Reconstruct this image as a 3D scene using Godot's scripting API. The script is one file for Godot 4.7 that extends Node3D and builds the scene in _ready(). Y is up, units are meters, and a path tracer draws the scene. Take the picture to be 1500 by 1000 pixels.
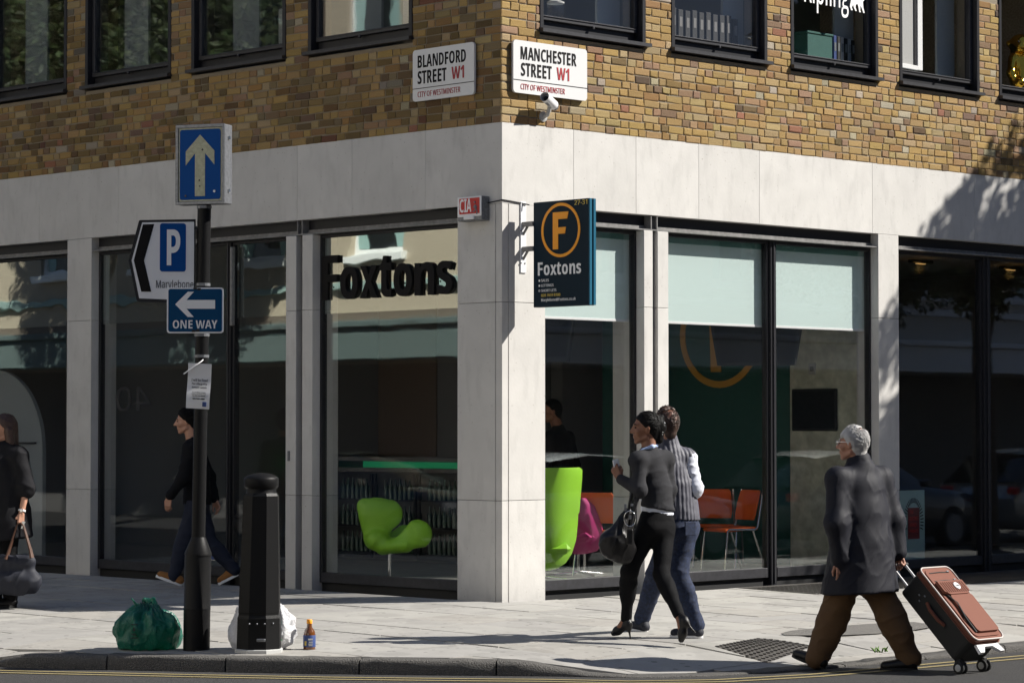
extends Node3D

# ---------------------------------------------------------------- mesh helpers
class MB:
	var st := SurfaceTool.new()
	var g := 0
	func _init() -> void:
		st.begin(Mesh.PRIMITIVE_TRIANGLES)
		st.set_smooth_group(-1)
	func flat() -> void:
		st.set_smooth_group(-1)
	func smooth() -> void:
		g += 1
		st.set_smooth_group(g)
	func tri(a: Vector3, b: Vector3, c: Vector3) -> void:
		st.add_vertex(a)
		st.add_vertex(c)
		st.add_vertex(b)
	func quad(a: Vector3, b: Vector3, c: Vector3, d: Vector3) -> void:
		tri(a, b, c)
		tri(a, c, d)
	func ctri(a: Vector3, b: Vector3, c: Vector3, o: Vector3) -> void:
		if (b - a).cross(c - a).dot(a + b + c - 3.0 * o) < 0.0:
			tri(a, c, b)
		else:
			tri(a, b, c)
	func cquad(a: Vector3, b: Vector3, c: Vector3, d: Vector3, o: Vector3) -> void:
		ctri(a, b, c, o)
		ctri(a, c, d, o)
	func box(c: Vector3, s: Vector3, bs := Basis(), bev := 0.0) -> void:
		flat()
		var h := s * 0.5
		var b := minf(bev, minf(h.x, minf(h.y, h.z)) * 0.9)
		for ax in 3:
			var p := (ax + 1) % 3
			var q := (ax + 2) % 3
			for sg in [-1.0, 1.0]:
				var f := []
				for k in [[-1, -1], [1, -1], [1, 1], [-1, 1]]:
					var v := Vector3()
					v[ax] = h[ax] * sg
					v[p] = (h[p] - b) * k[0]
					v[q] = (h[q] - b) * k[1]
					f.append(c + bs * v)
				cquad(f[0], f[1], f[2], f[3], c)
			if b > 0.0:
				for s1 in [-1.0, 1.0]:
					for s2 in [-1.0, 1.0]:
						var e := []
						for k in [[0, -1], [1, -1], [1, 1], [0, 1]]:
							var v := Vector3()
							v[ax] = (h[ax] - b) * k[1]
							v[p] = (h[p] - (b if k[0] == 1 else 0.0)) * s1
							v[q] = (h[q] - (b if k[0] == 0 else 0.0)) * s2
							e.append(c + bs * v)
						cquad(e[0], e[1], e[2], e[3], c)
		if b > 0.0:
			for sx in [-1.0, 1.0]:
				for sy in [-1.0, 1.0]:
					for sz in [-1.0, 1.0]:
						var hv := Vector3(h.x * sx, h.y * sy, h.z * sz)
						var bv := Vector3(b * sx, b * sy, b * sz)
						var t := []
						for ax in 3:
							var v := hv - bv
							v[ax] = hv[ax]
							t.append(c + bs * v)
						ctri(t[0], t[1], t[2], c)
	func span(x0: float, x1: float, y0: float, y1: float, z0: float, z1: float, bev := 0.0) -> void:
		box(Vector3((x0 + x1) / 2, (y0 + y1) / 2, (z0 + z1) / 2), Vector3(absf(x1 - x0), absf(y1 - y0), absf(z1 - z0)), Basis(), bev)
	func ring_join(rings: Array, closed := true) -> void:
		for i in rings.size() - 1:
			var a: PackedVector3Array = rings[i]
			var b: PackedVector3Array = rings[i + 1]
			var n := a.size()
			for j in (n if closed else n - 1):
				var j2 := (j + 1) % n
				quad(a[j], a[j2], b[j2], b[j])
	func fan(r: PackedVector3Array, up: Vector3) -> void:
		flat()
		var c := Vector3()
		for p in r:
			c += p
		c /= r.size()
		for j in r.size():
			ctri(c, r[j], r[(j + 1) % r.size()], c - up)
	func loft(rings: Array, caps := true) -> void:
		smooth()
		ring_join(rings)
		if caps:
			var a: PackedVector3Array = rings[0]
			var b: PackedVector3Array = rings[-1]
			var ax := b[0] - a[0]
			fan(a, -ax)
			fan(b, ax)
	func tube(pts: Array, radii, n := 8, caps := true, ref := Vector3.ZERO, squash := 1.0) -> void:
		var rings := []
		var u := ref
		for i in pts.size():
			var t: Vector3 = (pts[mini(i + 1, pts.size() - 1)] - pts[maxi(i - 1, 0)]).normalized()
			if u == Vector3.ZERO:
				u = t.cross(Vector3.UP if absf(t.y) < 0.9 else Vector3.RIGHT)
			u = (u - t * u.dot(t)).normalized()
			var v := t.cross(u)
			var r: float = radii[i] if radii is Array else radii
			var ring := PackedVector3Array()
			for j in n:
				var a := TAU * j / n
				ring.append(pts[i] + u * cos(a) * r + v * sin(a) * r * squash)
			rings.append(ring)
		loft(rings, caps)
	func lathe(prof: Array, n := 20, xf := Transform3D()) -> void:
		smooth()
		for i in prof.size() - 1:
			if i > 0:
				var d0: Vector2 = (prof[i] - prof[i - 1]).normalized()
				var d1: Vector2 = (prof[i + 1] - prof[i]).normalized()
				if d0.dot(d1) < 0.8:
					smooth()
			for j in n:
				var a0 := TAU * j / n
				var a1 := TAU * (j + 1) / n
				var p: Vector2 = prof[i]
				var q: Vector2 = prof[i + 1]
				quad(xf * Vector3(p.x * cos(a0), p.y, p.x * sin(a0)), xf * Vector3(q.x * cos(a0), q.y, q.x * sin(a0)), xf * Vector3(q.x * cos(a1), q.y, q.x * sin(a1)), xf * Vector3(p.x * cos(a1), p.y, p.x * sin(a1)))
	func prism(poly: PackedVector2Array, z0: float, z1: float, xf := Transform3D()) -> void:
		flat()
		if Geometry2D.is_polygon_clockwise(poly):
			poly = poly.duplicate()
			poly.reverse()
		var t := Geometry2D.triangulate_polygon(poly)
		for i in range(0, t.size(), 3):
			var a := poly[t[i]]
			var b := poly[t[i + 1]]
			var c := poly[t[i + 2]]
			if (b - a).cross(c - a) < 0.0:
				var s := b
				b = c
				c = s
			tri(xf * Vector3(a.x, a.y, z1), xf * Vector3(b.x, b.y, z1), xf * Vector3(c.x, c.y, z1))
			tri(xf * Vector3(a.x, a.y, z0), xf * Vector3(c.x, c.y, z0), xf * Vector3(b.x, b.y, z0))
		for i in poly.size():
			var a := poly[i]
			var b := poly[(i + 1) % poly.size()]
			quad(xf * Vector3(a.x, a.y, z0), xf * Vector3(b.x, b.y, z0), xf * Vector3(b.x, b.y, z1), xf * Vector3(a.x, a.y, z1))
	func ring2(r0: float, r1: float, z0: float, z1: float, n: int, xf: Transform3D) -> void:   # flat annulus
		flat()
		for i in n:
			var a := Vector2.from_angle(TAU * i / n)
			var b := Vector2.from_angle(TAU * (i + 1) / n)
			prism(PackedVector2Array([a * r0, a * r1, b * r1, b * r0]), z0, z1, xf)
	func done() -> ArrayMesh:
		st.generate_normals()
		st.index()
		return st.commit()

# ---------------------------------------------------------------- implicit bodies, meshed as surface nets
class SDF:
	var A := PackedVector3Array()
	var D := PackedVector3Array()
	var I := PackedFloat32Array()
	var R := PackedFloat32Array()
	var S := PackedFloat32Array()
	var N := PackedVector3Array()
	var F := PackedFloat32Array()
	var N2 := PackedVector3Array()
	var F2 := PackedFloat32Array()
	var G := PackedInt32Array()
	var clips: Array[Plane] = []      # kept: plane.distance_to(p) < 0, on group 0 only
	var k := 0.02
	var h := 0.012
	var disp = null
	var grp := 1
	var V := PackedVector3Array()
	var T := PackedInt32Array()
	func cap(a: Vector3, b: Vector3, r0: float, r1: float, n := Vector3.ZERO, f := 1.0, n2 := Vector3.ZERO, f2 := 1.0) -> void:
		A.append(a)
		D.append(b - a)
		I.append(1.0 / maxf((b - a).length_squared(), 1e-9))
		R.append(r0)
		S.append(r1 - r0)
		N.append(n.normalized() if n != Vector3.ZERO else n)
		F.append(f - 1.0)
		N2.append(n2.normalized() if n2 != Vector3.ZERO else n2)
		F2.append(f2 - 1.0)
		G.append(grp)
	func ball(c: Vector3, r: float, n := Vector3.ZERO, f := 1.0, n2 := Vector3.ZERO, f2 := 1.0) -> void:
		cap(c, c, r, r, n, f, n2, f2)
	func at(p: Vector3, L: PackedInt32Array) -> float:
		var m := 1e3
		var cur := 0
		for i in L:
			if cur == 0 and G[i] == 1:
				cur = 1
				if m < 1e2:
					for c in clips:
						m = maxf(m, c.distance_to(p))
			var q := p - A[i]
			if F[i] != 0.0:
				q += N[i] * (q.dot(N[i]) * F[i])
				if F2[i] != 0.0:
					q += N2[i] * (q.dot(N2[i]) * F2[i])
			var t := clampf(q.dot(D[i]) * I[i], 0.0, 1.0)
			var d := (q - D[i] * t).length() - R[i] - S[i] * t
			var e := k - absf(m - d)
			m = minf(m, d)
			if e > 0.0:
				m -= e * e * 0.25 / k
		if cur == 0 and m < 1e2:
			for c in clips:
				m = maxf(m, c.distance_to(p))
		return m
	func run() -> void:
		var lo := Vector3.ONE * 1e3
		var hi := -lo
		var order := PackedInt32Array()
		for gg in 2:
			for i in A.size():
				if G[i] == gg:
					order.append(i)
		for i in A.size():
			var r := Vector3.ONE * (maxf(R[i], R[i] + S[i]) + 0.02)
			lo = lo.min(A[i] - r).min(A[i] + D[i] - r)
			hi = hi.max(A[i] + r).max(A[i] + D[i] + r)
		lo -= Vector3.ONE * h * 2
		var B := 6
		var bn := Vector3i(((hi - lo) / (h * B)).ceil()) + Vector3i.ONE
		var nx := bn.x * B
		var ny := bn.y * B
		var nz := bn.z * B
		var f := PackedFloat32Array()
		f.resize(nx * ny * nz)
		f.fill(h)
		var hd := B * h * 0.87
		var visit := {}
		for bz in bn.z:
			for by in bn.y:
				for bx in bn.x:
					var c := lo + (Vector3(bx, by, bz) + Vector3.ONE * 0.5) * (B * h)
					var L := PackedInt32Array()
					for i in order:
						var q := c - A[i]
						var t := clampf(q.dot(D[i]) * I[i], 0.0, 1.0)
						if (q - D[i] * t).length() < maxf(R[i], R[i] + S[i]) + hd + k:
							L.append(i)
					if L.is_empty():
						continue
					var d0 := at(c, L)
					if d0 > hd * 2.2:
						continue
					var x0 := bx * B
					var y0 := by * B
					var z0 := bz * B
					if d0 < -hd * 1.6 - k:
						for z in B:
							for y in B:
								var o := ((z0 + z) * ny + y0 + y) * nx + x0
								for x in B:
									f[o + x] = -h
						continue
					for z in B:
						for y in B:
							var o := ((z0 + z) * ny + y0 + y) * nx + x0
							var p := lo + Vector3(x0, y0 + y, z0 + z) * h
							for x in B:
								f[o + x] = at(p, L)
								p.x += h
					for e in 8:
						visit[Vector3i(bx - (e & 1), by - (e >> 1 & 1), bz - (e >> 2))] = true
		var vid := {}
		var cells := []
		var st := [0, 1, nx, nx + 1, nx * ny, nx * ny + 1, nx * ny + nx, nx * ny + nx + 1]
		var offs := []
		for e in 8:
			offs.append(Vector3(e & 1, e >> 1 & 1, e >> 2))
		var edges := [[0, 1], [2, 3], [4, 5], [6, 7], [0, 2], [1, 3], [4, 6], [5, 7], [0, 4], [1, 5], [2, 6], [3, 7]]
		for bk: Vector3i in visit:
			if bk.x < 0 or bk.y < 0 or bk.z < 0:
				continue
			for z in range(bk.z * B, mini(bk.z * B + B, nz - 1)):
				for y in range(bk.y * B, mini(bk.y * B + B, ny - 1)):
					for x in range(bk.x * B, mini(bk.x * B + B, nx - 1)):
						var o := (z * ny + y) * nx + x
						var neg := 0
						for e in 8:
							if f[o + st[e]] < 0.0:
								neg += 1
						if neg == 0 or neg == 8:
							continue
						var sum := Vector3()
						var cnt := 0
						for e in edges:
							var a := f[o + st[e[0]]]
							var b := f[o + st[e[1]]]
							if (a < 0.0) != (b < 0.0):
								sum += offs[e[0]].lerp(offs[e[1]], a / (a - b))
								cnt += 1
						vid[o] = V.size()
						V.append(lo + (Vector3(x, y, z) + sum / cnt) * h)
						cells.append(o)
		var sx := [1, nx, nx * ny]
		for o: int in cells:
			var a := f[o] < 0.0
			for ax in 3:
				var o1: int = o + sx[ax]
				if a == (f[o1] < 0.0):
					continue
				var u: int = sx[(ax + 1) % 3]
				var v: int = sx[(ax + 2) % 3]
				var q0: int = vid.get(o - u - v, -1)
				var q1: int = vid.get(o - v, -1)
				var q3: int = vid.get(o - u, -1)
				if q0 < 0 or q1 < 0 or q3 < 0:
					continue
				var q2: int = vid[o]
				if a:
					T.append_array([q0, q2, q1, q0, q3, q2])
				else:
					T.append_array([q0, q1, q2, q0, q2, q3])
		if disp != null:
			var nn := normals()
			for i in V.size():
				V[i] += nn[i] * disp.call(V[i], nn[i])
	func normals() -> PackedVector3Array:
		var nn := PackedVector3Array()
		nn.resize(V.size())
		for i in range(0, T.size(), 3):
			var n := (V[T[i + 2]] - V[T[i]]).cross(V[T[i + 1]] - V[T[i]])
			nn[T[i]] += n
			nn[T[i + 1]] += n
			nn[T[i + 2]] += n
		for i in nn.size():
			nn[i] = nn[i].normalized()
		return nn

var jobs := []       # [MeshInstance3D, [SDF, ...]]
var flat_jobs: Array[SDF] = []

func blob(called: String, sdfs: Array, m: Material, parent: Node = self) -> MeshInstance3D:
	var mi := MeshInstance3D.new()
	mi.name = called
	mi.material_override = null
	mi.set_meta("mat", m)
	parent.add_child(mi, true)
	jobs.append([mi, sdfs, m])
	for s in sdfs:
		flat_jobs.append(s)
	return mi

func run_job(i: int) -> void:
	flat_jobs[i].run()

func finish_blobs() -> void:
	var id := WorkerThreadPool.add_group_task(run_job, flat_jobs.size(), -1, true)
	WorkerThreadPool.wait_for_group_task_completion(id)
	for j in jobs:
		var v := PackedVector3Array()
		var n := PackedVector3Array()
		var t := PackedInt32Array()
		for s: SDF in j[1]:
			var o := v.size()
			v.append_array(s.V)
			n.append_array(s.normals())
			for q in s.T:
				t.append(q + o)
		var a := []
		a.resize(Mesh.ARRAY_MAX)
		a[Mesh.ARRAY_VERTEX] = v
		a[Mesh.ARRAY_NORMAL] = n
		a[Mesh.ARRAY_INDEX] = t
		var am := ArrayMesh.new()
		am.add_surface_from_arrays(Mesh.PRIMITIVE_TRIANGLES, a)
		am.surface_set_material(0, j[2])
		var mi: MeshInstance3D = j[0]
		mi.mesh = am
		mi.remove_meta("mat")

# ---------------------------------------------------------------- naming helpers
func V(x: float, y: float, z: float) -> Vector3:
	return Vector3(x, y, z)

func put(called: String, mb, m: Material, parent: Node = self, at := Vector3.ZERO, bs := Basis()) -> MeshInstance3D:
	var mi := MeshInstance3D.new()
	mi.name = called
	mi.mesh = mb.done() if mb is MB else mb
	if mi.mesh is PrimitiveMesh:
		mi.mesh.material = m
	else:
		mi.mesh.surface_set_material(0, m)
	mi.transform = Transform3D(bs, at)
	parent.add_child(mi, true)
	return mi

func one(called: String, c: Vector3, s: Vector3, m: Material, parent: Node = self, bev := 0.0, bs := Basis()) -> MeshInstance3D:
	var mb := MB.new()
	mb.box(c, s, bs, bev)
	return put(called, mb, m, parent)

func sp(called: String, x0: float, x1: float, y0: float, y1: float, z0: float, z1: float, m: Material, parent: Node = self, bev := 0.0) -> MeshInstance3D:
	var mb := MB.new()
	mb.span(x0, x1, y0, y1, z0, z1, bev)
	return put(called, mb, m, parent)

func thing(called: String, label: String, category: String, at := Vector3.ZERO, yaw := 0.0, group := "") -> Node3D:
	var o := Node3D.new()
	o.name = called
	o.position = at
	o.rotation.y = deg_to_rad(yaw)
	add_child(o, true)
	tag(o, label, category, group)
	return o

func tag(o: Node, label: String, category: String, group := "") -> Node:
	o.set_meta("label", label)
	o.set_meta("category", category)
	if group:
		o.set_meta("group", group)
	return o

func structure(o: Node) -> Node:
	o.set_meta("kind", "structure")
	return o

func stuff(o: Node) -> Node:
	o.set_meta("kind", "stuff")
	return o

func font(weight := 700) -> SystemFont:
	var f := SystemFont.new()
	f.font_names = PackedStringArray(["Droid Sans"])
	f.font_weight = weight
	return f

# lettering: the string's own box is fitted to width w and height h, its middle at `at`, facing bs.z
func text(called: String, s: String, m: Material, parent: Node, at: Vector3, bs: Basis, w: float, h: float, depth := 0.002, weight := 700) -> MeshInstance3D:
	var t := TextMesh.new()
	t.text = s
	t.font = font(weight)
	t.font_size = 48
	t.pixel_size = 0.01
	t.depth = 0.05
	var arr := t.get_mesh_arrays()
	var am := ArrayMesh.new()
	var box := t.get_aabb()
	var v: PackedVector3Array = arr[Mesh.ARRAY_VERTEX]
	for i in v.size():
		v[i] = (v[i] - box.get_center()) * Vector3(w / box.size.x, h / box.size.y, depth / 0.05)
	arr[Mesh.ARRAY_VERTEX] = v
	var keep := []
	keep.resize(Mesh.ARRAY_MAX)
	keep[Mesh.ARRAY_VERTEX] = v
	keep[Mesh.ARRAY_NORMAL] = arr[Mesh.ARRAY_NORMAL]
	keep[Mesh.ARRAY_INDEX] = arr[Mesh.ARRAY_INDEX]
	am.add_surface_from_arrays(Mesh.PRIMITIVE_TRIANGLES, keep)
	return put(called, am, m, parent, at, bs)

# ---------------------------------------------------------------- materials
var M := {}
var tex := {}

func nz(key: String, freq: float, c0: float, c1: float, oct := 4, kind := FastNoiseLite.TYPE_SIMPLEX_SMOOTH, sd := 1, gap := 0.5) -> NoiseTexture2D:
	if tex.has(key):
		return tex[key]
	var n := FastNoiseLite.new()
	n.noise_type = kind
	n.seed = sd
	n.frequency = freq
	n.fractal_octaves = oct
	n.fractal_gain = gap
	var t := NoiseTexture2D.new()
	t.width = 512
	t.height = 512
	t.seamless = true
	t.noise = n
	var g := Gradient.new()
	g.set_color(0, Color(c0, c0, c0))
	g.set_color(1, Color(c1, c1, c1))
	t.color_ramp = g
	tex[key] = t
	return t

# slabs: mottled, with gum spots, spills and grit
func paving_texture() -> ImageTexture:
	var n := FastNoiseLite.new()
	n.seed = 77
	n.frequency = 0.012
	n.fractal_octaves = 5
	var raw := n.get_seamless_image(640, 640, false, false, 0.1)
	var g := FastNoiseLite.new()
	g.seed = 78
	g.noise_type = FastNoiseLite.TYPE_VALUE
	g.frequency = 0.35
	var grit := g.get_seamless_image(640, 640, false, false, 0.1)
	var im := Image.create(640, 640, false, Image.FORMAT_RGBA8)
	for y in 640:
		for x in 640:
			var v := 0.92 + 0.08 * raw.get_pixel(x, y).r - 0.045 * (1.0 - grit.get_pixel(x, y).r)
			im.set_pixel(x, y, Color(v, v * 0.997, v * 0.99))
	var rng := RandomNumberGenerator.new()
	rng.seed = 5
	for k in 170:
		var c := Vector2(rng.randf() * 640, rng.randf() * 640)
		var big := k < 22
		var r := rng.randf_range(16, 60) if big else rng.randf_range(1.6, 5.0)
		var dark := rng.randf_range(0.94, 0.975) if big else rng.randf_range(0.65, 0.88)
		for y in range(int(c.y - r), int(c.y + r) + 1):
			for x in range(int(c.x - r), int(c.x + r) + 1):
				var px := posmod(x, 640)
				var py := posmod(y, 640)
				var d := Vector2(x, y).distance_to(c) / r + (raw.get_pixel(px, py).r - 0.5) * (1.3 if big else 0.3)
				if d < 1.0:
					var o := im.get_pixel(px, py)
					im.set_pixel(px, py, Color(o.r * dark, o.g * dark, o.b * dark))
	return ImageTexture.create_from_image(im)

# stone: cloudy casting marks, pinholes and run-down streaks
func stone_texture() -> ImageTexture:
	var a := FastNoiseLite.new()
	a.seed = 31
	a.frequency = 0.010
	a.fractal_octaves = 6
	a.fractal_gain = 0.6
	var b := FastNoiseLite.new()
	b.seed = 32
	b.frequency = 0.02
	b.fractal_octaves = 4
	var ia := a.get_seamless_image(512, 512, false, false, 0.1)
	var ib := b.get_seamless_image(512, 512, false, false, 0.1)
	var im := Image.create(512, 512, false, Image.FORMAT_RGBA8)
	for y in 512:
		for x in 512:
			var s := ib.get_pixel(posmod(x * 2, 512), posmod(int(y * 0.5), 512)).r
			var v := 0.935 + 0.065 * ia.get_pixel(x, y).r
			v -= 0.035 * smoothstep(0.55, 0.9, s)
			im.set_pixel(x, y, Color(v, v * 0.992, v * 0.98))
	var rng := RandomNumberGenerator.new()
	rng.seed = 6
	for k in 260:
		var c := im.get_pixel(rng.randi() % 512, rng.randi() % 512)
		im.set_pixel(rng.randi() % 512, rng.randi() % 512, Color(c.r * 0.7, c.g * 0.68, c.b * 0.65))
	return ImageTexture.create_from_image(im)

func lin(r: float, g: float, b: float, a := 1.0) -> Color:
	var c := Color(r, g, b).linear_to_srgb()
	c.a = a
	return c

func mat(key: String, c: Color, rough := 0.8, metal := 0.0, o := {}) -> StandardMaterial3D:
	var m := StandardMaterial3D.new()
	m.resource_name = key
	m.albedo_color = c
	m.roughness = rough
	m.metallic = metal
	if o.has("tex"):
		m.albedo_texture = o.tex
		m.uv1_triplanar = true
		m.uv1_world_triplanar = o.get("world", true)
		m.uv1_scale = Vector3.ONE * o.get("scale", 1.0)
	if o.has("bump"):
		m.heightmap_enabled = true
		m.heightmap_texture = o.bump
		m.heightmap_scale = o.get("bs", 0.2)
		m.uv1_triplanar = true
		m.uv1_world_triplanar = o.get("world", true)
		m.uv1_scale = Vector3.ONE * o.get("scale", 1.0)
	if o.has("spec"):
		m.metallic_specular = o.spec
	if o.has("vc"):
		m.vertex_color_use_as_albedo = true
	if o.has("rim"):
		m.rim_enabled = true
		m.rim = o.rim
	if o.has("coat"):
		m.clearcoat_enabled = true
		m.clearcoat = o.coat
		m.clearcoat_roughness = 0.1
	M[key] = m
	return m

func make_materials() -> void:
	var grain := nz("grain", 0.06, 0.72, 1.0, 5, FastNoiseLite.TYPE_SIMPLEX_SMOOTH, 3, 0.6)
	var patch := nz("patch", 0.012, 0.76, 1.0, 6, FastNoiseLite.TYPE_SIMPLEX_SMOOTH, 5, 0.55)
	var speck := nz("speck", 0.22, 0.35, 1.0, 3, FastNoiseLite.TYPE_VALUE, 8, 0.6)
	var fine := nz("fine", 0.15, 0.0, 1.0, 3, FastNoiseLite.TYPE_SIMPLEX, 9, 0.5)
	var pit := nz("pit", 0.05, 0.0, 1.0, 5, FastNoiseLite.TYPE_SIMPLEX, 10, 0.6)
	var stain := nz("stain", 0.010, 0.86, 1.0, 7, FastNoiseLite.TYPE_SIMPLEX_SMOOTH, 15, 0.62)
	var stone_t := stone_texture()
	var pave_t := paving_texture()
	mat("stone", lin(0.585, 0.58, 0.57), 0.85, 0.0, {"tex": stone_t, "bump": fine, "bs": 0.05, "scale": 0.36})
	mat("stone_b", lin(0.565, 0.56, 0.55), 0.85, 0.0, {"tex": stone_t, "bump": fine, "bs": 0.05, "scale": 0.29})
	mat("pale_terrace", lin(0.56, 0.54, 0.50), 0.9)
	mat("fascia_teal", lin(0.28, 0.38, 0.36), 0.7)
	mat("brick", lin(1, 1, 1), 0.9, 0.0, {"tex": grain, "bump": pit, "bs": 0.5, "scale": 3.0, "vc": true})
	mat("mortar", lin(0.36, 0.30, 0.22), 0.95, 0.0, {"tex": grain, "bump": fine, "bs": 0.3, "scale": 3.0})
	mat("far_brick", lin(0.60, 0.50, 0.385), 0.9, 0.0, {"tex": grain, "scale": 1.0})
	mat("stucco", lin(0.74, 0.71, 0.65), 0.9, 0.0, {"tex": stain, "scale": 0.3})  # pale coat of the added houses that bounce sun onto the corner
	mat("dull_brick", lin(0.26, 0.19, 0.13), 0.9, 0.0, {"tex": grain, "scale": 1.0})
	mat("frame", lin(0.018, 0.018, 0.021), 0.40, 0.0, {"spec": 0.4})
	mat("frame_grey", lin(0.034, 0.034, 0.040), 0.42, 0.0, {"tex": patch, "scale": 2.0})
	mat("steel_grey", lin(0.26, 0.255, 0.25), 0.45, 0.0, {"tex": patch, "scale": 2.0})
	mat("black", lin(0.008, 0.008, 0.009), 0.6)
	mat("black_paint", lin(0.008, 0.008, 0.0085), 0.42, 0.0, {"spec": 0.27, "bump": fine, "bs": 0.06, "scale": 6.0, "world": false})
	var g := mat("glass", Color(0.03, 0.05, 0.05, 0.02), 0.0)
	g.transparency = BaseMaterial3D.TRANSPARENCY_ALPHA
	var white := Image.create(4, 4, false, Image.FORMAT_RGBA8)
	white.fill(Color(1, 1, 1))
	for k in [["film", 0.40, Color(0.88, 0.92, 0.90)], ["coating", 0.17, Color(0.85, 0.9, 0.9)], ["coating_light", 0.05, Color(0.85, 0.92, 0.92)]]:
		var fm := mat(k[0], k[2], 0.015, 1.0)
		fm.albedo_color.a = k[1]
		fm.transparency = BaseMaterial3D.TRANSPARENCY_ALPHA
		fm.albedo_texture = ImageTexture.create_from_image(white)
		fm.heightmap_enabled = true           # panes are never quite flat
		fm.heightmap_texture = nz("wave", 0.006, 0.0, 1.0, 2, FastNoiseLite.TYPE_SIMPLEX_SMOOTH, 21)
		fm.heightmap_scale = 0.05
		fm.uv1_triplanar = true
		fm.uv1_world_triplanar = true
		fm.uv1_scale = Vector3.ONE * 0.5
	mat("blind", lin(0.58, 0.70, 0.68), 0.9)
	mat("blind_case", lin(0.10, 0.22, 0.20), 0.7)
	mat("white", lin(0.80, 0.80, 0.80), 0.6)
	mat("white_gloss", lin(0.76, 0.76, 0.77), 0.35)
	mat("white_dull", lin(0.42, 0.42, 0.41), 0.6)
	mat("plate", lin(0.66, 0.66, 0.66), 0.3)
	mat("ink", lin(0.010, 0.009, 0.009), 0.6, 0.0, {"spec": 0.25})
	mat("poster_red", lin(0.16, 0.012, 0.016), 0.5)
	mat("ink_red", lin(0.34, 0.02, 0.025), 0.5)
	mat("red", lin(0.50, 0.022, 0.018), 0.45)
	mat("sign_blue", lin(0.004, 0.062, 0.25), 0.6, 0.0, {"spec": 0.22})
	mat("sign_teal", lin(0.005, 0.055, 0.14), 0.6, 0.0, {"spec": 0.22})
	mat("arrow_cream", lin(0.52, 0.52, 0.36), 0.5, 0.0, {"tex": patch, "scale": 4.0})
	mat("galv", lin(0.26, 0.27, 0.29), 0.45, 0.6, {"tex": patch, "scale": 5.0})
	mat("chrome", lin(0.75, 0.75, 0.74), 0.12, 1.0)
	mat("navy", lin(0.003, 0.015, 0.028), 0.4, 0.0, {"spec": 0.25})
	mat("teal", lin(0.005, 0.10, 0.17), 0.4)
	mat("orange", lin(0.90, 0.34, 0.01), 0.5)
	mat("dim_orange", lin(0.62, 0.33, 0.05), 0.6)
	mat("yellow_print", lin(0.70, 0.52, 0.10), 0.5)
	mat("slab0", lin(0.375, 0.365, 0.345), 0.88, 0.0, {"tex": pave_t, "bump": pit, "bs": 0.12, "scale": 0.31})
	mat("slab1", lin(0.35, 0.34, 0.325), 0.88, 0.0, {"tex": pave_t, "bump": pit, "bs": 0.12, "scale": 0.37})
	mat("slab2", lin(0.40, 0.39, 0.365), 0.88, 0.0, {"tex": pave_t, "bump": pit, "bs": 0.12, "scale": 0.27})
	mat("slab3", lin(0.365, 0.35, 0.325), 0.88, 0.0, {"tex": pave_t, "bump": pit, "bs": 0.12, "scale": 0.42})
	mat("joint", lin(0.055, 0.05, 0.045), 0.95, 0.0, {"tex": grain, "scale": 2.0})
	mat("kerb", lin(0.30, 0.285, 0.265), 0.9, 0.0, {"tex": speck, "bump": pit, "bs": 2.2, "scale": 2.5})
	mat("asphalt", lin(0.125, 0.12, 0.118), 0.92, 0.0, {"tex": speck, "bump": fine, "bs": 0.7, "scale": 3.0})
	mat("asphalt_patch", lin(0.47, 0.445, 0.41), 0.92, 0.0, {"tex": speck, "bump": fine, "bs": 0.7, "scale": 3.0})
	mat("line", lin(0.62, 0.50, 0.22), 0.8, 0.0, {"tex": speck, "scale": 4.0})
	mat("iron", lin(0.13, 0.12, 0.11), 0.55, 0.3, {"tex": grain, "scale": 6.0})
	mat("wall_dark", lin(0.17, 0.165, 0.16), 0.8)
	mat("wall_grey", lin(0.20, 0.195, 0.18), 0.8, 0.0, {"tex": patch, "scale": 0.8})
	mat("wall_beige", lin(0.70, 0.72, 0.58), 0.8, 0.0, {"tex": patch, "scale": 0.8})
	mat("wall_green", lin(0.012, 0.090, 0.075), 0.6)
	mat("wall_brown", lin(0.16, 0.11, 0.075), 0.7)
	mat("floor_in", lin(0.26, 0.26, 0.24), 0.35, 0.0, {"tex": patch, "scale": 0.8})
	mat("ceiling", lin(0.25, 0.25, 0.25), 0.9)
	mat("room", lin(0.16, 0.18, 0.185), 0.9)
	mat("room_pale", lin(0.30, 0.33, 0.34), 0.9)
	mat("lime", lin(0.28, 0.60, 0.035), 0.45, 0.0, {"rim": 0.2})
	mat("magenta", lin(0.50, 0.03, 0.19), 0.5)
	mat("tangerine", lin(0.82, 0.14, 0.018), 0.5)
	mat("screen", lin(0.004, 0.0045, 0.006), 0.25, 0.0, {"spec": 0.25})
	mat("bottle_green", lin(0.06, 0.10, 0.08), 0.2)
	var led := mat("led", lin(0.02, 0.20, 0.10), 0.5)
	led.emission_enabled = true
	led.emission = lin(0.02, 0.52, 0.20)
	led.emission_energy_multiplier = 0.10
	var lamp := mat("lamp_glow", lin(0.6, 0.45, 0.2), 0.5)
	lamp.emission_enabled = true
	lamp.emission = lin(0.9, 0.55, 0.2)
	lamp.emission_energy_multiplier = 0.25
	mat("gold", lin(0.85, 0.50, 0.06), 0.10, 1.0)
	mat("bark", lin(0.09, 0.07, 0.05), 0.95, 0.0, {"tex": grain, "bump": pit, "bs": 1.5, "scale": 2.0})
	var lf := mat("leaf", lin(0.035, 0.055, 0.016), 0.6, 0.0, {"vc": true})
	lf.backlight_enabled = true
	lf.backlight = lin(0.08, 0.12, 0.02)
	lf.cull_mode = BaseMaterial3D.CULL_DISABLED
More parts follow.
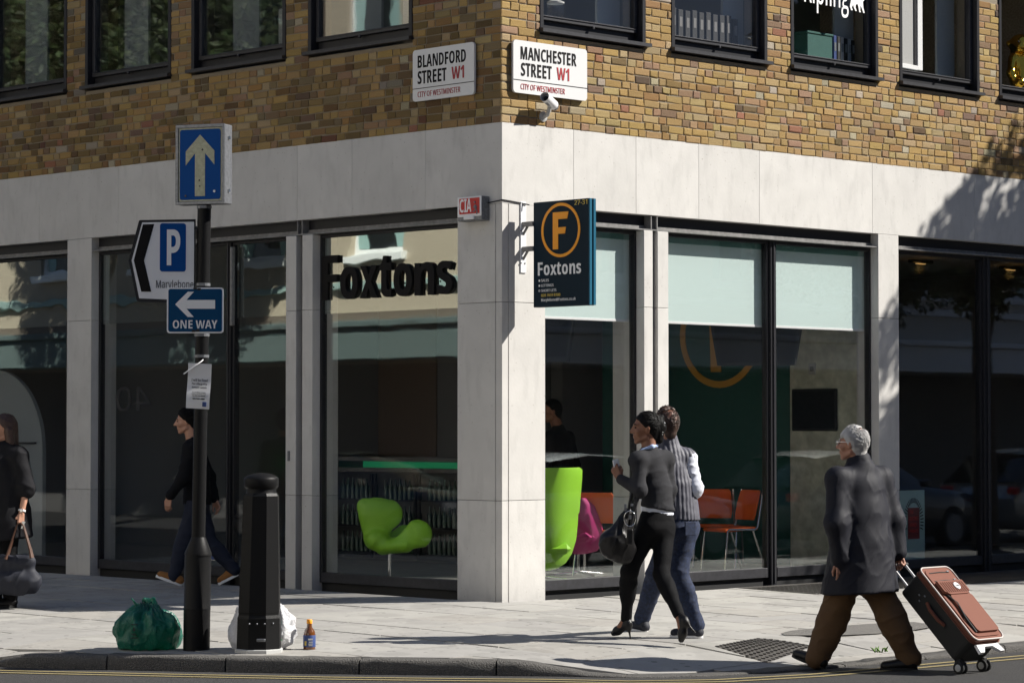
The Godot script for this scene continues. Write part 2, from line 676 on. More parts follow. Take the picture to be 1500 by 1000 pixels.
	mat("weed", lin(0.10, 0.20, 0.03), 0.8)
	# people
	mat("skin_brown", lin(0.23, 0.10, 0.055), 0.55)
	mat("skin", lin(0.45, 0.235, 0.155), 0.55)
	mat("skin_old", lin(0.36, 0.175, 0.115), 0.55)
	mat("hair_black", lin(0.006, 0.0055, 0.0055), 0.5, 0.0, {"spec": 0.22, "bump": fine, "bs": 0.2, "scale": 3.0, "world": false})
	mat("hair_thin", lin(0.15, 0.065, 0.040), 0.5)
	mat("hair_brown", lin(0.050, 0.024, 0.015), 0.5, 0.0, {"bump": fine, "bs": 0.2, "scale": 3.0, "world": false})
	mat("hair_white", lin(0.50, 0.49, 0.48), 0.6, 0.0, {"bump": fine, "bs": 0.5, "scale": 3.0, "world": false})
	mat("knit", lin(0.050, 0.050, 0.055), 0.9, 0.0, {"tex": grain, "bump": fine, "bs": 0.15, "scale": 5.0, "world": false, "spec": 0.25})
	mat("jeans_black", lin(0.0065, 0.0065, 0.0075), 0.75, 0.0, {"bump": fine, "bs": 0.1, "scale": 8.0, "world": false, "spec": 0.22})
	mat("denim", lin(0.022, 0.040, 0.105), 0.85, 0.0, {"tex": nz("denimt", 0.02, 0.45, 1.0, 5), "bump": fine, "bs": 0.1, "scale": 3.0, "world": false})
	mat("denim_dark", lin(0.010, 0.014, 0.030), 0.85)
	mat("gilet", lin(0.115, 0.115, 0.145), 0.6, 0.0, {"tex": grain, "scale": 3.0, "world": false})
	mat("shirt", lin(0.66, 0.68, 0.76), 0.8)
	mat("shirt_blue", lin(0.38, 0.48, 0.72), 0.8)
	mat("coat_black", lin(0.0085, 0.009, 0.0155), 0.66, 0.0, {"spec": 0.36, "bump": fine, "bs": 0.08, "scale": 4.0, "world": false})
	mat("corduroy", lin(0.135, 0.072, 0.030), 0.9, 0.0, {"tex": grain, "scale": 4.0, "world": false})
	mat("leather", lin(0.008, 0.0075, 0.008), 0.35, 0.0, {"spec": 0.38, "bump": fine, "bs": 0.1, "scale": 4.0, "world": false})
	mat("suede", lin(0.30, 0.13, 0.035), 0.9)
	mat("coat_grey", lin(0.017, 0.017, 0.020), 0.8, 0.0, {"spec": 0.25, "tex": grain, "scale": 4.0, "world": false})
	mat("jacket_dark", lin(0.007, 0.007, 0.0085), 0.85, 0.0, {"spec": 0.3})
	mat("case_brown", lin(0.225, 0.070, 0.038), 0.8, 0.0, {"tex": grain, "bump": fine, "bs": 0.1, "scale": 6.0, "world": false})
	mat("case_black", lin(0.010, 0.010, 0.010), 0.7)
	mat("piping", lin(0.55, 0.50, 0.47), 0.5)
	mat("strap_brown", lin(0.075, 0.030, 0.015), 0.6)
	mat("tote", lin(0.010, 0.012, 0.022), 0.7, 0.0, {"bump": fine, "bs": 0.1, "scale": 4.0, "world": false})
	mat("car_silver", lin(0.34, 0.37, 0.39), 0.25, 0.5, {"coat": 1.0})
	mat("car_dark", lin(0.02, 0.025, 0.035), 0.25, 0.2, {"coat": 1.0})
	mat("car_glass", lin(0.01, 0.012, 0.014), 0.03)
	mat("rubber", lin(0.012, 0.012, 0.012), 0.85)
	mat("amber", lin(0.14, 0.045, 0.008), 0.12, 0.0, {"coat": 1.0})
	mat("label_blue", lin(0.03, 0.06, 0.20), 0.5)
	mat("teal_pale", lin(0.30, 0.45, 0.43), 0.6)
	mat("bag_print", lin(0.01, 0.03, 0.025), 0.5)
	mat("bag_green_print", lin(0.05, 0.38, 0.16), 0.5)
	var gb := mat("bag_green", lin(0.010, 0.105, 0.075), 0.28, 0.0, {"bump": pit, "bs": 0.8, "scale": 1.6, "world": false})
	gb.backlight_enabled = true
	gb.backlight = lin(0.02, 0.25, 0.17)
	var wb := mat("bag_white", lin(0.66, 0.66, 0.68), 0.3, 0.0, {"bump": pit, "bs": 0.8, "scale": 1.6, "world": false})
	wb.backlight_enabled = true
	wb.backlight = lin(0.3, 0.3, 0.31)

# ---------------------------------------------------------------- ground
const KERB := [[-6.6, -30.0], [-6.6, -2.6], [-6.35, -0.9], [-5.80, 0.86], [-5.04, 2.05], [-4.45, 2.90], [-3.83, 3.675], [-3.50, 4.06], [-3.18, 4.55], [-2.75, 4.86], [-2.05, 5.04], [-1.25, 5.10], [-0.5, 5.14], [0.75, 5.22], [3.0, 5.28], [40.0, 5.3]]
const ROAD_Y := -0.19

func ss(a: float, b: float, x: float) -> float:
	return smoothstep(a, b, x)

# height of the pavement: a fall away from the building, and dips at the dropped kerbs
func gh(x: float, z: float) -> float:
	var d := Vector2(maxf(-x, 0.0), maxf(z, 0.0)).length()
	var y := -0.015 * d
	var e := 9.0
	for i in KERB.size() - 1:
		var a := Vector2(KERB[i][0], KERB[i][1])
		var b := Vector2(KERB[i + 1][0], KERB[i + 1][1])
		e = minf(e, Vector2(x, z).distance_to(Geometry2D.get_closest_point_to_segment(Vector2(x, z), a, b)))
	var w := ss(1.1, 0.05, e)
	var along := x * 0.58 + z * 0.81      # runs up along the diagonal kerb
	var amt := 0.0
	if x > -3.9 and z > 2.0:
		amt = 0.095 * ss(0.9, 1.75, along) * (1.0 - ss(1.9, 4.4, x + 3.3) * 0.55)
	amt = maxf(amt, 0.085 * ss(-2.62, -3.0, along) * ss(-5.0, -1.6, z))
	return y - amt * w

func G3(x: float, z: float, dy := 0.0) -> Vector3:
	return Vector3(x, gh(x, z) + dy, z)

func pave_poly(inset: float) -> PackedVector2Array:
	var p := PackedVector2Array()
	for k in KERB:
		p.append(Vector2(k[0], k[1]))
	p.append(Vector2(40, 0.0))
	p.append(Vector2(0.0, 0.0))
	p.append(Vector2(0.0, -30))
	var q := Geometry2D.offset_polygon(p, -inset) if inset > 0.0 else [p]
	return q[0]

func sheet(called: String, cells: Array, area: PackedVector2Array, dy: float, m: Material, parent: Node) -> MeshInstance3D:
	var mb := MB.new()
	mb.smooth()
	for c in cells:
		for q: PackedVector2Array in Geometry2D.intersect_polygons(c, area):
			var t := Geometry2D.triangulate_polygon(q)
			for i in range(0, t.size(), 3):
				var a := G3(q[t[i]].x, q[t[i]].y, dy)
				var b := G3(q[t[i + 1]].x, q[t[i + 1]].y, dy)
				var d := G3(q[t[i + 2]].x, q[t[i + 2]].y, dy)
				mb.ctri(a, b, d, Vector3(a.x, -50, a.z))
	return put(called, mb, m, parent)

func rect(x0: float, z0: float, x1: float, z1: float) -> PackedVector2Array:
	return PackedVector2Array([Vector2(x0, z0), Vector2(x1, z0), Vector2(x1, z1), Vector2(x0, z1)])

func make_ground() -> void:
	var rng := RandomNumberGenerator.new()
	rng.seed = 11
	var road := MB.new()
	road.quad(V(-160, ROAD_Y, 160), V(160, ROAD_Y, 160), V(160, ROAD_Y, -160), V(-160, ROAD_Y, -160))
	structure(put("road", road, M.asphalt))
	# bedding under the slabs
	var area := pave_poly(0.12)
	var cells := []
	for i in range(-14, 26):
		for j in range(-24, 12):
			cells.append(rect(i * 0.5, j * 0.5, i * 0.5 + 0.5, j * 0.5 + 0.5))
	cells.append(rect(13.0, 0, 40, 6))
	cells.append(rect(-7, -30, 0, -12.0))
	var pave := sheet("pavement", cells, area, -0.030, M.joint, self)
	structure(pave)
	var slab_area: PackedVector2Array = pave_poly(0.14)
	var holes := [rect(3.1, 0.12, 8.4, 1.2), PackedVector2Array([V2(-1.74, 4.09), V2(-1.02, 3.92), V2(-0.92, 4.42), V2(-1.85, 4.72)])]
	var mats := [M.slab0, M.slab1, M.slab2, M.slab3]
	var row := 0
	var x := -6.62
	while x < 8.4:
		var w := 0.60
		var z := -9.8 + rng.randf() * 0.8
		while z < 5.4:
			var l: float = [0.75, 0.9, 0.9, 0.6][rng.randi() % 4]
			var pcs: Array = Geometry2D.intersect_polygons(rect(x + 0.004, z + 0.004, x + w - 0.004, z + l - 0.004), slab_area)
			for hole in holes:
				var nxt := []
				for q in pcs:
					nxt.append_array(Geometry2D.clip_polygons(q, hole))
				pcs = nxt
			for q: PackedVector2Array in pcs:
				if Geometry2D.is_polygon_clockwise(q) or q.size() < 3:
					continue
				var big := 0.0
				for i in range(1, q.size() - 1):
					big += absf((q[i] - q[0]).cross(q[i + 1] - q[0])) * 0.5
				if big < 0.02:
					continue
				slab(q, rng.randf_range(-0.003, 0.003), mats[rng.randi() % 4], pave)
			z += l
		x += w
		row += 1
	# kerb stones
	var kerb := Node3D.new()
	kerb.name = "kerb"
	add_child(kerb)
	structure(kerb)
	var line := PackedVector2Array()
	for k in KERB:
		line.append(Vector2(k[0], k[1]))
	var cuts := []
	var s := 0.0
	var total := 0.0
	for i in line.size() - 1:
		total += line[i].distance_to(line[i + 1])
	# stones start where the photo shows the breaks
	s = 0.0
	while s < total - 1.0:
		var l := 0.9 + rng.randf() * 0.12
		if s < 24.0 or s > 45.0:
			l = 3.0
		cuts.append([s, minf(s + l, total)])
		s += l
	for c in cuts:
		kerb_stone(line, c[0] + 0.006, c[1] - 0.006, rng, kerb)
	# double yellow lines
	for k in 2:
		var off := 0.24 + 0.16 * k
		var mb := MB.new()
		var pts := Geometry2D.offset_polyline(line, 0.5)
		var prev := []
		for i in line.size():
			var d0 := (line[i] - line[maxi(i - 1, 0)]).normalized()
			var d1 := (line[mini(i + 1, line.size() - 1)] - line[i]).normalized()
			var d := (d0 + d1).normalized()
			var n := Vector2(-d.y, d.x)
			var a := line[i] + n * off
			var b := line[i] + n * (off + 0.055)
			var cur := [Vector3(a.x, ROAD_Y + 0.005, a.y), Vector3(b.x, ROAD_Y + 0.005, b.y)]
			if prev:
				mb.cquad(prev[0], prev[1], cur[1], cur[0], Vector3(a.x, -9, a.y))
			prev = cur
		structure(put("road_marking", mb, M.line))
	# mottled asphalt patch in the footway, near the drain cover
	var pp := PackedVector2Array()
	for i in 14:
		var a := TAU * i / 14.0
		pp.append(V2(0.25, 3.95) + Vector2(cos(a) * 0.95, sin(a) * 0.34) * (0.85 + 0.25 * rng.randf()))
	var pc := []
	for i in 8:
		for j in 5:
			pc.append(rect(-0.9 + i * 0.3, 3.4 + j * 0.3, -0.6 + i * 0.3, 3.7 + j * 0.3))
	structure(sheet("asphalt_patch", pc, pp, 0.006, M.asphalt_patch, self))

func V2(x: float, y: float) -> Vector2:
	return Vector2(x, y)

func slab(q: PackedVector2Array, dy: float, m: Material, parent: Node) -> void:
	var mb := MB.new()
	var top := []
	var ins: Array = Geometry2D.offset_polygon(q, -0.004)
	if ins.is_empty() or ins[0].size() != q.size():
		ins = [q]
	var r: PackedVector2Array = ins[0]
	var t := Geometry2D.triangulate_polygon(r)
	mb.flat()
	for i in range(0, t.size(), 3):
		var a := G3(r[t[i]].x, r[t[i]].y, dy)
		var b := G3(r[t[i + 1]].x, r[t[i + 1]].y, dy)
		var c := G3(r[t[i + 2]].x, r[t[i + 2]].y, dy)
		mb.ctri(a, b, c, Vector3(a.x, -50, a.z))
	var n := q.size()
	if r.size() == n:
		# find the matching start vertex
		var o := 0
		var best := 9.0
		for i in n:
			if r[i].distance_to(q[0]) < best:
				best = r[i].distance_to(q[0])
				o = i
		for i in n:
			var a := G3(r[(i + o) % n].x, r[(i + o) % n].y, dy)
			var b := G3(r[(i + 1 + o) % n].x, r[(i + 1 + o) % n].y, dy)
			var c := G3(q[(i + 1) % n].x, q[(i + 1) % n].y, dy - 0.032)
			var d := G3(q[i].x, q[i].y, dy - 0.032)
			var mid := G3(q[0].x, q[0].y, -3.0)
			mb.cquad(a, b, c, d, (a + b) * 0.5 - (Vector3(0, 1, 0) + (c + d - a - b) * 8.0))
	put("paving_slab", mb, m, parent)

func along_line(line: PackedVector2Array, s: float) -> Array:
	for i in line.size() - 1:
		var l := line[i].distance_to(line[i + 1])
		if s <= l or i == line.size() - 2:
			var d := (line[i + 1] - line[i]) / l
			return [line[i] + d * s, Vector2(-d.y, d.x)]
		s -= l
	return []

func kerb_stone(line: PackedVector2Array, s0: float, s1: float, rng: RandomNumberGenerator, parent: Node) -> void:
	var mb := MB.new()
	var n := maxi(int((s1 - s0) / 0.12), 2)
	var rings := []
	var j0 := rng.randf_range(-0.004, 0.004)
	for i in n + 1:
		var s := lerpf(s0, s1, float(i) / n)
		var e := along_line(line, s)
		var p: Vector2 = e[0]
		var nn: Vector2 = e[1]     # towards the road
		var r := PackedVector3Array()
		var yt := gh(p.x - nn.x * 0.1, p.y - nn.y * 0.1) + j0 + rng.randf_range(-0.005, 0.005)
		yt = maxf(yt, ROAD_Y + 0.012)
		var hgt := yt - ROAD_Y
		var prof := [[0.0, ROAD_Y - 0.05], [0.004, ROAD_Y + hgt * 0.3], [-0.002, yt - minf(0.028, hgt * 0.4)], [-0.010, yt - minf(0.010, hgt * 0.2)], [-0.028, yt], [-0.16, yt + 0.002], [-0.165, ROAD_Y - 0.05]]
		for k in prof.size():
			var w: float = prof[k][0] + rng.randf_range(-0.004, 0.004)
			if (i == 0 or i == n) and k < 5:
				w -= 0.016
			var v: Vector2 = p + nn * w
			r.append(Vector3(v.x, prof[k][1], v.y))
		rings.append(r)
	mb.smooth()
	for i in n:
		var a: PackedVector3Array = rings[i]
		var b: PackedVector3Array = rings[i + 1]
		for k in a.size() - 1:
			mb.cquad(a[k], b[k], b[k + 1], a[k + 1], (a[3] + b[3] + a[6] + b[6]) * 0.25 + Vector3(0, -0.1, 0))
	mb.fan(rings[0], rings[0][0] - rings[1][0])
	mb.fan(rings[n], rings[n][0] - rings[n - 1][0])
	put("kerb_stone", mb, M.kerb, parent)

# ---------------------------------------------------------------- the corner building
var bld: Node3D
const WR := [0.49, 2.325, 4.16, 5.995, 7.83]          # left edges of the upper windows, right facade
const WL := [1.22, 3.11, 5.00, 6.89]                   # the same, left facade (distance from the corner)
const WWR := 1.46
const WWL := 1.54

func brick_color(rng: RandomNumberGenerator, dark: float) -> Color:
	var t := rng.randf()
	var c := Color(0.43, 0.275, 0.095)
	if t < 0.56:
		c = Color(0.44, 0.285, 0.105)
	elif t < 0.70:
		c = Color(0.46, 0.335, 0.16)
	elif t < 0.82:
		c = Color(0.36, 0.205, 0.075)
	elif t < 0.89:
		c = Color(0.37, 0.225, 0.125)
	elif t < 0.905:
		c = Color(0.36, 0.155, 0.085)
	elif t < 0.955:
		c = Color(0.25, 0.155, 0.09)
	else:
		c = Color(0.47, 0.40, 0.28)
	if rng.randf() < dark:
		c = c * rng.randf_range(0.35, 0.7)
	var v := rng.randf_range(0.84, 1.14)
	return Color(c.r * v, c.g * v * rng.randf_range(0.96, 1.04), c.b * v * rng.randf_range(0.85, 1.15))

# one brick: a worn face with soft edges; e = along, n = out of the wall
func brick(mb: MB, o: Vector3, e: Vector3, n: Vector3, w: float, hgt: float, rng: RandomNumberGenerator, c: Color) -> void:
	mb.st.set_color(c)
	mb.flat()
	var up := Vector3.UP
	var out := 0.0055 + rng.randf_range(-0.003, 0.003)
	var b := rng.randf_range(0.005, 0.010)
	var f := []
	var g := []
	for k in [[0, 0, 1, 1], [1, 0, -1, 1], [1, 1, -1, -1], [0, 1, 1, -1]]:
		var jx := rng.randf_range(-0.005, 0.005)
		var jy := rng.randf_range(-0.0045, 0.0045)
		var p: Vector3 = o + e * (w * k[0] + jx) + up * (hgt * k[1] + jy)
		g.append(p - n * 0.014)
		f.append(p + e * (b * k[2]) + up * (b * k[3]) + n * (out + rng.randf_range(-0.0015, 0.0015)))
	var m := []
	for k in 4:
		m.append(g[k] + n * (0.014 + out * 0.45))
	var cen: Vector3 = (f[0] + f[2]) * 0.5 - n * 0.1
	mb.cquad(f[0], f[1], f[2], f[3], cen)
	for k in 4:
		mb.cquad(f[k], f[(k + 1) % 4], m[(k + 1) % 4], m[k], cen)
		mb.cquad(m[k], m[(k + 1) % 4], g[(k + 1) % 4], g[k], cen)

func brick_wall(called: String, o: Vector3, e: Vector3, n: Vector3, length: float, holes: Array, dark: float, sd: int, start: float) -> void:
	var rng := RandomNumberGenerator.new()
	rng.seed = sd
	# the wall behind the faces, in mortar: below the windows, and the piers between them
	var mb := MB.new()
	var wall_b := func(s0: float, s1: float, y0: float, y1: float):
		var a := o + e * s0 - n * 0.30
		var b := o + e * s1 - n * 0.004
		mb.span(minf(a.x, b.x), maxf(a.x, b.x), y0, y1, minf(a.z, b.z), maxf(a.z, b.z))
	wall_b.call(maxf(start, 0.006), length, 4.412, 5.27)
	var s := maxf(start, 0.006)
	for hl in holes:
		wall_b.call(s, hl[0], 5.27, 7.05)
		s = hl[1]
	if s < length:
		wall_b.call(s, length, 5.27, 7.05)
	var wall := put(called, mb, M.mortar, bld)
	var all := []
	var course := 0
	var y := 4.412
	while y < 6.35:
		var spans := []
		if y + 0.066 < 5.285:
			spans.append([start, length])
		else:
			var a := start
			for hl in holes:
				spans.append([a, hl[0] - 0.002])
				a = hl[1] + 0.002
			if a < length:
				spans.append([a, length])
		for sp_ in spans:
			var x: float = sp_[0]
			var first := true
			var header := course % 2 == 0
			while x < sp_[1] - 0.02:
				var w := 0.104 if header else 0.211
				if first and header and sp_[0] > start + 0.1:
					w = 0.06 + rng.randf() * 0.05
				w += rng.randf_range(-0.008, 0.008)
				if rng.randf() < 0.10:
					header = not header
				if x + w > sp_[1] - 0.05:
					w = sp_[1] - x
				all.append([x, y + rng.randf_range(-0.002, 0.002), w, 0.0635])
				x += w + 0.0125
				first = false
				header = not header or rng.randf() < 0.36
		y += 0.0752
		course += 1
	all.sort_custom(func(p, q): return Vector2(p[0], (p[1] - 4.4) * 1.5).length_squared() < Vector2(q[0], (q[1] - 4.4) * 1.5).length_squared())
	var rest := MB.new()
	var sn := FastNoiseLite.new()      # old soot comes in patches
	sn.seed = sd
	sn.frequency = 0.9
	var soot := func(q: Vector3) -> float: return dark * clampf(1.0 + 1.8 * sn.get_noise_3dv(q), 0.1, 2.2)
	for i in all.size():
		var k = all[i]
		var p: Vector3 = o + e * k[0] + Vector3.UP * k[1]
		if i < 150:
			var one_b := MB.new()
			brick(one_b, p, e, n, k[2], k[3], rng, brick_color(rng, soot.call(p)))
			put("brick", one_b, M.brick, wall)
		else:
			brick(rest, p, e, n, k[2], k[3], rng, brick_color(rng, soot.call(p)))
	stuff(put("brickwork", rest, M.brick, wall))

# s runs along the facade from the corner, d is the depth out of the facade (negative: into the building)
func fb(right: bool, s0: float, s1: float, y0: float, y1: float, d0: float, d1: float) -> Array:
	return [s0, s1, y0, y1, d0, d1] if right else [-d0, -d1, y0, y1, -s0, -s1]

func fspan(mb: MB, right: bool, s0: float, s1: float, y0: float, y1: float, d0: float, d1: float, bev := 0.0) -> void:
	var a := fb(right, s0, s1, y0, y1, d0, d1)
	mb.span(a[0], a[1], a[2], a[3], a[4], a[5], bev)

func fpart(called: String, right: bool, s0: float, s1: float, y0: float, y1: float, d0: float, d1: float, m: Material, parent: Node, bev := 0.0) -> MeshInstance3D:
	var mb := MB.new()
	fspan(mb, right, s0, s1, y0, y1, d0, d1, bev)
	return put(called, mb, m, parent)

func upper_window(right: bool, s0: float, w: float, open_deg := 0.0) -> void:
	var s1 := s0 + w
	var mb := MB.new()
	# outer frame with a slim projecting edge
	fspan(mb, right, s0, s0 + 0.05, 5.31, 7.05, 0.012, -0.16, 0.004)
	fspan(mb, right, s1 - 0.05, s1, 5.31, 7.05, 0.012, -0.16, 0.004)
	fspan(mb, right, s0 + 0.05, s1 - 0.05, 6.99, 7.05, 0.010, -0.16, 0.004)
	fspan(mb, right, s0 + 0.05, s1 - 0.05, 5.352, 5.426, -0.085, -0.16, 0.004)
	var w_ := put("upper_window", mb, M.frame, bld)
	# sloping metal sill with end caps
	var sill := MB.new()
	var a := PackedVector2Array([V2(0.062, 5.292), V2(0.062, 5.326), V2(-0.085, 5.354), V2(-0.085, 5.292)])
	var e0 := s0 - 0.01
	var e1 := s1 + 0.035
	if right:
		sill.prism(a, e0, e1, Transform3D(Basis(Vector3(0, 0, 1), Vector3(0, 1, 0), Vector3(1, 0, 0)), Vector3.ZERO))
	else:
		sill.prism(a, e0, e1, Transform3D(Basis(Vector3(-1, 0, 0), Vector3(0, 1, 0), Vector3(0, 0, -1)), Vector3.ZERO))
	put("sill", sill, M.frame_grey, w_)
	# sash
	var sash := MB.new()
	var b := 0.045
	fspan(sash, right, s0 + 0.055, s1 - 0.055, 5.425, 5.425 + b, -0.045, -0.10, 0.004)
	fspan(sash, right, s0 + 0.055, s0 + 0.055 + b, 5.425 + b, 6.98, -0.045, -0.10, 0.004)
	fspan(sash, right, s1 - 0.055 - b, s1 - 0.055, 5.425 + b, 6.98, -0.045, -0.10, 0.004)
	fspan(sash, right, s0 + 0.075, s1 - 0.075, 5.458, 5.464, -0.036, -0.05)
	fspan(sash, right, s0 + w * 0.52, s0 + w * 0.52 + 0.03, 5.402, 5.43, -0.03, -0.06, 0.006)
	put("sash", sash, M.frame_grey, w_)
	fpart("pane", right, s0 + 0.10, s1 - 0.10, 5.47, 6.96, -0.07, -0.082, M.glass, w_)
	if not right:
		fpart("coated_pane", right, s0 + 0.10, s1 - 0.10, 5.47, 6.96, -0.084, -0.087, M.coating, w_)

func lintel(right: bool, s0: float, s1: float) -> void:
	var mb := MB.new()
	fspan(mb, right, s0, s1, 3.528, 3.70, -0.10, -0.30)
	var l := put("steel_lintel", mb, M.frame, bld)
	fpart("lower_web", right, s0, s1, 3.5245, 3.562, -0.088, -0.0985, M.steel_grey, l)
	fpart("flange", right, s0, s1, 3.512, 3.524, -0.012, -0.30, M.steel_grey, l)

func shop_pane(right: bool, s0: float, s1: float, film := false) -> void:
	var mb := MB.new()
	var f := 0.03
	fspan(mb, right, s0, s0 + f, 0.06, 3.505, -0.10, -0.17, 0.003)
	fspan(mb, right, s1 - f, s1, 0.06, 3.505, -0.10, -0.17, 0.003)
	fspan(mb, right, s0 + f, s1 - f, 3.475, 3.505, -0.101, -0.17, 0.003)
	var w := put("shop_window", mb, M.frame, bld)
	fpart("bottom_rail", right, s0 + f, s1 - f, 0.062, 0.162, -0.095, -0.17, M.frame_grey, w, 0.004)
	fpart("kick_plate", right, s0, s1, -0.1, 0.058, -0.135, -0.20, M.black, w)
	fpart("pane", right, s0 + f, s1 - f, 0.162, 3.475, -0.125, -0.137, M.glass, w)
	fpart("coated_pane", right, s0 + f, s1 - f, 0.162, 3.475 if not film else 2.72, -0.1385, -0.1395, M.coating_light, w)
	if film:
		fpart("reflective_film", right, s0 + f, s1 - f, 2.72, 3.474, -0.1222, -0.1245, M.film, w)

func make_building() -> void:
	bld = thing("corner_building", "corner office building of yellow brick over a pale stone and glass shopfront", "building")
	var st: Material = M.stone
	# corner pillar: slabs with open vertical grooves round a core
	var pil := MB.new()
	pil.span(0.012, 0.55, -0.1, 3.66, -0.58, -0.012)
	var pn := put("corner_pillar", pil, M.joint, bld)
	for yy in [[-0.1, 0.918, st], [0.922, 2.748, M.stone_b], [2.752, 3.658, st]]:
		sp("stone_panel", 0.0, 0.0815, yy[0], yy[1], -0.0805, 0.0, yy[2], pn, 0.003)
		sp("stone_panel", 0.0885, 0.567, yy[0], yy[1], -0.30, 0.0, yy[2], pn, 0.003)
		sp("stone_panel", 0.0, 0.30, yy[0], yy[1], -0.596, -0.0875, yy[2], pn, 0.003)
	# stone band of panels with hairline joints
	var band := sp("stone_band", 0.02, 0.86, 3.66, 4.408, -1.02, -0.02, M.stone_b, bld)
	var e := 0.0
	for k in 8:
		var e2: float = [0.95, 1.818, 2.734, 3.664, 5.52, 7.36, 9.2, 12.0][k]
		sp("stone_panel", e + (0.0 if k == 0 else 0.0012), e2 - 0.0012, 3.66, 4.41, -0.4 if k else -1.04, 0.0, [M.stone, M.stone_b][k % 2], band, 0.0015)
		e = e2
	e = 1.04
	for k in 8:
		var e2: float = [2.1, 2.93, 4.4, 5.93, 7.4, 8.9, 10.4, 13.0][k]
		sp("stone_panel", 0.0, 0.4, 3.66, 4.41, -e2 + 0.0012, -e - 0.0012, [M.stone_b, M.stone][k % 2], band, 0.0015)
		e = e2
	# piers
	for p in [[true, 1.929, 2.057, 3.51, 0.42], [true, 2.125, 2.284, 3.51, 0.42], [true, 5.615, 5.972, 3.66, 0.30], [true, 9.3, 12.0, 3.66, 0.4],
			[false, 2.693, 2.85, 3.51, 0.34], [false, 2.945, 3.104, 3.51, 0.34], [false, 6.415, 6.866, 3.66, 0.34], [false, 10.4, 13.0, 3.66, 0.4]]:
		var pr := fpart("stone_pier", p[0], p[1], p[2], -0.1, 0.918, 0.0, -p[4], M.stone_b, bld, 0.004)
		fpart("stone_panel", p[0], p[1], p[2], 0.921, 2.758, 0.0, -p[4], M.stone, pr, 0.004)
		fpart("stone_panel", p[0], p[1], p[2], 2.761, p[3] - 0.002, 0.0, -p[4], M.stone_b, pr, 0.004)
	# dark movement joints between the paired piers
	for p in [[true, 2.057, 2.125], [false, 2.85, 2.945]]:
		var j := fpart("downpipe_channel", p[0], p[1], p[2], -0.1, 3.51, -0.10, -0.25, M.frame, bld)
		fpart("downpipe", p[0], p[1] + 0.022, p[1] + 0.05, -0.05, 3.66, -0.03, -0.10, M.frame_grey, j, 0.012)
	fpart("door_bell", false, 3.03, 3.062, 1.26, 1.36, 0.012, 0.0, M.galv, bld, 0.003)
	# steel lintels, glazing
	for l in [[true, 0.567, 5.615], [true, 5.972, 9.3], [false, 0.596, 6.415], [false, 6.866, 10.4]]:
		lintel(l[0], l[1], l[2])
	for q in [2.04, 2.125]:
		fpart("web_plate", true, q, q + 0.012, 3.52, 3.66, -0.01, -0.1, M.steel_grey, bld)
	for q in [2.86, 2.93]:
		fpart("web_plate", false, q, q + 0.012, 3.52, 3.66, -0.01, -0.1, M.steel_grey, bld)
	shop_pane(true, 0.567, 1.929)
	shop_pane(true, 2.284, 3.922)
	shop_pane(true, 4.012, 5.615)
	shop_pane(true, 5.972, 7.628)
	shop_pane(true, 7.758, 9.3)
	for q in [[true, 3.924, 4.010], [true, 7.63, 7.756], [false, 4.085, 4.15]]:
		var mu := fpart("mullion", q[0], q[1], q[2], -0.1, 3.505, -0.075, -0.2, M.frame, bld, 0.004)
		fpart("cover_strip", q[0], (q[1] + q[2]) / 2 - 0.008, (q[1] + q[2]) / 2 + 0.008, 0.0, 3.50, -0.06, -0.0745, M.frame_grey, mu, 0.003)
	shop_pane(false, 0.596, 2.693, true)
	shop_pane(false, 4.152, 6.415, true)
	shop_pane(false, 6.866, 8.63, true)
	shop_pane(false, 8.64, 10.4, true)
	# glazed door with its transom light
	shop_pane(false, 3.104, 4.083, true)
	fpart("door_handle", false, 4.02, 4.055, 2.64, 3.45, -0.04, -0.085, M.steel_grey, bld, 0.006)
	var stick := fpart("window_sticker", false, 4.24, 4.46, 0.215, 0.31, -0.121, -0.124, M.white_dull, bld)
	fpart("sticker_print", false, 4.25, 4.45, 0.225, 0.30, -0.119, -0.1205, M.label_blue, stick)
	# brick walls over the band
	var hr := []
	for w in WR:
		hr.append([w, w + WWR])
	var hl := []
	for w in WL:
		hl.append([w, w + WWL])
	hl.append([8.78, 8.78 + WWL])
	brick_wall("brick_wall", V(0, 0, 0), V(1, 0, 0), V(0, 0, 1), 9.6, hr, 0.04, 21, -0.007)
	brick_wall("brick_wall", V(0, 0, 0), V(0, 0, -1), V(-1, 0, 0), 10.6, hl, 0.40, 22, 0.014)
	for w in WR:
		upper_window(true, w, WWR)
	for w in hl:
		upper_window(false, w[0], WWL)
	# upper storeys, roof, ceilings, floors and inner walls
	sp("upper_storeys", 0.0, 12.0, 7.05, 11.6, -13.0, 0.0, M.far_brick, bld)
	sp("end_wall", 9.6, 12.0, 4.41, 7.05, -13.0, 0.0, M.far_brick, bld)
	sp("end_wall", 0.0, 12.0, 4.41, 7.05, -13.0, -10.6, M.far_brick, bld)
	sp("end_wall", 0.41, 12.0, -0.2, 4.40, -13.2, -12.0, M.wall_dark, bld)
	sp("end_wall", 11.5, 12.1, -0.2, 4.40, -12.0, -0.41, M.wall_dark, bld)
	sp("floor_slab", 0.41, 11.5, 3.56, 4.405, -12.0, -0.41, M.ceiling, bld)
	sp("shop_floor", 0.20, 11.5, -0.2, 0.07, -12.0, -0.20, M.floor_in, bld)
	# shop partitions
	sp("inner_wall", 5.76, 5.90, 0.07, 3.56, -1.34, -0.31, M.wall_beige, bld)
	sp("inner_wall", 5.76, 5.90, 0.07, 3.56, -4.2, -1.345, M.wall_green, bld)
	sp("inner_wall", 5.905, 11.5, 0.07, 3.56, -5.2, -5.0, M.wall_dark, bld)
	var gw := sp("inner_wall", 4.4, 11.5, 0.07, 3.56, -5.6, -5.25, M.wall_dark, bld)
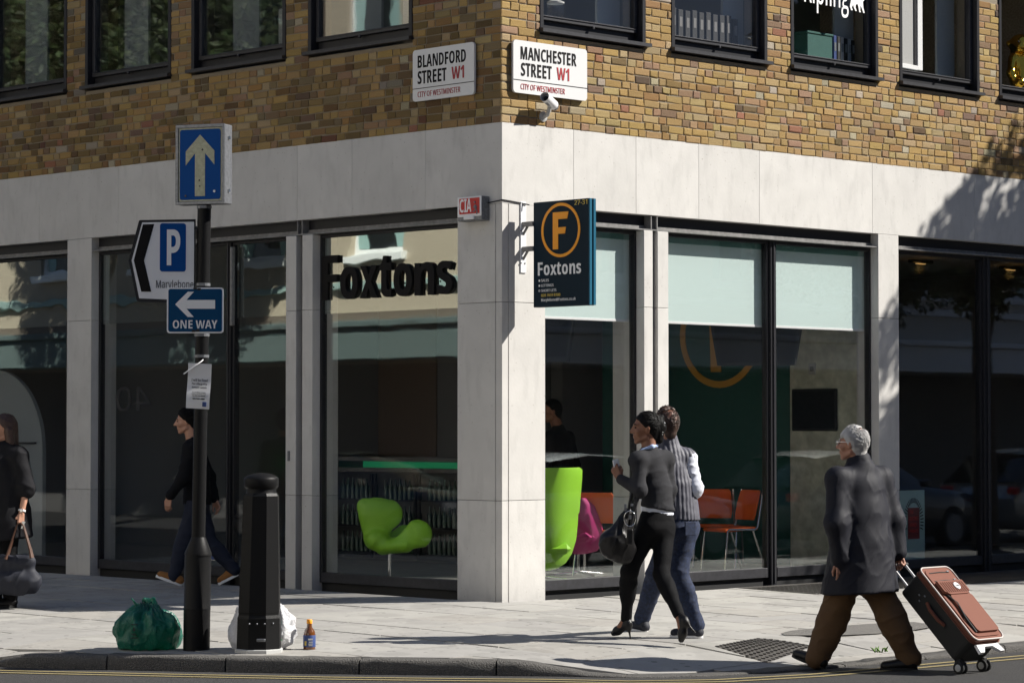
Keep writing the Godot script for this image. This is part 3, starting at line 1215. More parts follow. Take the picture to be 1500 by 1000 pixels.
	sp("inner_wall", 4.40, 4.52, 0.07, 3.56, -12.0, -5.62, M.wall_brown, bld)
	sp("inner_wall", 0.3, 4.39, 0.07, 3.56, -6.80, -6.64, M.wall_dark, bld)
	sp("inner_wall", 3.6, 3.75, 0.07, 3.56, -12.0, -6.81, M.wall_grey, bld)
	# rooms upstairs
	sp("inner_wall", 0.32, 9.6, 4.42, 7.04, -4.2, -4.0, M.room, bld)
	sp("inner_wall", 3.4, 3.6, 4.42, 7.04, -10.6, -4.21, M.room, bld)
	for q in [1.6, 3.46, 5.28, 7.1, 8.95]:
		sp("window_blind", q, q + 0.32, 5.3, 7.04, -0.34, -0.31, M.room_pale, bld)
	for q in [1.3, 3.2, 5.1, 7.0]:
		sp("window_blind", 0.31, 0.34, 5.3, 7.04, -q - 1.15, -q - 0.72, M.room_pale, bld)
	for q in [[1.83, 0.42], [3.72, 0.40]]:
		sp("window_ledge_paper", 0.20, 0.205, 5.46, 5.46 + q[1], -q[0] + 0.25, -q[0] + 0.55, M.white_dull, bld)

# ---------------------------------------------------------------- signs, street furniture
const CY := -44.52      # things that face the photograph's street corner squarely
var FR := Basis()                                             # lettering on the right facade faces +z
var FL := Basis(Vector3.UP, -PI / 2)                          # on the left facade it faces -x

func rounded(w: float, h: float, r: float, n := 5) -> PackedVector2Array:
	var p := PackedVector2Array()
	for c in [[1, 1, 0.0], [-1, 1, 0.5], [-1, -1, 1.0], [1, -1, 1.5]]:
		for i in n + 1:
			p.append(V2((w / 2 - r) * c[0], (h / 2 - r) * c[1]) + Vector2.from_angle(PI * (c[2] + 0.5 * i / n)) * r)
	return p

func plate_print(parent: Node, c: Vector3, bs: Basis, w: float, h: float, rows: Array) -> void:
	# rows: [text, u0, u1, v0, v1, material] as shares of the plate
	for r in rows:
		var at := c + bs * V(((r[1] + r[2]) / 2 - 0.5) * w, (0.5 - (r[3] + r[4]) / 2) * h, 0.0)
		text("lettering", r[0], r[5], parent, at, bs, (r[2] - r[1]) * w, (r[4] - r[3]) * h, 0.003, 400 if r[4] - r[3] < 0.11 else 700)

func street_plate(label: String, right: bool, s0: float, s1: float, rows: Array, line_v: float) -> void:
	var w := s1 - s0
	var h := 0.49
	var bs := FR if right else FL
	var c := V((s0 + s1) / 2, 4.935, 0.035) if right else V(-0.035, 4.935, -(s0 + s1) / 2)
	var t := thing("street_sign", label, "street sign", c, 0.0, "")
	var mb := MB.new()
	mb.prism(rounded(w, h, 0.035), -0.012, 0.012, Transform3D(bs, Vector3.ZERO))
	put("plate", mb, M.plate, t)
	for k in [-0.42, 0.42]:
		for q in [-0.17, 0.17]:
			one("fixing", bs * V(w * k, q, -0.024), V(0.03, 0.03, 0.03), M.frame, t)
	one("rule", bs * V(0, h * (0.5 - line_v), 0.0132), V(w if right else 0.003, 0.006, 0.003 if right else w), M.ink, t)
	plate_print(t, bs * V(0, 0, 0.0142), bs, w, h, rows)

func make_signs() -> void:
	street_plate("white street name plate reading MANCHESTER STREET W1 on the sunlit brick", true, 0.103, 1.086, [["MANCHESTER", 0.095, 0.85, 0.115, 0.355, M.ink], ["STREET", 0.10, 0.51, 0.42, 0.67, M.ink], ["W1", 0.58, 0.75, 0.42, 0.66, M.ink_red], ["CITY OF WESTMINSTER", 0.095, 0.69, 0.82, 0.925, M.ink_red]], 0.755)
	street_plate("white street name plate reading BLANDFORD STREET W1 on the shaded brick", false, 0.322, 1.169, [["BLANDFORD", 0.086, 0.868, 0.115, 0.355, M.ink], ["STREET", 0.086, 0.556, 0.42, 0.67, M.ink], ["W1", 0.64, 0.84, 0.42, 0.66, M.ink_red], ["CITY OF WESTMINSTER", 0.086, 0.78, 0.82, 0.925, M.ink_red]], 0.755)
	# alarm box
	var a := thing("alarm_box", "red and white burglar alarm box on the stone corner pillar", "alarm box", V(-0.05, 3.62, -0.325))
	one("housing", Vector3.ZERO, V(0.10, 0.225, 0.325), M.galv, a, 0.006)
	one("front_panel", V(-0.053, 0.02, 0.0), V(0.008, 0.185, 0.32), M.white_gloss, a, 0.003)
	one("red_panel", V(-0.0585, 0.025, 0.005), V(0.004, 0.145, 0.27), M.red, a)
	text("lettering", "CIA", M.white, a, V(-0.0615, 0.03, -0.045), FL, 0.155, 0.125)
	var runner := MB.new()
	for l in [[[0.0, 0.03], [0.01, -0.005], 0.012], [[0.01, -0.005], [0.028, -0.03], 0.007], [[0.028, -0.03], [0.02, -0.055], 0.006], [[0.01, -0.005], [-0.012, -0.03], 0.007], [[-0.012, -0.03], [-0.03, -0.028], 0.006], [[0.0, 0.025], [0.026, 0.01], 0.006], [[0.0, 0.025], [-0.022, 0.008], 0.006]]:
		runner.tube([V(-0.062, l[0][1], 0.085 + l[0][0]), V(-0.062, l[1][1], 0.085 + l[1][0])], l[2], 6)
	runner.tube([V(-0.062, 0.048, 0.080), V(-0.062, 0.064, 0.082)], 0.010, 8)
	put("running_figure", runner, M.galv, a)
	one("strobe_lens", V(-0.058, -0.085, 0.0), V(0.02, 0.03, 0.14), M.white_gloss, a, 0.006)
	# wire from the alarm along the pillar to the sign
	var wire := MB.new()
	wire.tube([V(-0.02, 3.67, -0.16), V(-0.012, 3.685, -0.02), V(0.0, 3.69, 0.008), V(0.10, 3.685, 0.008), V(0.25, 3.672, 0.008), V(0.30, 3.655, 0.06)], 0.006, 6)
	tag(put("alarm_cable", wire, M.black), "thin black cable from the alarm box along the top of the stone pillar", "cable")
	# projecting shop sign
	var s := thing("projecting_sign", "dark projecting shop sign with an orange F in a ring, on steel brackets", "shop sign", V(0.30, 3.185, 0.505))
	var w := 0.717
	var h := 0.97
	one("sign_box", Vector3.ZERO, V(0.078, h, w), M.navy, s, 0.006)
	for q in [-0.026, 0.026]:
		one("edge_strip", V(q, 0, w / 2 + 0.004), V(0.034, h - 0.004, 0.012), M.teal, s, 0.003)
	one("wall_plate", V(-0.03, 0.17, -0.499), V(0.075, 0.66, 0.012), M.white_gloss, s, 0.003)
	for q in [0.27, 0.04]:
		one("bracket_arm", V(-0.03, q + 0.02, -0.425), V(0.045, 0.045, 0.14), M.steel_grey, s, 0.004)
		one("bracket_gusset", V(-0.03, q - 0.03, -0.465), V(0.02, 0.02, 0.12), M.steel_grey, s, 0.003, Basis(Vector3.RIGHT, -0.9))
	for q in [[-0.02, 0.44], [0.0, 0.44], [-0.05, 0.2], [0.0, 0.2], [-0.05, -0.1], [0.0, -0.1]]:
		one("bolt", V(q[0] - 0.015, q[1] + 0.03, -0.49), V(0.012, 0.012, 0.012), M.frame, s, 0.003)
	var face := Transform3D(FL, V(-0.0395, 0, 0))
	var ring := MB.new()
	ring.ring2(0.222, 0.250, 0.0, 0.003, 40, Transform3D(FL, V(-0.0395, h * 0.22, 0.0)))
	put("ring_emblem", ring, M.orange, s)
	var f := MB.new()
	f.prism(PackedVector2Array([V2(-0.10, -0.175), V2(-0.032, -0.175), V2(-0.032, -0.035), V2(0.055, -0.035), V2(0.068, 0.025), V2(-0.032, 0.025), V2(-0.032, 0.10), V2(0.085, 0.10), V2(0.10, 0.165), V2(-0.10, 0.165)]), 0.0, 0.004, Transform3D(FL, V(-0.0395, h * 0.22, 0.0)))
	put("letter_f", f, M.orange, s)
	plate_print(s, V(-0.041, 0, 0), FL, w, h, [["27-31", 0.745, 0.97, 0.012, 0.055, M.yellow_print], ["Foxtons", 0.09, 0.86, 0.575, 0.70, M.white], ["SALES", 0.15, 0.285, 0.735, 0.76, M.white], ["LETTINGS", 0.15, 0.37, 0.783, 0.808, M.white], ["SHORT LETS", 0.15, 0.42, 0.831, 0.856, M.white], ["020 7659 8100", 0.15, 0.49, 0.875, 0.902, M.yellow_print], ["Marylebone@Foxtons.co.uk", 0.15, 0.765, 0.918, 0.955, M.white]])
	for k in 3:
		var d := MB.new()
		d.ring2(0.0 if k < 2 else 0.007, 0.011, 0.0, 0.002, 10, Transform3D(FL, V(-0.0395, h * (0.5 - 0.748 - 0.048 * k), (0.115 - 0.5) * w)))
		put("bullet", d, M.white, s)
	# raised shop letters on the window
	var L := thing("shop_lettering", "raised black letters spelling Foxtons on the shaded corner window", "lettering", V(0.104, 3.0, -1.712))
	var fo := font()
	var total: float = fo.get_string_size("Foxtons", HORIZONTAL_ALIGNMENT_LEFT, -1, 64).x
	var word := "Foxtons"
	for i in word.length():
		var x0: float = fo.get_string_size(word.substr(0, i), HORIZONTAL_ALIGNMENT_LEFT, -1, 64).x / total
		var x1: float = fo.get_string_size(word.substr(0, i + 1), HORIZONTAL_ALIGNMENT_LEFT, -1, 64).x / total
		var hh: float = 0.315
		var base := -0.145
		if word[i] == "F":
			hh = 0.44
		elif word[i] == "t":
			hh = 0.40
		text("letter", word[i], M.ink, L, V(0, base + hh / 2, ((x0 + x1) / 2 - 0.5) * 1.92), FL, (x1 - x0) * 1.92 * 0.87, hh, 0.030)
	for q in [-0.8, -0.3, 0.25, 0.75]:
		one("fixing_stud", V(0.019, -0.02, q), V(0.006, 0.015, 0.015), M.frame, L)
	# security camera
	var c := thing("security_camera", "silver security camera on a bracket below the street plate", "security camera", V(0.53, 4.50, 0.0))
	var br := MB.new()
	br.lathe([V2(0, 0), V2(0.05, 0), V2(0.05, 0.018), V2(0.02, 0.03), V2(0, 0.03)], 14, Transform3D(Basis(Vector3.RIGHT, PI / 2), Vector3.ZERO))
	br.tube([V(0, 0, 0.02), V(-0.005, 0.01, 0.07), V(-0.02, 0.06, 0.11), V(-0.02, 0.09, 0.115)], 0.020, 10)
	put("bracket", br, M.white_dull, c)
	var cb := MB.new()
	var dir := V(-0.90, 0.26, 0.34).normalized()
	var mid := V(-0.02, 0.118, 0.125)
	cb.tube([mid - dir * 0.115, mid - dir * 0.11, mid + dir * 0.10, mid + dir * 0.105], [0.028, 0.038, 0.040, 0.036], 16)
	put("camera_body", cb, M.galv, c)
	var sh := MB.new()
	sh.tube([mid - dir * 0.08 + V(0, 0.007, 0), mid + dir * 0.14 + V(0, 0.007, 0)], 0.046, 16, false)
	put("sun_shield", sh, M.white_gloss, c)
	var ln := MB.new()
	ln.tube([mid + dir * 0.105, mid + dir * 0.108], 0.026, 14)
	put("lens", ln, M.screen, c)

func make_post() -> void:
	var o := V(-4.752, gh(-4.752, 1.565) - 0.004, 1.565)
	var t := thing("sign_post", "tall black steel sign post with a thick base, near the kerb", "sign post", o, CY)
	var lean := func(y: float) -> float: return 0.010 + 0.0142 * y
	var b := MB.new()
	b.tube([V(0.010, -0.03, 0), V(0.013, 0.30, 0), V(0.0135, 0.305, 0), V(0.0135, 0.315, 0), V(0.014, 0.32, 0), V(0.019, 0.70, 0), V(0.020, 0.715, 0)], [0.101, 0.101, 0.101, 0.103, 0.101, 0.100, 0.098], 28)
	put("base_sleeve", b, M.black_paint, t)
	b = MB.new()
	b.tube([V(0.020, 0.714, 0), V(0.021, 0.73, 0), V(0.022, 0.835, 0), V(0.022, 0.85, 0)], [0.103, 0.102, 0.060, 0.054], 28)
	put("base_cone", b, M.black_paint, t)
	b = MB.new()
	b.tube([V(lean.call(0.84), 0.84, 0), V(lean.call(3.40), 3.40, 0)], 0.0515, 24)
	put("pole", b, M.black_paint, t)
	b = MB.new()
	b.tube([V(-0.125, 1.35, -0.12), V(-0.12, 3.0, -0.12)], 0.03, 12)
	for q in [3.325, 2.74, 2.36, 2.20]:
		var r := MB.new()
		r.tube([V(lean.call(q), q, 0), V(lean.call(q), q + 0.022, 0)], 0.057, 20)
		r.box(V(lean.call(q), q + 0.011, 0.06), V(0.05, 0.022, 0.02))
		put("clamp_band", r, M.galv, t)
	# blue box sign with a white arrow, on top
	var u := thing("arrow_sign", "blue box sign with a cream upward arrow, on top of the post", "road sign", o + Basis(Vector3.UP, deg_to_rad(CY)) * V(0.055, 3.655, 0.0), CY - 20.0)
	one("sign_box", Vector3.ZERO, V(0.41, 0.60, 0.125), M.galv, u, 0.006)
	var fr := MB.new()
	for q in [[0, 0.29, 0.41, 0.025], [0, -0.29, 0.41, 0.025], [-0.194, 0, 0.025, 0.56], [0.194, 0, 0.025, 0.56]]:
		fr.box(V(q[0], q[1], 0.066), V(q[2], q[3], 0.014), Basis(), 0.003)
	put("rim", fr, M.galv, u)
	one("cream_edge", V(0, 0, 0.0635), V(0.362, 0.553, 0.003), M.arrow_cream, u)
	var bl := MB.new()
	bl.prism(rounded(0.34, 0.53, 0.02), 0.0655, 0.068)
	put("blue_panel", bl, M.sign_blue, u)
	var ar := MB.new()
	ar.prism(PackedVector2Array([V2(0, 0.225), V2(0.12, 0.10), V2(0.12, -0.005), V2(0.042, 0.085), V2(0.042, -0.24), V2(-0.042, -0.24), V2(-0.042, 0.085), V2(-0.12, -0.005), V2(-0.12, 0.10)]), 0.068, 0.0705)
	put("arrow", ar, M.arrow_cream, u)
	for q in [[0.02, 0.11, 0.008], [-0.005, -0.12, 0.008], [-0.002, -0.165, 0.006], [0.12, -0.205, 0.011], [-0.12, -0.235, 0.009]]:
		var d := MB.new()
		d.lathe([V2(0, 0.005), V2(q[2] * 0.7, 0.004), V2(q[2], 0)].map(func(v): return v), 8, Transform3D(Basis(Vector3.RIGHT, PI / 2), V(q[0], q[1], 0.0705)))
		put("rivet", d, M.white if q[2] > 0.01 else M.iron, u)
	for q in [0.2, -0.2]:
		one("latch", V(0.208, q, 0.0), V(0.012, 0.03, 0.03), M.chrome, u, 0.003)
	# parking direction sign
	var p := thing("parking_sign", "white arrow shaped parking sign with a blue P, pointing left", "road sign", o + Basis(Vector3.UP, deg_to_rad(CY)) * V(-0.005, 2.93, 0.02), CY + 6.0)
	var outline := PackedVector2Array([V2(0.0, 0.315), V2(-0.415, 0.305), V2(-0.425, 0.30), V2(-0.50, 0.0), V2(-0.44, -0.30), V2(-0.43, -0.31), V2(0.0, -0.325)])
	var pb := MB.new()
	pb.prism(outline, -0.045, 0.0)
	put("sign_back", pb, M.frame, p)
	pb = MB.new()
	pb.prism(PackedVector2Array([V2(-0.012, 0.295), V2(-0.40, 0.287), V2(-0.478, 0.0), V2(-0.42, -0.285), V2(-0.012, -0.30)]), 0.0, 0.004)
	put("white_panel", pb, M.white_gloss, p)
	pb = MB.new()
	pb.prism(PackedVector2Array([V2(-0.395, 0.272), V2(-0.310, 0.275), V2(-0.385, 0.0), V2(-0.330, -0.235), V2(-0.405, -0.235), V2(-0.462, 0.0)]), 0.004, 0.0065)
	put("chevron", pb, M.ink, p)
	pb = MB.new()
	pb.prism(rounded(0.195, 0.365, 0.02), 0.004, 0.0065, Transform3D(Basis(), V(-0.17, 0.10, 0)))
	put("blue_square", pb, M.sign_blue, p)
	text("lettering", "P", M.white, p, V(-0.165, 0.10, 0.0075), Basis(), 0.10, 0.27)
	text("lettering", "Marylebone", M.frame_grey, p, V(-0.155, -0.185, 0.006), Basis(), 0.28, 0.078, 0.002, 400)
	one("mount_rail", V(-0.02, 0.25, -0.06), V(0.06, 0.03, 0.04), M.galv, p)
	# one way plate
	var w := thing("one_way_sign", "blue plate with a white left arrow and the words ONE WAY", "road sign", o + Basis(Vector3.UP, deg_to_rad(CY)) * V(0.0, 2.554, 0.075), CY)
	var wb := MB.new()
	wb.prism(rounded(0.426, 0.344, 0.022), -0.004, 0.0)
	put("white_edge", wb, M.white_gloss, w)
	wb = MB.new()
	wb.prism(rounded(0.404, 0.322, 0.016), 0.0, 0.0025)
	put("blue_panel", wb, M.sign_teal, w)
	wb = MB.new()
	wb.prism(PackedVector2Array([V2(-0.15, 0.045), V2(-0.055, 0.14), V2(-0.01, 0.14), V2(-0.065, 0.078), V2(0.15, 0.078), V2(0.15, 0.012), V2(-0.065, 0.012), V2(-0.01, -0.05), V2(-0.055, -0.05)]), 0.0025, 0.005)
	put("arrow", wb, M.white_gloss, w)
	text("lettering", "ONE WAY", M.white_gloss, w, V(0.0, -0.105, 0.004), Basis(), 0.335, 0.062)
	for q in [[0.0, 0.165], [0.03, 0.16], [-0.01, -0.155], [0.02, -0.15]]:
		one("scuff", V(q[0], q[1], 0.0065), V(0.028, 0.016, 0.006), M.black, w, 0.004)
	# paper notice tied to the pole
	var n := thing("paper_notice", "white paper notice tied to the pole below the ONE WAY plate", "notice", o + Basis(Vector3.UP, deg_to_rad(CY)) * V(0.028, 1.985, 0.062), CY)
	var tilt := Basis(Vector3.BACK, -0.055)
	var nb := MB.new()
	nb.smooth()
	for i in 8:
		for side in [0.0, -0.002]:
			var y0 := -0.17 + 0.34 * i / 8.0
			var y1 := y0 + 0.0425
			var z0: float = 0.010 * sin(i * 0.9) + side
			var z1: float = 0.010 * sin((i + 1) * 0.9) + side
			nb.cquad(tilt * V(-0.088, y0, z0), tilt * V(0.088, y0, z0), tilt * V(0.088, y1, z1), tilt * V(-0.088, y1, z1), V(0, 0, -5.0 if side == 0.0 else 5.0))
	put("paper", nb, M.white_gloss, n)
	var rows := [[0.045, 0.12, 0.020, "I will be fined"], [0.015, 0.115, 0.020, "for illegally"], [-0.012, 0.11, 0.020, "dumped rubbish"], [-0.047, 0.10, 0.009, "It is an offence to leave"], [-0.060, 0.11, 0.009, "waste on the street at any"], [-0.073, 0.10, 0.009, "time other than collection"], [-0.095, 0.09, 0.011, "020 7641 2000"]]
	for r in rows:
		text("lettering", r[3], M.ink, n, tilt * V(0.005, r[0], 0.0125), tilt, r[1], r[2], 0.002)
	one("blue_badge", tilt * V(0.05, -0.135, 0.011), V(0.03, 0.035, 0.004), M.label_blue, n, 0.003, tilt)
	var tie := MB.new()
	tie.tube([V(-0.11, 0.09, 0.03), V(-0.03, 0.15, 0.02), V(0.02, 0.185, 0.01), V(0.03, 0.20, -0.02)], 0.005, 6)
	put("cable_tie", tie, M.white_gloss, n)

func make_bollard() -> void:
	var o := V(-4.543, gh(-4.543, 2.065) - 0.004, 2.065)
	var t := thing("bollard", "black octagonal cast iron bollard with a domed cap, in front of a white bag", "bollard", o, CY)
	var oct := func(mb: MB, prof: Array, n: int):
		var rings := []
		for q in prof:
			var r := PackedVector3Array()
			for i in n:
				var a := TAU * (i + 0.5) / n
				var rr: float = q[0] / cos(PI / n)
				r.append(V(sin(a) * rr + q[1] * 0.012, q[1], cos(a) * rr))
			rings.append(r)
		for i in rings.size() - 1:
			mb.flat()
			var ra: PackedVector3Array = rings[i]
			var rb: PackedVector3Array = rings[i + 1]
			for j in n:
				mb.cquad(ra[j], ra[(j + 1) % n], rb[(j + 1) % n], rb[j], V(0, (ra[j].y + rb[j].y) / 2, 0))
		mb.fan(rings[0], Vector3.DOWN)
		mb.fan(rings[-1], Vector3.UP)
	var mb := MB.new()
	oct.call(mb, [[0.172, -0.03], [0.172, 0.028], [0.165, 0.034]], 8)
	put("pale_foot", mb, M.white_dull, t)
	mb = MB.new()
	oct.call(mb, [[0.160, 0.035], [0.157, 0.262], [0.150, 0.285], [0.150, 0.295]], 8)
	put("lower_collar", mb, M.black_paint, t)
	mb = MB.new()
	oct.call(mb, [[0.149, 0.295], [0.151, 0.305], [0.151, 0.315], [0.128, 1.165], [0.118, 1.185]], 8)
	put("shaft", mb, M.black_paint, t)
	mb = MB.new()
	mb.lathe([V2(0.118, 1.18), V2(0.112, 1.195), V2(0.112, 1.218), V2(0.124, 1.228), V2(0.130, 1.238), V2(0.131, 1.29), V2(0.126, 1.302), V2(0.10, 1.318), V2(0.06, 1.332), V2(0.0, 1.338)], 28, Transform3D(Basis(), V(0.0145, 0, 0)))
	put("domed_cap", mb, M.black_paint, t)
	for q in [-0.075, 0.0, 0.075]:
		one("bolt", V(q * 0.75, 0.225, 0.159), V(0.013, 0.013, 0.01), M.galv, t, 0.004)
	one("bolt", V(0.115, 0.225, 0.115), V(0.013, 0.013, 0.013), M.galv, t, 0.004)
	one("keyhole_plate", V(0.03, 0.105, 0.160), V(0.065, 0.022, 0.008), M.galv, t, 0.004)

func bag(called: String, label: String, o: Vector3, rx: float, hy: float, rz: float, m: Material, sd: int, yaw := CY) -> MeshInstance3D:
	var s := SDF.new()
	s.k = 0.05
	s.h = 0.011
	s.grp = 0
	s.ball(V(0, hy * 0.42, 0), rx, V(0, 1, 0), rx / (hy * 0.52), V(0, 0, 1), rx / rz)
	s.ball(V(-rx * 0.45, hy * 0.28, 0.02), rx * 0.55)
	s.ball(V(rx * 0.45, hy * 0.30, -0.02), rx * 0.58)
	s.ball(V(0.02, hy * 0.72, 0), rx * 0.42)
	s.clips = [Plane(Vector3.DOWN, 0.0)]
	var n := FastNoiseLite.new()
	n.seed = sd
	n.frequency = 1.0
	n.fractal_octaves = 1
	var top := hy * 0.85
	s.disp = func(p: Vector3, _n: Vector3) -> float:
		var a := atan2(p.z, p.x)
		var up := clampf(p.y / top, 0.0, 1.3)
		var crease := pow(1.0 - minf(absf(n.get_noise_3d(cos(a) * 2.6, up * 1.4, sin(a) * 2.6)) * 2.4, 1.0), 3.0)
		var folds := 0.3 * crease + n.get_noise_3d(cos(a) * (1.2 + up * 1.6), up * 0.5, sin(a) * (1.2 + up * 1.6))
		return folds * lerpf(0.016, 0.040, up) + absf(n.get_noise_3d(p.x * 5.0, p.y * 5.0, p.z * 5.0)) * -0.022 + n.get_noise_3d(p.x * 14.0, p.y * 14.0, p.z * 14.0) * 0.004
	var root := blob(called, [s], m)
	root.position = o
	root.rotation.y = deg_to_rad(yaw)
	tag(root, label, "rubbish bag")
	return root

func make_litter() -> void:
	var o := V(-4.946, gh(-4.946, 1.235) - 0.002, 1.235)
	var g := bag("rubbish_bag", "tied green plastic rubbish bag slumped on the pavement left of the post", o, 0.245, 0.34, 0.20, M.bag_green, 4)
	var k := SDF.new()
	k.k = 0.012
	k.h = 0.008
	k.cap(V(0.0, 0.27, 0), V(0.01, 0.335, 0), 0.055, 0.03)
	k.cap(V(-0.02, 0.315, 0.01), V(-0.085, 0.335, 0.02), 0.022, 0.012, V(0, 0, 1), 1.6)
	k.cap(V(-0.085, 0.335, 0.02), V(-0.12, 0.385, 0.02), 0.014, 0.006)
	k.cap(V(0.01, 0.33, 0), V(-0.03, 0.372, 0.0), 0.022, 0.014)
	k.cap(V(-0.03, 0.372, 0.0), V(0.04, 0.375, 0.01), 0.014, 0.014)
	k.cap(V(0.04, 0.375, 0.01), V(0.07, 0.32, 0.03), 0.016, 0.020)
	k.cap(V(0.07, 0.32, 0.03), V(0.11, 0.28, 0.04), 0.022, 0.018)
	var nn := FastNoiseLite.new()
	nn.frequency = 1.0
	k.disp = func(p: Vector3, _n: Vector3) -> float: return nn.get_noise_3d(p.x * 40, p.y * 40, p.z * 40) * 0.009
	blob("knot", [k], M.bag_green, g)
	# faint printed panel on the near side
	for r in [[-0.075, 0.20, 0.05, 0.006], [-0.075, 0.10, 0.05, 0.006], [-0.075, 0.165, 0.016, 0.026], [-0.078, 0.13, 0.035, 0.006], [-0.072, 0.118, 0.03, 0.005]]:
		var pr := MB.new()
		pr.box(V(r[0], r[1], 0.196 - absf(r[1] - 0.14) * 0.25), V(r[2], r[3], 0.03), Basis())
		put("print", pr, M.bag_print, g)
	o = V(-4.34, gh(-4.34, 2.03) - 0.002, 2.03)
	o = V(-4.40, gh(-4.40, 1.92) - 0.002, 1.92)
	var w := bag("rubbish_bag", "translucent white plastic rubbish bag with a green printed ring, behind the bollard", o, 0.245, 0.40, 0.17, M.bag_white, 9)
	var rg := MB.new()
	rg.ring2(0.055, 0.078, 0.0, 0.012, 24, Transform3D(Basis(Vector3.UP, 0.6), V(0.125, 0.15, 0.135)))
	put("green_ring_print", rg, M.bag_green_print, w)
	# medicine bottle
	o = V(-4.151, gh(-4.151, 2.182) - 0.001, 2.182)
	var b := thing("bottle", "small brown glass bottle with a blue label and a yellow cap, on the pavement", "bottle", o, CY)
	var mb := MB.new()
	mb.lathe([V2(0, 0.0), V2(0.042, 0.0), V2(0.046, 0.006), V2(0.046, 0.115), V2(0.040, 0.14), V2(0.020, 0.168), V2(0.0175, 0.20), V2(0.0, 0.20)], 22)
	put("glass_body", mb, M.amber, b)
	mb = MB.new()
	mb.lathe([V2(0.0466, 0.022), V2(0.0472, 0.024), V2(0.0472, 0.108), V2(0.0466, 0.11)], 22)
	put("label", mb, M.label_blue, b)
	for q in [[0.012, 0.08, 0.035, 0.012], [0.014, 0.060, 0.03, 0.006], [0.012, 0.046, 0.034, 0.006], [0.012, 0.034, 0.03, 0.005], [-0.026, 0.05, 0.016, 0.034]]:
		one("print", V(q[0], q[1], sqrt(0.0472 * 0.0472 - q[0] * q[0]) + 0.0002), V(q[2], q[3], 0.002), M.white_dull if q[0] > 0 else M.yellow_print, b, 0.0, Basis(Vector3.UP, asin(q[0] / 0.0472)))
	mb = MB.new()
	mb.lathe([V2(0.0, 0.196), V2(0.021, 0.196), V2(0.0215, 0.222), V2(0.019, 0.226), V2(0.0, 0.226)], 18)
	put("cap", mb, M.orange, b)

func make_covers() -> void:
	# tread plate drain cover
	var c := [V2(-1.74, 4.09), V2(-1.02, 3.92), V2(-0.92, 4.42), V2(-1.85, 4.72)]
	var at := func(u: float, v: float, dy: float) -> Vector3:
		var p: Vector2 = c[0].lerp(c[1], u).lerp(c[3].lerp(c[2], u), v)
		return G3(p.x, p.y, dy)
	var t := thing("drain_cover", "rusty iron drain cover with raised studs, in the pavement ahead of the old man", "drain cover")
	var mb := MB.new()
	mb.cquad(at.call(0.01, 0.01, -0.004), at.call(0.99, 0.01, -0.004), at.call(0.99, 0.99, -0.004), at.call(0.01, 0.99, -0.004), V(-1.4, -20, 4.3))
	put("plate", mb, M.iron, t)
	for i in 13:
		for j in 9:
			var u := (i + 0.5) / 13.0
			var v := (j + 0.5) / 9.0
			var p: Vector3 = at.call(u, v, 0.0)
			one("stud", p, V(0.034, 0.012, 0.026), M.iron, t, 0.004, Basis(Vector3.UP, 0.785 if (i + j) % 2 else -0.785))
	# light well grille along the right shopfront
	var g := thing("pavement_grille", "long dark steel grille set in the pavement along the sunlit shopfront", "grille")
	var f := MB.new()
	for q in [[3.1, 8.4, 0.12, 0.15], [3.1, 8.4, 1.17, 1.20], [3.1, 3.13, 0.15, 1.17], [8.37, 8.4, 0.15, 1.17]]:
		f.span(q[0], q[1], -0.07, gh(5.0, (q[2] + q[3]) / 2) + 0.002, q[2], q[3])
	put("frame", f, M.iron, g)
	for i in 74:
		sp("bar", 3.155 + i * 0.07, 3.17 + i * 0.07, -0.05, -0.007, 0.152, 1.168, M.iron, g)
	for i in 16:
		sp("cross_bar", 3.135, 8.365, -0.046, -0.0105, 0.20 + i * 0.06, 0.21 + i * 0.06, M.iron, g)
	var pit := MB.new()
	pit.quad(V(3.1, -0.16, 1.2), V(8.4, -0.16, 1.2), V(8.4, -0.16, 0.12), V(3.1, -0.16, 0.12))
	put("well_floor", pit, M.black, g)
	# weeds in the kerb joint
	var rng := RandomNumberGenerator.new()
	rng.seed = 5
	var wd := thing("weed", "small tuft of green weeds at the kerb between the old man's feet", "weed", V(-0.98, -0.10, 5.10))
	for k in 9:
		var b := MB.new()
		var a := rng.randf() * TAU
		var d := V(cos(a), 0, sin(a)) * rng.randf_range(0.02, 0.05)
		var p0 := V(rng.randf_range(-0.07, 0.07), 0, rng.randf_range(-0.03, 0.03))
		b.tube([p0, p0 + d * 0.5 + V(0, 0.025, 0), p0 + d + V(0, rng.randf_range(0.02, 0.05), 0)], [0.006, 0.007, 0.001], 4)
		put("blade", b, M.weed, wd)

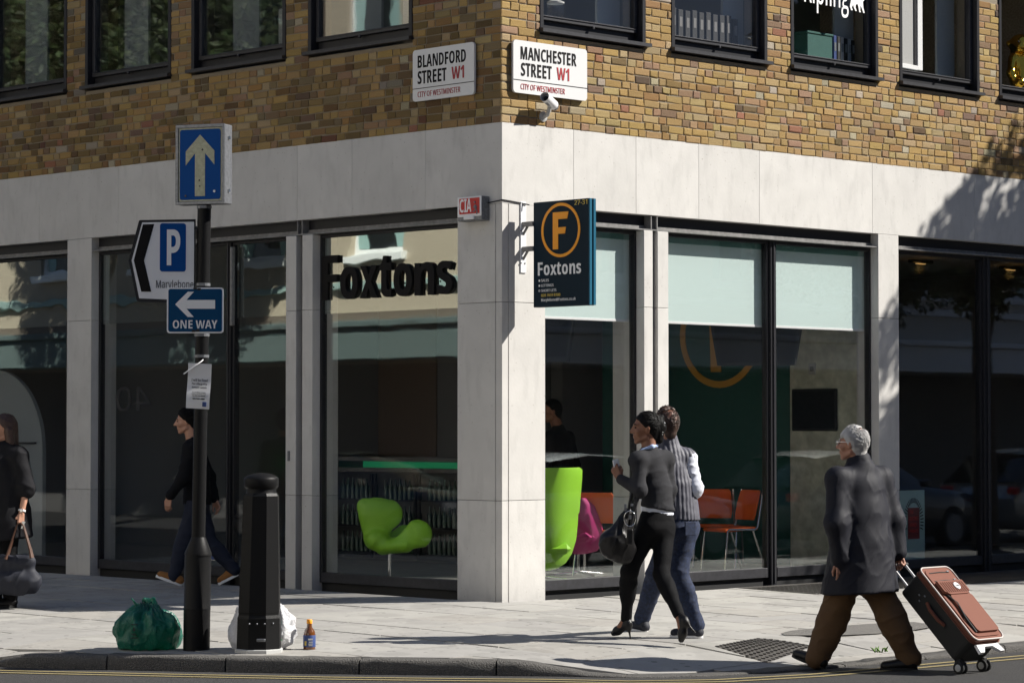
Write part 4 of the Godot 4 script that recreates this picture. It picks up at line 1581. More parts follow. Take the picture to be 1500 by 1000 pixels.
# ---------------------------------------------------------------- what shows through the glass
func shell(widths: Array, thick: float, curve: float, lean: float, rim := 0.0) -> MB:
	# a bent plate: widths = [[y, half width, forward offset], ...]; wraps forward towards +z at its sides
	var mb := MB.new()
	mb.smooth()
	var n := 14
	var grid := []
	for side in 2:
		var rows := []
		for q in widths:
			var r := PackedVector3Array()
			for i in n + 1:
				var s := float(i) / n * 2.0 - 1.0
				var zz: float = q[2] + curve * q[1] * pow(absf(s), 2.2) - lean * q[0]
				r.append(V(q[1] * s * (1.0 - 0.10 * absf(s)), q[0], zz + (thick if side else 0.0)))
			rows.append(r)
		grid.append(rows)
	for side in 2:
		var rows: Array = grid[side]
		for i in rows.size() - 1:
			for j in n:
				var o := V(0, (rows[i][j].y + rows[i + 1][j].y) / 2, 50.0 if side == 0 else -50.0)
				mb.cquad(rows[i][j], rows[i][j + 1], rows[i + 1][j + 1], rows[i + 1][j], o)
	mb.smooth()
	var loop := [[], []]
	for side in 2:
		var rows: Array = grid[side]
		for j in n + 1:
			loop[side].append(rows[0][j])
		for i in range(1, rows.size()):
			loop[side].append(rows[i][n])
		for j in range(n - 1, -1, -1):
			loop[side].append(rows[-1][j])
		for i in range(rows.size() - 2, 0, -1):
			loop[side].append(rows[i][0])
	var cen := V(0, 0.6, 0)
	for i in loop[0].size():
		var i2: int = (i + 1) % loop[0].size()
		mb.cquad(loop[0][i], loop[0][i2], loop[1][i2], loop[1][i], cen)
	return mb

func swivel_base(t: Node3D, y: float) -> void:
	var mb := MB.new()
	mb.tube([V(0, 0.02, 0), V(0, y, 0)], 0.018, 10)
	put("stem", mb, M.chrome, t)
	for k in 4:
		var a := TAU * k / 4.0 + 0.5
		mb = MB.new()
		mb.tube([V(0, 0.035, 0), V(cos(a) * 0.30, 0.012, sin(a) * 0.30)], [0.018, 0.010], 8)
		put("foot", mb, M.chrome, t)

func side_chair(label: String, at: Vector3, yaw: float) -> void:
	var t := thing("meeting_chair", label, "chair", at, yaw, "orange meeting chairs")
	var mb := shell([[0.45, 0.21, 0.23], [0.445, 0.225, 0.12], [0.44, 0.225, 0.0], [0.445, 0.215, -0.16]], 0.0, 0.0, 0.0)
	mb = MB.new()
	mb.box(V(0, 0.445, 0.02), V(0.44, 0.035, 0.43), Basis(Vector3.RIGHT, 0.05), 0.015)
	put("seat", mb, M.tangerine, t)
	mb = shell([[0.54, 0.19, -0.20], [0.60, 0.205, -0.215], [0.72, 0.21, -0.245], [0.83, 0.20, -0.275], [0.855, 0.18, -0.28]], 0.022, 0.16, 0.0)
	put("backrest", mb, M.tangerine, t)
	for s in [-1.0, 1.0]:
		mb = MB.new()
		mb.tube([V(0.235 * s, 0.0, 0.24), V(0.225 * s, 0.43, 0.20), V(0.222 * s, 0.445, 0.17), V(0.222 * s, 0.44, -0.14), V(0.22 * s, 0.47, -0.18), V(0.21 * s, 0.86, -0.26)], 0.0125, 8)
		put("front_leg", mb, M.chrome, t)
		mb = MB.new()
		mb.tube([V(0.235 * s, 0.0, -0.27), V(0.222 * s, 0.43, -0.12)], 0.0125, 8)
		put("rear_leg", mb, M.chrome, t)

func make_interior() -> void:
	# roller blinds
	var rows := [[0.66, 1.92, "pale mint roller blind behind the sign, in the first sunlit window"], [2.33, 3.95, "pale mint roller blind in the left half of the wide sunlit window"], [4.06, 5.63, "pale mint roller blind in the right half of the wide sunlit window"]]
	for r in rows:
		var t := thing("roller_blind", r[2], "blind", V(0, 0, -0.192), 0.0, "mint roller blinds")
		sp("blind_sheet", r[0], r[1], 2.645, 3.42, -0.003, 0.003, M.blind, t)
		sp("bottom_bar", r[0], r[1], 2.62, 2.645, -0.008, 0.008, M.white, t, 0.003)
		sp("cassette", r[0] - 0.03, r[1] + 0.06, 3.42, 3.55, -0.10, 0.015, M.blind_case, t, 0.005)
	# hanging screens
	var s := thing("hanging_screen", "black screen hanging from the ceiling in the wide sunlit window", "screen", V(4.54, 0.0, -0.80), CY - 16.0)
	var mb := MB.new()
	mb.prism(PackedVector2Array([V2(-0.51, 2.80), V2(0.51, 2.80), V2(0.415, 2.25), V2(-0.415, 2.25)]), -0.10, 0.0)
	put("case", mb, M.case_black, s)
	mb = MB.new()
	mb.prism(PackedVector2Array([V2(-0.47, 2.77), V2(0.47, 2.77), V2(0.395, 2.28), V2(-0.395, 2.28)]), 0.0, 0.004)
	put("display", mb, M.screen, s)
	sp("hanger", -0.04, 0.04, 2.79, 3.56, -0.09, -0.03, M.frame, s)
	s = thing("hanging_screen", "black screen hanging from the ceiling right beside the corner pillar", "screen", V(1.50, 0.0, -1.00), CY - 16.0)
	mb = MB.new()
	mb.prism(PackedVector2Array([V2(-0.5, 2.80), V2(0.36, 2.80), V2(0.28, 2.24), V2(-0.45, 2.24)]), -0.10, 0.0)
	put("case", mb, M.case_black, s)
	mb = MB.new()
	mb.prism(PackedVector2Array([V2(-0.47, 2.77), V2(0.33, 2.77), V2(0.265, 2.29), V2(-0.42, 2.29)]), 0.0, 0.004)
	put("display", mb, M.screen, s)
	sp("hanger", -0.04, 0.04, 2.79, 3.56, -0.09, -0.03, M.frame, s)
	# wall logo, wall screen, switch
	var lg := thing("wall_logo", "large orange F in a ring on the dark green inner wall", "wall logo", V(5.758, 2.64, -2.36))
	mb = MB.new()
	mb.ring2(0.525, 0.60, 0.0, 0.012, 48, Transform3D(FL, Vector3.ZERO))
	put("ring", mb, M.dim_orange, lg)
	mb = MB.new()
	mb.prism(PackedVector2Array([V2(-0.13, -0.42), V2(0.02, -0.42), V2(0.0, -0.08), V2(0.24, -0.08), V2(0.27, 0.06), V2(0.0, 0.06), V2(0.0, 0.26), V2(0.30, 0.26), V2(0.34, 0.42), V2(-0.16, 0.42)]), 0.0, 0.012, Transform3D(FL, Vector3.ZERO))
	put("letter_f", mb, M.dim_orange, lg)
	var ws := thing("wall_screen", "flat black screen on the beige inner wall behind the old man", "screen", V(5.74, 1.785, -0.98))
	one("case", Vector3.ZERO, V(0.035, 0.46, 0.63), M.case_black, ws, 0.012)
	one("display", V(-0.019, 0, 0), V(0.004, 0.41, 0.58), M.screen, ws)
	var sw := thing("thermostat", "small white thermostat on the beige inner wall above the screen", "thermostat", V(5.753, 2.235, -1.02))
	one("body", Vector3.ZERO, V(0.014, 0.13, 0.10), M.white_dull, sw, 0.004)
	one("dial", V(-0.009, 0.0, 0.0), V(0.006, 0.05, 0.05), M.wall_grey, sw, 0.002)
	# chairs
	var e := thing("egg_chair", "tall lime green egg chair close behind the glass by the corner pillar", "chair", V(1.80, 0.07, -1.24), CY - 180.0 + 6.0)
	mb = shell([[0.10, 0.06, -0.06], [0.12, 0.16, -0.10], [0.17, 0.25, -0.14], [0.26, 0.32, -0.18], [0.40, 0.37, -0.21], [0.56, 0.385, -0.23], [0.66, 0.39, -0.235], [0.675, 0.405, -0.235], [0.85, 0.42, -0.24], [1.02, 0.435, -0.25], [1.10, 0.435, -0.255], [1.125, 0.40, -0.26]], 0.04, 0.85, 0.06)
	put("shell", mb, M.lime, e)
	mb = MB.new()
	mb.box(V(0, 0.32, 0.02), V(0.50, 0.10, 0.46), Basis(), 0.045)
	put("seat_cushion", mb, M.lime, e)
	swivel_base(e, 0.28)
	var mg := thing("tub_chair", "magenta tub chair behind the lime egg chair", "chair", V(2.72, 0.07, -1.66), CY + 150.0)
	mb = shell([[0.22, 0.08, -0.05], [0.25, 0.20, -0.10], [0.33, 0.28, -0.15], [0.45, 0.30, -0.19], [0.60, 0.28, -0.22], [0.72, 0.25, -0.24], [0.80, 0.18, -0.25]], 0.04, 0.8, 0.08)
	put("shell", mb, M.magenta, mg)
	one("seat_cushion", V(0, 0.40, 0.0), V(0.44, 0.10, 0.42), M.magenta, mg, 0.045)
	swivel_base(mg, 0.38)
	var sw2 := SDF.new()
	sw2.k = 0.035
	sw2.h = 0.012
	var zz_ := V(0, 0, 1)
	sw2.cap(V(-0.24, 0.745, 0.0), V(-0.02, 0.67, -0.02), 0.085, 0.15, zz_, 1.8)
	sw2.cap(V(-0.12, 0.64, 0.0), V(-0.13, 0.46, 0.02), 0.19, 0.13, zz_, 1.8)
	sw2.cap(V(-0.12, 0.42, 0.03), V(-0.06, 0.36, 0.03), 0.12, 0.085, zz_, 0.9)
	sw2.cap(V(-0.06, 0.355, 0.03), V(0.16, 0.375, 0.03), 0.075, 0.085, zz_, 0.6)
	sw2.cap(V(0.15, 0.40, 0.10), V(0.28, 0.475, 0.08), 0.085, 0.145, zz_, 2.0)
	sw2.cap(V(0.05, 0.42, -0.20), V(0.14, 0.46, -0.22), 0.08, 0.10, zz_, 1.9)
	var swn := thing("swan_chair", "low lime green swan chair on a chrome stem in the shaded window", "chair", V(0.50, 0.07, -2.10), CY)
	blob("shell", [sw2], M.lime, swn)
	swivel_base(swn, 0.30)
	side_chair("orange meeting chair with chrome legs, nearest to the glass by the mullion", V(4.52, 0.07, -1.12), CY - 62.0)
	side_chair("orange meeting chair seen from behind, behind the chair nearest the mullion", V(5.02, 0.07, -1.75), CY + 165.0)
	side_chair("orange meeting chair behind the woman's black handbag", V(2.95, 0.07, -1.55), CY + 165.0)
	# bar counter with a green light strip and bottle fridges
	var b := thing("bar_counter", "long bar counter with a green light strip above bottle fridges", "bar counter", V(3.0, 0.07, -5.1))
	sp("top", -0.04, 0.75, 1.02, 1.07, -3.0, 1.4, M.wall_grey, b, 0.006)
	for q in [[-0.26, 1.4], [-3.0, -1.45]]:
		sp("light_strip", 0.02, 0.06, 1.07, 1.14, q[0], q[1], M.led, b)
	sp("back_shelf", 0.0, 0.6, 1.14, 1.19, -3.0, 1.4, M.wall_dark, b, 0.004)
	sp("body", 0.30, 0.75, 0.0, 1.02, -3.0, 1.4, M.wall_dark, b)
	var stock := MB.new()
	for k in 6:
		var z0 := -3.0 + k * 0.733
		var fr := MB.new()
		fr.span(0.0, 0.02, 0.05, 1.0, z0 + 0.01, z0 + 0.05)
		fr.span(0.0, 0.02, 0.05, 1.0, z0 + 0.68, z0 + 0.72)
		fr.span(0.0, 0.02, 0.05, 0.10, z0 + 0.05, z0 + 0.68)
		put("fridge_door", fr, M.frame_grey, b)
		for y in [0.10, 0.40, 0.70]:
			sp("fridge_shelf", 0.03, 0.29, y, y + 0.012, z0 + 0.05, z0 + 0.70, M.frame_grey, b)
			for i in 8:
				var zz := z0 + 0.09 + i * 0.08
				stock.lathe([V2(0.0, y + 0.012), V2(0.028, y + 0.012), V2(0.028, y + 0.15), V2(0.011, y + 0.19), V2(0.011, y + 0.24), V2(0.0, y + 0.24)], 8, Transform3D(Basis(), V(0.12, 0, zz)))
	stuff(put("fridge_bottles", stock, M.bottle_green, b))
	var led := AreaLight3D.new()
	led.name = "bar_light"
	led.light_color = Color(0.1, 1.0, 0.4)
	led.light_energy = 0.012
	led.area_size = Vector2(4.2, 0.06)
	led.shadow_enabled = true
	add_child(led)
	led.position = V(2.99, 1.175, -5.9)
	led.rotation.y = PI / 2
	# white curved display in the far left shop
	var wd := thing("display_panel", "large white curved display panel in the leftmost shop window", "display panel", V(0.85, 0.07, -8.9))
	var poly := PackedVector2Array()
	poly.append(V2(-1.6, 0.0))
	for i in 13:
		var a := PI * 0.5 * i / 12.0
		poly.append(V2(-0.55 + 0.97 * sin(a) , 1.25 + 0.95 * cos(a)))
	poly.append(V2(0.42, 0.0))
	mb = MB.new()
	mb.prism(poly, 0.0, 0.05, Transform3D(Basis(V(0, 0, 1), V(0, 1, 0), V(-1, 0, 0)), Vector3.ZERO))
	put("panel", mb, M.room_pale, wd)
	sp("rail", -0.075, -0.055, 1.33, 1.35, -0.6, 0.30, M.frame, wd)
	sp("foot", -0.3, 0.1, 0.0, 0.03, -0.9, 0.3, M.frame, wd)
	# window number, read from the inside
	var nb := thing("window_number", "faint number 40 on the dark window left of the post, seen reversed", "lettering", V(0.14, 1.90, -5.83))
	text("lettering", "40", M.frame_grey, nb, Vector3.ZERO, Basis(Vector3.UP, PI / 2), 0.62, 0.26, 0.003, 400)
	# poster in the far right window
	var p := thing("poster", "pale teal poster with a red panel and black rays, low in the right shop window", "poster", V(6.41, 0.52, -0.165))
	one("sheet", Vector3.ZERO, V(0.44, 0.78, 0.004), M.teal_pale, p)
	one("red_panel", V(0.02, 0.03, 0.003), V(0.21, 0.34, 0.003), M.poster_red, p)
	var words := ["THE", "ELECTRIC", "SHARED", "PROJECT"]
	for i in 4:
		text("lettering", words[i], M.red, p, V(0.02 - [0.04, 0.0, 0.012, 0.0][i], 0.155 - 0.07 * i, 0.005), Basis(), [0.07, 0.15, 0.125, 0.15][i], 0.04)
	for i in 26:
		var a := -0.35 + i * (PI + 0.7) / 25.0
		var d := V2(cos(a), sin(a))
		var q := V2(d.x * 0.135, d.y * 0.21)
		one("ray", V(0.02 + q.x * 1.12, 0.05 + q.y * 1.1, 0.003), V(0.055, 0.011, 0.003), M.ink, p, 0.0, Basis(Vector3.BACK, a))
	# ceiling lamps
	for q in [[8.1, -1.3, "left"], [9.9, -1.3, "right"]]:
		var l := thing("ceiling_lamp", "slim warm ceiling lamp in the dark right shop, the %s of the two" % q[2], "ceiling lamp", V(q[0], 3.47, q[1]))
		one("fitting", V(0, 0.055, 0), V(0.4, 0.04, 0.08), M.frame, l, 0.01)
		one("tube", V(0, 0.03, 0), V(0.16, 0.012, 0.03), M.lamp_glow, l)
		var om := OmniLight3D.new()
		om.name = "lamp_light"
		om.light_color = Color(1.0, 0.75, 0.4)
		om.light_energy = 0.004
		om.omni_range = 12
		om.omni_attenuation = 2
		om.light_size = 0.05
		om.shadow_enabled = true
		l.add_child(om)
		om.position.y = -0.03
	# upstairs: jar, binders, print on the glass, white frame, gold figure
	var j := thing("glass_jar", "lidded glass jar on the window ledge above the street plate", "jar", V(0.93, 5.47, -0.22))
	mb = MB.new()
	mb.lathe([V2(0, 0.0), V2(0.09, 0.0), V2(0.095, 0.01), V2(0.095, 0.13), V2(0.08, 0.155), V2(0.075, 0.16)], 20)
	put("glass", mb, M.glass, j)
	mb = MB.new()
	mb.lathe([V2(0.0, 0.16), V2(0.085, 0.16), V2(0.085, 0.175), V2(0.05, 0.19), V2(0.015, 0.195), V2(0.022, 0.215), V2(0.0, 0.23)], 20)
	put("lid", mb, M.white_dull, j)
	sp("window_shelf", 0.5, 9.2, 5.40, 5.465, -0.55, -0.165, M.room_pale, bld)
	var rng := RandomNumberGenerator.new()
	rng.seed = 3
	for i in 11:
		var h := rng.randf_range(0.30, 0.325)
		var d := thing("binder", "black ring binder, %s from the left in the row on the second sunlit ledge" % ["first", "second", "third", "fourth", "fifth", "sixth", "seventh", "eighth", "ninth", "tenth", "last"][i], "binder", V(2.52 + i * 0.105, 5.466, -0.36), 0.0, "black binders on the upstairs ledge")
		one("cover", V(0, h / 2, 0), V(0.075, h, 0.26), M.case_black, d, 0.004)
		one("spine_label", V(0, h * 0.6, 0.1315), V(0.04, 0.10, 0.002), M.wall_dark, d)
	var cols := [M.label_blue, M.case_black, M.white_dull, M.case_black, M.room_pale, M.case_black]
	var cnames := ["blue", "black, second", "white", "black, fourth", "pale grey", "black, sixth"]
	for i in 6:
		var d := thing("binder", "%s folder from the left beside the dark green box upstairs" % cnames[i], "binder", V(5.20 + i * 0.062, 5.466, -0.36), 0.0)
		one("cover", V(0, 0.15, 0), V(0.05, 0.30 - 0.008 * i, 0.24), cols[i], d, 0.004)
		one("spine_label", V(0, 0.18, 0.1215), V(0.03, 0.09, 0.002), M.room, d)
	var gb := thing("storage_box", "dark green box beside the folders under the window lettering", "box", V(4.93, 5.466, -0.38), 0.0)
	one("body", V(0, 0.14, 0), V(0.42, 0.28, 0.30), M.wall_green, gb, 0.006)
	one("lid", V(0, 0.29, 0), V(0.44, 0.025, 0.32), M.wall_green, gb, 0.005)
	var k := thing("window_lettering", "white lettering with a walking monkey mark on the third sunlit upstairs window", "lettering", V(4.84, 6.08, -0.066))
	text("lettering", "Kipling", M.white, k, V(0.0, 0.06, 0), FR, 0.74, 0.42, 0.004, 400)
	mb = MB.new()
	var body := PackedVector2Array([V2(0.42, 0.16), V2(0.46, 0.22), V2(0.53, 0.23), V2(0.60, 0.20), V2(0.645, 0.24), V2(0.69, 0.22), V2(0.68, 0.16), V2(0.65, 0.13), V2(0.66, 0.02), V2(0.685, -0.06), V2(0.66, -0.065), V2(0.625, 0.02), V2(0.60, 0.06), V2(0.595, -0.03), V2(0.61, -0.06), V2(0.58, -0.065), V2(0.565, 0.0), V2(0.55, 0.07), V2(0.51, 0.06), V2(0.50, 0.01), V2(0.525, -0.05), V2(0.50, -0.055), V2(0.465, 0.01), V2(0.455, 0.05), V2(0.425, 0.0), V2(0.445, -0.05), V2(0.415, -0.055), V2(0.39, 0.01)])
	for i in body.size():
		body[i] = V2(body[i].x * 0.85 + 0.06, -0.065 + (body[i].y + 0.065) * 0.62)
	mb.prism(body, -0.002, 0.002)
	put("monkey_mark", mb, M.white, k)
	var wf := thing("white_frame", "white framed board leaning inside the fourth sunlit upstairs window", "board", V(6.60, 5.47, -0.32), 4.0)
	for q in [[0.20, 0.5, 0.10, 0.84], [0.0, 0.10, 0.32, 0.05]]:
		one("frame_bar", V(q[0], q[1], 0), V(q[2], q[3], 0.03), M.white, wf, 0.004)
	one("board", V(-0.05, 0.55, -0.012), V(0.30, 0.84, 0.008), M.white_dull, wf)
	one("grey_edge", V(0.125, 0.52, -0.006), V(0.05, 0.84, 0.02), M.frame_grey, wf)
	var g := thing("gold_figure", "shiny gold seated ape figure in the rightmost upstairs window", "figure", V(8.78, 5.466, -0.36), -30.0)
	var s2 := SDF.new()
	s2.k = 0.03
	s2.h = 0.010
	s2.ball(V(-0.02, 0.56, 0.02), 0.125, V(0, 1, 0), 0.95)
	s2.ball(V(-0.05, 0.52, 0.10), 0.07)
	s2.cap(V(0, 0.42, -0.02), V(0.02, 0.16, 0), 0.125, 0.15)
	s2.cap(V(-0.11, 0.40, 0.03), V(-0.17, 0.22, 0.10), 0.055, 0.048)
	s2.cap(V(-0.17, 0.22, 0.10), V(-0.13, 0.04, 0.17), 0.048, 0.05)
	s2.cap(V(0.14, 0.40, 0.0), V(0.20, 0.22, 0.06), 0.055, 0.048)
	s2.cap(V(0.20, 0.22, 0.06), V(0.18, 0.04, 0.12), 0.048, 0.05)
	s2.cap(V(-0.07, 0.12, 0.04), V(-0.10, 0.10, 0.20), 0.075, 0.055)
	s2.cap(V(0.09, 0.12, 0.04), V(0.12, 0.10, 0.18), 0.075, 0.055)
	s2.ball(V(-0.14, 0.58, -0.01), 0.035)
	s2.ball(V(0.10, 0.58, -0.01), 0.035)
	blob("body", [s2], M.gold, g)
	for q in [-0.035, 0.035]:
		one("eye", V(-0.055 + q, 0.585, 0.135), V(0.022, 0.022, 0.016), M.black, g, 0.006)

# ---------------------------------------------------------------- people
var wrinkle := FastNoiseLite.new()

func folds(amp: float, sx: float, sy: float, off := 0.0) -> Callable:
	var n := wrinkle
	return func(p: Vector3, _n: Vector3) -> float:
		var a := n.get_noise_3d(p.x * sx + off, p.y * sy, p.z * sx)
		var b := n.get_noise_3d(p.x * sx * 0.8 + 9.0 + p.y * sy * 0.3, p.y * sy * 0.8 + off - p.x * sx * 0.5, p.z * sx * 0.8)
		return (0.8 * a + 0.6 * pow(1.0 - minf(absf(b) * 2.0, 1.0), 3.0)) * amp

func head_sdf(c: Vector3, f: Vector3, nb: Vector3, sc := 1.0, nose := 1.0, bald := 0.0) -> SDF:
	var s := SDF.new()
	s.k = 0.014
	s.h = 0.0055
	var u := Vector3.UP
	var r := f.cross(u).normalized()
	u = r.cross(f).normalized()
	var at := func(x: float, y: float, z: float) -> Vector3: return c + (f * x + u * y + r * z) * sc
	s.ball(at.call(-0.012, 0.030, 0), (0.098 + bald) * sc, r, 1.26)
	s.cap(at.call(0.030, -0.015, 0), at.call(0.034, -0.055, 0), 0.070 * sc, 0.055 * sc, r, 1.12)
	s.ball(at.call(0.066, -0.098, 0), 0.021 * sc)
	for q in [-1.0, 1.0]:
		s.cap(at.call(-0.005, -0.060, 0.052 * q), at.call(0.058, -0.095, 0.018 * q), 0.018 * sc, 0.016 * sc)
		s.ball(at.call(0.062, -0.022, 0.038 * q), 0.026 * sc)
		s.cap(at.call(0.083, 0.033, 0.010 * q), at.call(0.070, 0.034, 0.045 * q), 0.011 * sc, 0.010 * sc)
		s.ball(at.call(-0.008, 0.010, 0.080 * q), 0.026 * sc, r, 2.6, f, 1.5)
		s.ball(at.call(-0.005, -0.018, 0.077 * q), 0.014 * sc, r, 1.8)
		s.ball(at.call(0.098, -0.028, 0.013 * q), 0.010 * sc)
	s.cap(at.call(0.088, 0.022, 0), at.call(0.098 + 0.016 * nose, -0.024, 0), 0.009 * sc, 0.013 * sc)
	s.cap(at.call(0.084, -0.055, -0.016), at.call(0.084, -0.055, 0.016), 0.010 * sc, 0.010 * sc, u, 1.5)
	s.cap(at.call(0.080, -0.069, -0.014), at.call(0.080, -0.069, 0.014), 0.010 * sc, 0.010 * sc, u, 1.3)
	s.cap(at.call(-0.028, -0.05, 0), nb - Vector3(0, 0.02, 0), 0.056 * sc, 0.062 * sc)
	return s

func face_bits(parent: Node, c: Vector3, f: Vector3, brow: Material, sc := 1.0) -> void:
	var u := Vector3.UP
	var r := f.cross(u).normalized()
	u = r.cross(f).normalized()
	for q in [-1.0, 1.0]:
		var e := MB.new()
		var p: Vector3 = c + (f * 0.081 + u * 0.010 + r * 0.031 * q) * sc
		e.tube([p - r * 0.014, p - r * 0.007 + f * 0.004, p + r * 0.007 + f * 0.004, p + r * 0.014], [0.002, 0.007, 0.007, 0.002], 8)
		put("eye", e, M.ink, parent)
		var b := MB.new()
		p = c + (f * 0.092 + u * 0.032 + r * 0.030 * q) * sc
		b.tube([p - r * 0.020 * q, p + u * 0.004, p + r * 0.022 * q - f * 0.012 - u * 0.002], [0.004, 0.0055, 0.003], 6)
		put("eyebrow", b, brow, parent)
	var m := MB.new()
	var mp := c + (f * 0.0925 - u * 0.062) * sc
	m.tube([mp - r * 0.020 - f * 0.006, mp, mp + r * 0.020 - f * 0.006], 0.0022, 6)
	put("mouth", m, M.strap_brown, parent)

func hair_sdf(c: Vector3, f: Vector3, big: float, m: Vector3, off: float, amp := 0.006) -> SDF:
	# a shell round the skull; m = (forward, up) direction that is kept, off = how far the hairline lies
	var s := SDF.new()
	s.k = 0.016
	s.h = 0.007
	s.grp = 0
	var u := Vector3.UP
	var r := f.cross(u).normalized()
	u = r.cross(f).normalized()
	s.ball(c - f * 0.016 + u * 0.034, 0.098 + big, r, 1.22)
	s.cap(c - f * 0.045 - u * 0.02, c - f * 0.05 - u * 0.06, 0.060 + big, 0.045 + big, r, 1.05)
	var n := (f * m.x + u * m.y).normalized()
	s.clips = [Plane(-n, -n.dot(c) - off)]
	var nz_ := wrinkle
	s.disp = func(p: Vector3, _n: Vector3) -> float: return nz_.get_noise_3d(p.x * 45, p.y * 22, p.z * 45) * amp
	return s

# fine locks lying over the skull; keep(forward, up, side) says where they grow, flow gives their way in the same axes
func locks(parent: Node, c: Vector3, f: Vector3, m: Material, count: int, length: float, r: float, lift: float, keep: Callable, flow: Callable, sd: int) -> void:
	var rng := RandomNumberGenerator.new()
	rng.seed = sd
	var u := Vector3.UP
	var s := f.cross(u).normalized()
	u = s.cross(f).normalized()
	var o := c - f * 0.014 + u * 0.030
	var ax := Vector3(0.100, 0.104, 0.083)
	var mb := MB.new()
	var made := 0
	while made < count:
		var d := Vector3(rng.randf() * 2 - 1, rng.randf() * 2 - 1, rng.randf() * 2 - 1)
		if d.length() > 1.0 or d.length() < 0.2:
			continue
		d = d.normalized()
		made += 1
		if not keep.call(d.x, d.y, d.z):
			continue
		var pts := []
		var rad := []
		var way: Vector3 = flow.call(d.x, d.y, d.z) + Vector3(rng.randf() - 0.5, rng.randf() - 0.5, rng.randf() - 0.5) * 0.5
		var l := length * rng.randf_range(0.6, 1.2)
		var q := d
		for i in 5:
			var h := 1.0 + lift * (0.3 + 0.7 * sin(i * 0.7)) * rng.randf_range(0.7, 1.2)
			pts.append(o + f * q.x * ax.x * h + u * q.y * ax.y * h + s * q.z * ax.z * h)
			rad.append(r * [0.6, 1.0, 1.0, 0.7, 0.15][i])
			var t := way - q * way.dot(q)
			q = (q + t.normalized() * l / 0.4).normalized()
		mb.tube(pts, rad, 4, false)
	stuff(put("hair_locks", mb, m, parent))

# palm plus five fingers; d = direction of the hand, pn = the way the palm faces, th = the side of the thumb
func hand_sdf(w: Vector3, d: Vector3, pn: Vector3, th: Vector3, curl: float, sc := 1.0) -> SDF:
	var s := SDF.new()
	s.k = 0.007
	s.h = 0.0048
	d = d.normalized()
	pn = (pn - d * pn.dot(d)).normalized()
	var side := d.cross(pn).normalized()
	if side.dot(th) < 0.0:
		side = -side
	var pt := func(a: float, b: float, q: float) -> Vector3: return w + (d * a + side * b + pn * q) * sc
	s.cap(pt.call(-0.03, 0, 0), pt.call(0.01, 0, 0), 0.026 * sc, 0.027 * sc, pn, 1.35)
	for i in 4:
		var o: float = [0.028, 0.010, -0.009, -0.026][i]
		var l: float = [0.072, 0.080, 0.074, 0.058][i]
		s.cap(pt.call(0.012, o * 0.75, 0), pt.call(0.088 - absf(o - 0.01) * 0.2, o, 0.0), 0.014 * sc, 0.0115 * sc)
		var p: Vector3 = pt.call(0.088 - absf(o - 0.01) * 0.2, o, 0.0)
		var a := curl * (0.55 + 0.12 * i)
		for k in 3:
			var q: Vector3 = p + (d * cos(a) + pn * sin(a)) * l * [0.45, 0.32, 0.25][k] * sc
			s.cap(p, q, [0.0095, 0.0088, 0.008][k] * sc, [0.0088, 0.008, 0.0068][k] * sc)
			p = q
			a += curl * (0.65 + 0.1 * i)
	var t0: Vector3 = pt.call(0.018, 0.020, 0.006)
	var t1: Vector3 = pt.call(0.050, 0.044, 0.014)
	var t2: Vector3 = t1 + (d * 0.85 + side * (0.35 - 0.4 * curl) + pn * (0.2 + 0.5 * curl)).normalized() * 0.034 * sc
	var t3: Vector3 = t2 + (d * 0.95 - side * 0.3 * curl + pn * 0.5 * curl).normalized() * 0.026 * sc
	s.cap(t0, t1, 0.015 * sc, 0.0115 * sc)
	s.cap(t1, t2, 0.0112 * sc, 0.010 * sc)
	s.cap(t2, t3, 0.0098 * sc, 0.008 * sc)
	return s

func body_sdf(J: Dictionary, girth: float) -> SDF:
	var s := SDF.new()
	s.k = 0.05
	s.h = 0.018
	var hip: Vector3 = (J.lh + J.rh) * 0.5
	s.cap(J.nb - V(0, 0.14, 0), hip + V(0, 0.08, 0), 0.105 * girth, 0.095 * girth)
	s.cap(J.ls, J.rs, 0.05, 0.05)
	for q in ["l", "r"]:
		s.cap(J[q + "s"], J[q + "e"], 0.046, 0.038)
		s.cap(J[q + "e"], J[q + "w"], 0.038, 0.026)
		s.cap(J[q + "h"], J[q + "k"], 0.072, 0.050)
		s.cap(J[q + "k"], J[q + "a"], 0.048, 0.034)
	s.cap(J.nb - V(0, 0.10, 0), J.nb, 0.07, 0.058)
	return s

func top_sdf(J: Dictionary, ft: Vector3, rc: float, rw: float, rh: float, waist: Vector3, hem: Vector3, hem_up: Vector3, flat: float, k := 0.045) -> SDF:
	var s := SDF.new()
	s.k = k
	s.h = 0.0115
	s.grp = 0
	var chest: Vector3 = (J.ls + J.rs) * 0.5 - V(0, 0.10, 0)
	s.cap(chest, waist, rc, rw, ft, flat)
	s.cap(waist, hem - V(0, 0.08, 0), rw, rh, ft, flat * 0.92)
	s.cap(J.ls, J.rs, 0.066, 0.066)
	for q in ["ls", "rs"]:
		s.cap(J.nb - V(0, 0.075, 0), (J[q] - V(0, 0.005, 0)).lerp(J.nb, 0.12), 0.075, 0.068)
	s.cap(J.nb - V(0, 0.09, 0), J.nb - V(0, 0.012, 0), 0.085, 0.060)
	s.clips = [Plane(-hem_up.normalized(), -hem_up.normalized().dot(hem))]
	return s

func sleeves(s: SDF, J: Dictionary, r0: float, r1: float, r2: float, cuff := 0.93) -> void:
	s.grp = 1
	for q in ["l", "r"]:
		s.cap(J[q + "s"], J[q + "e"], r0, r1)
		s.cap(J[q + "e"], J[q + "e"].lerp(J[q + "w"], cuff), r1, r2)

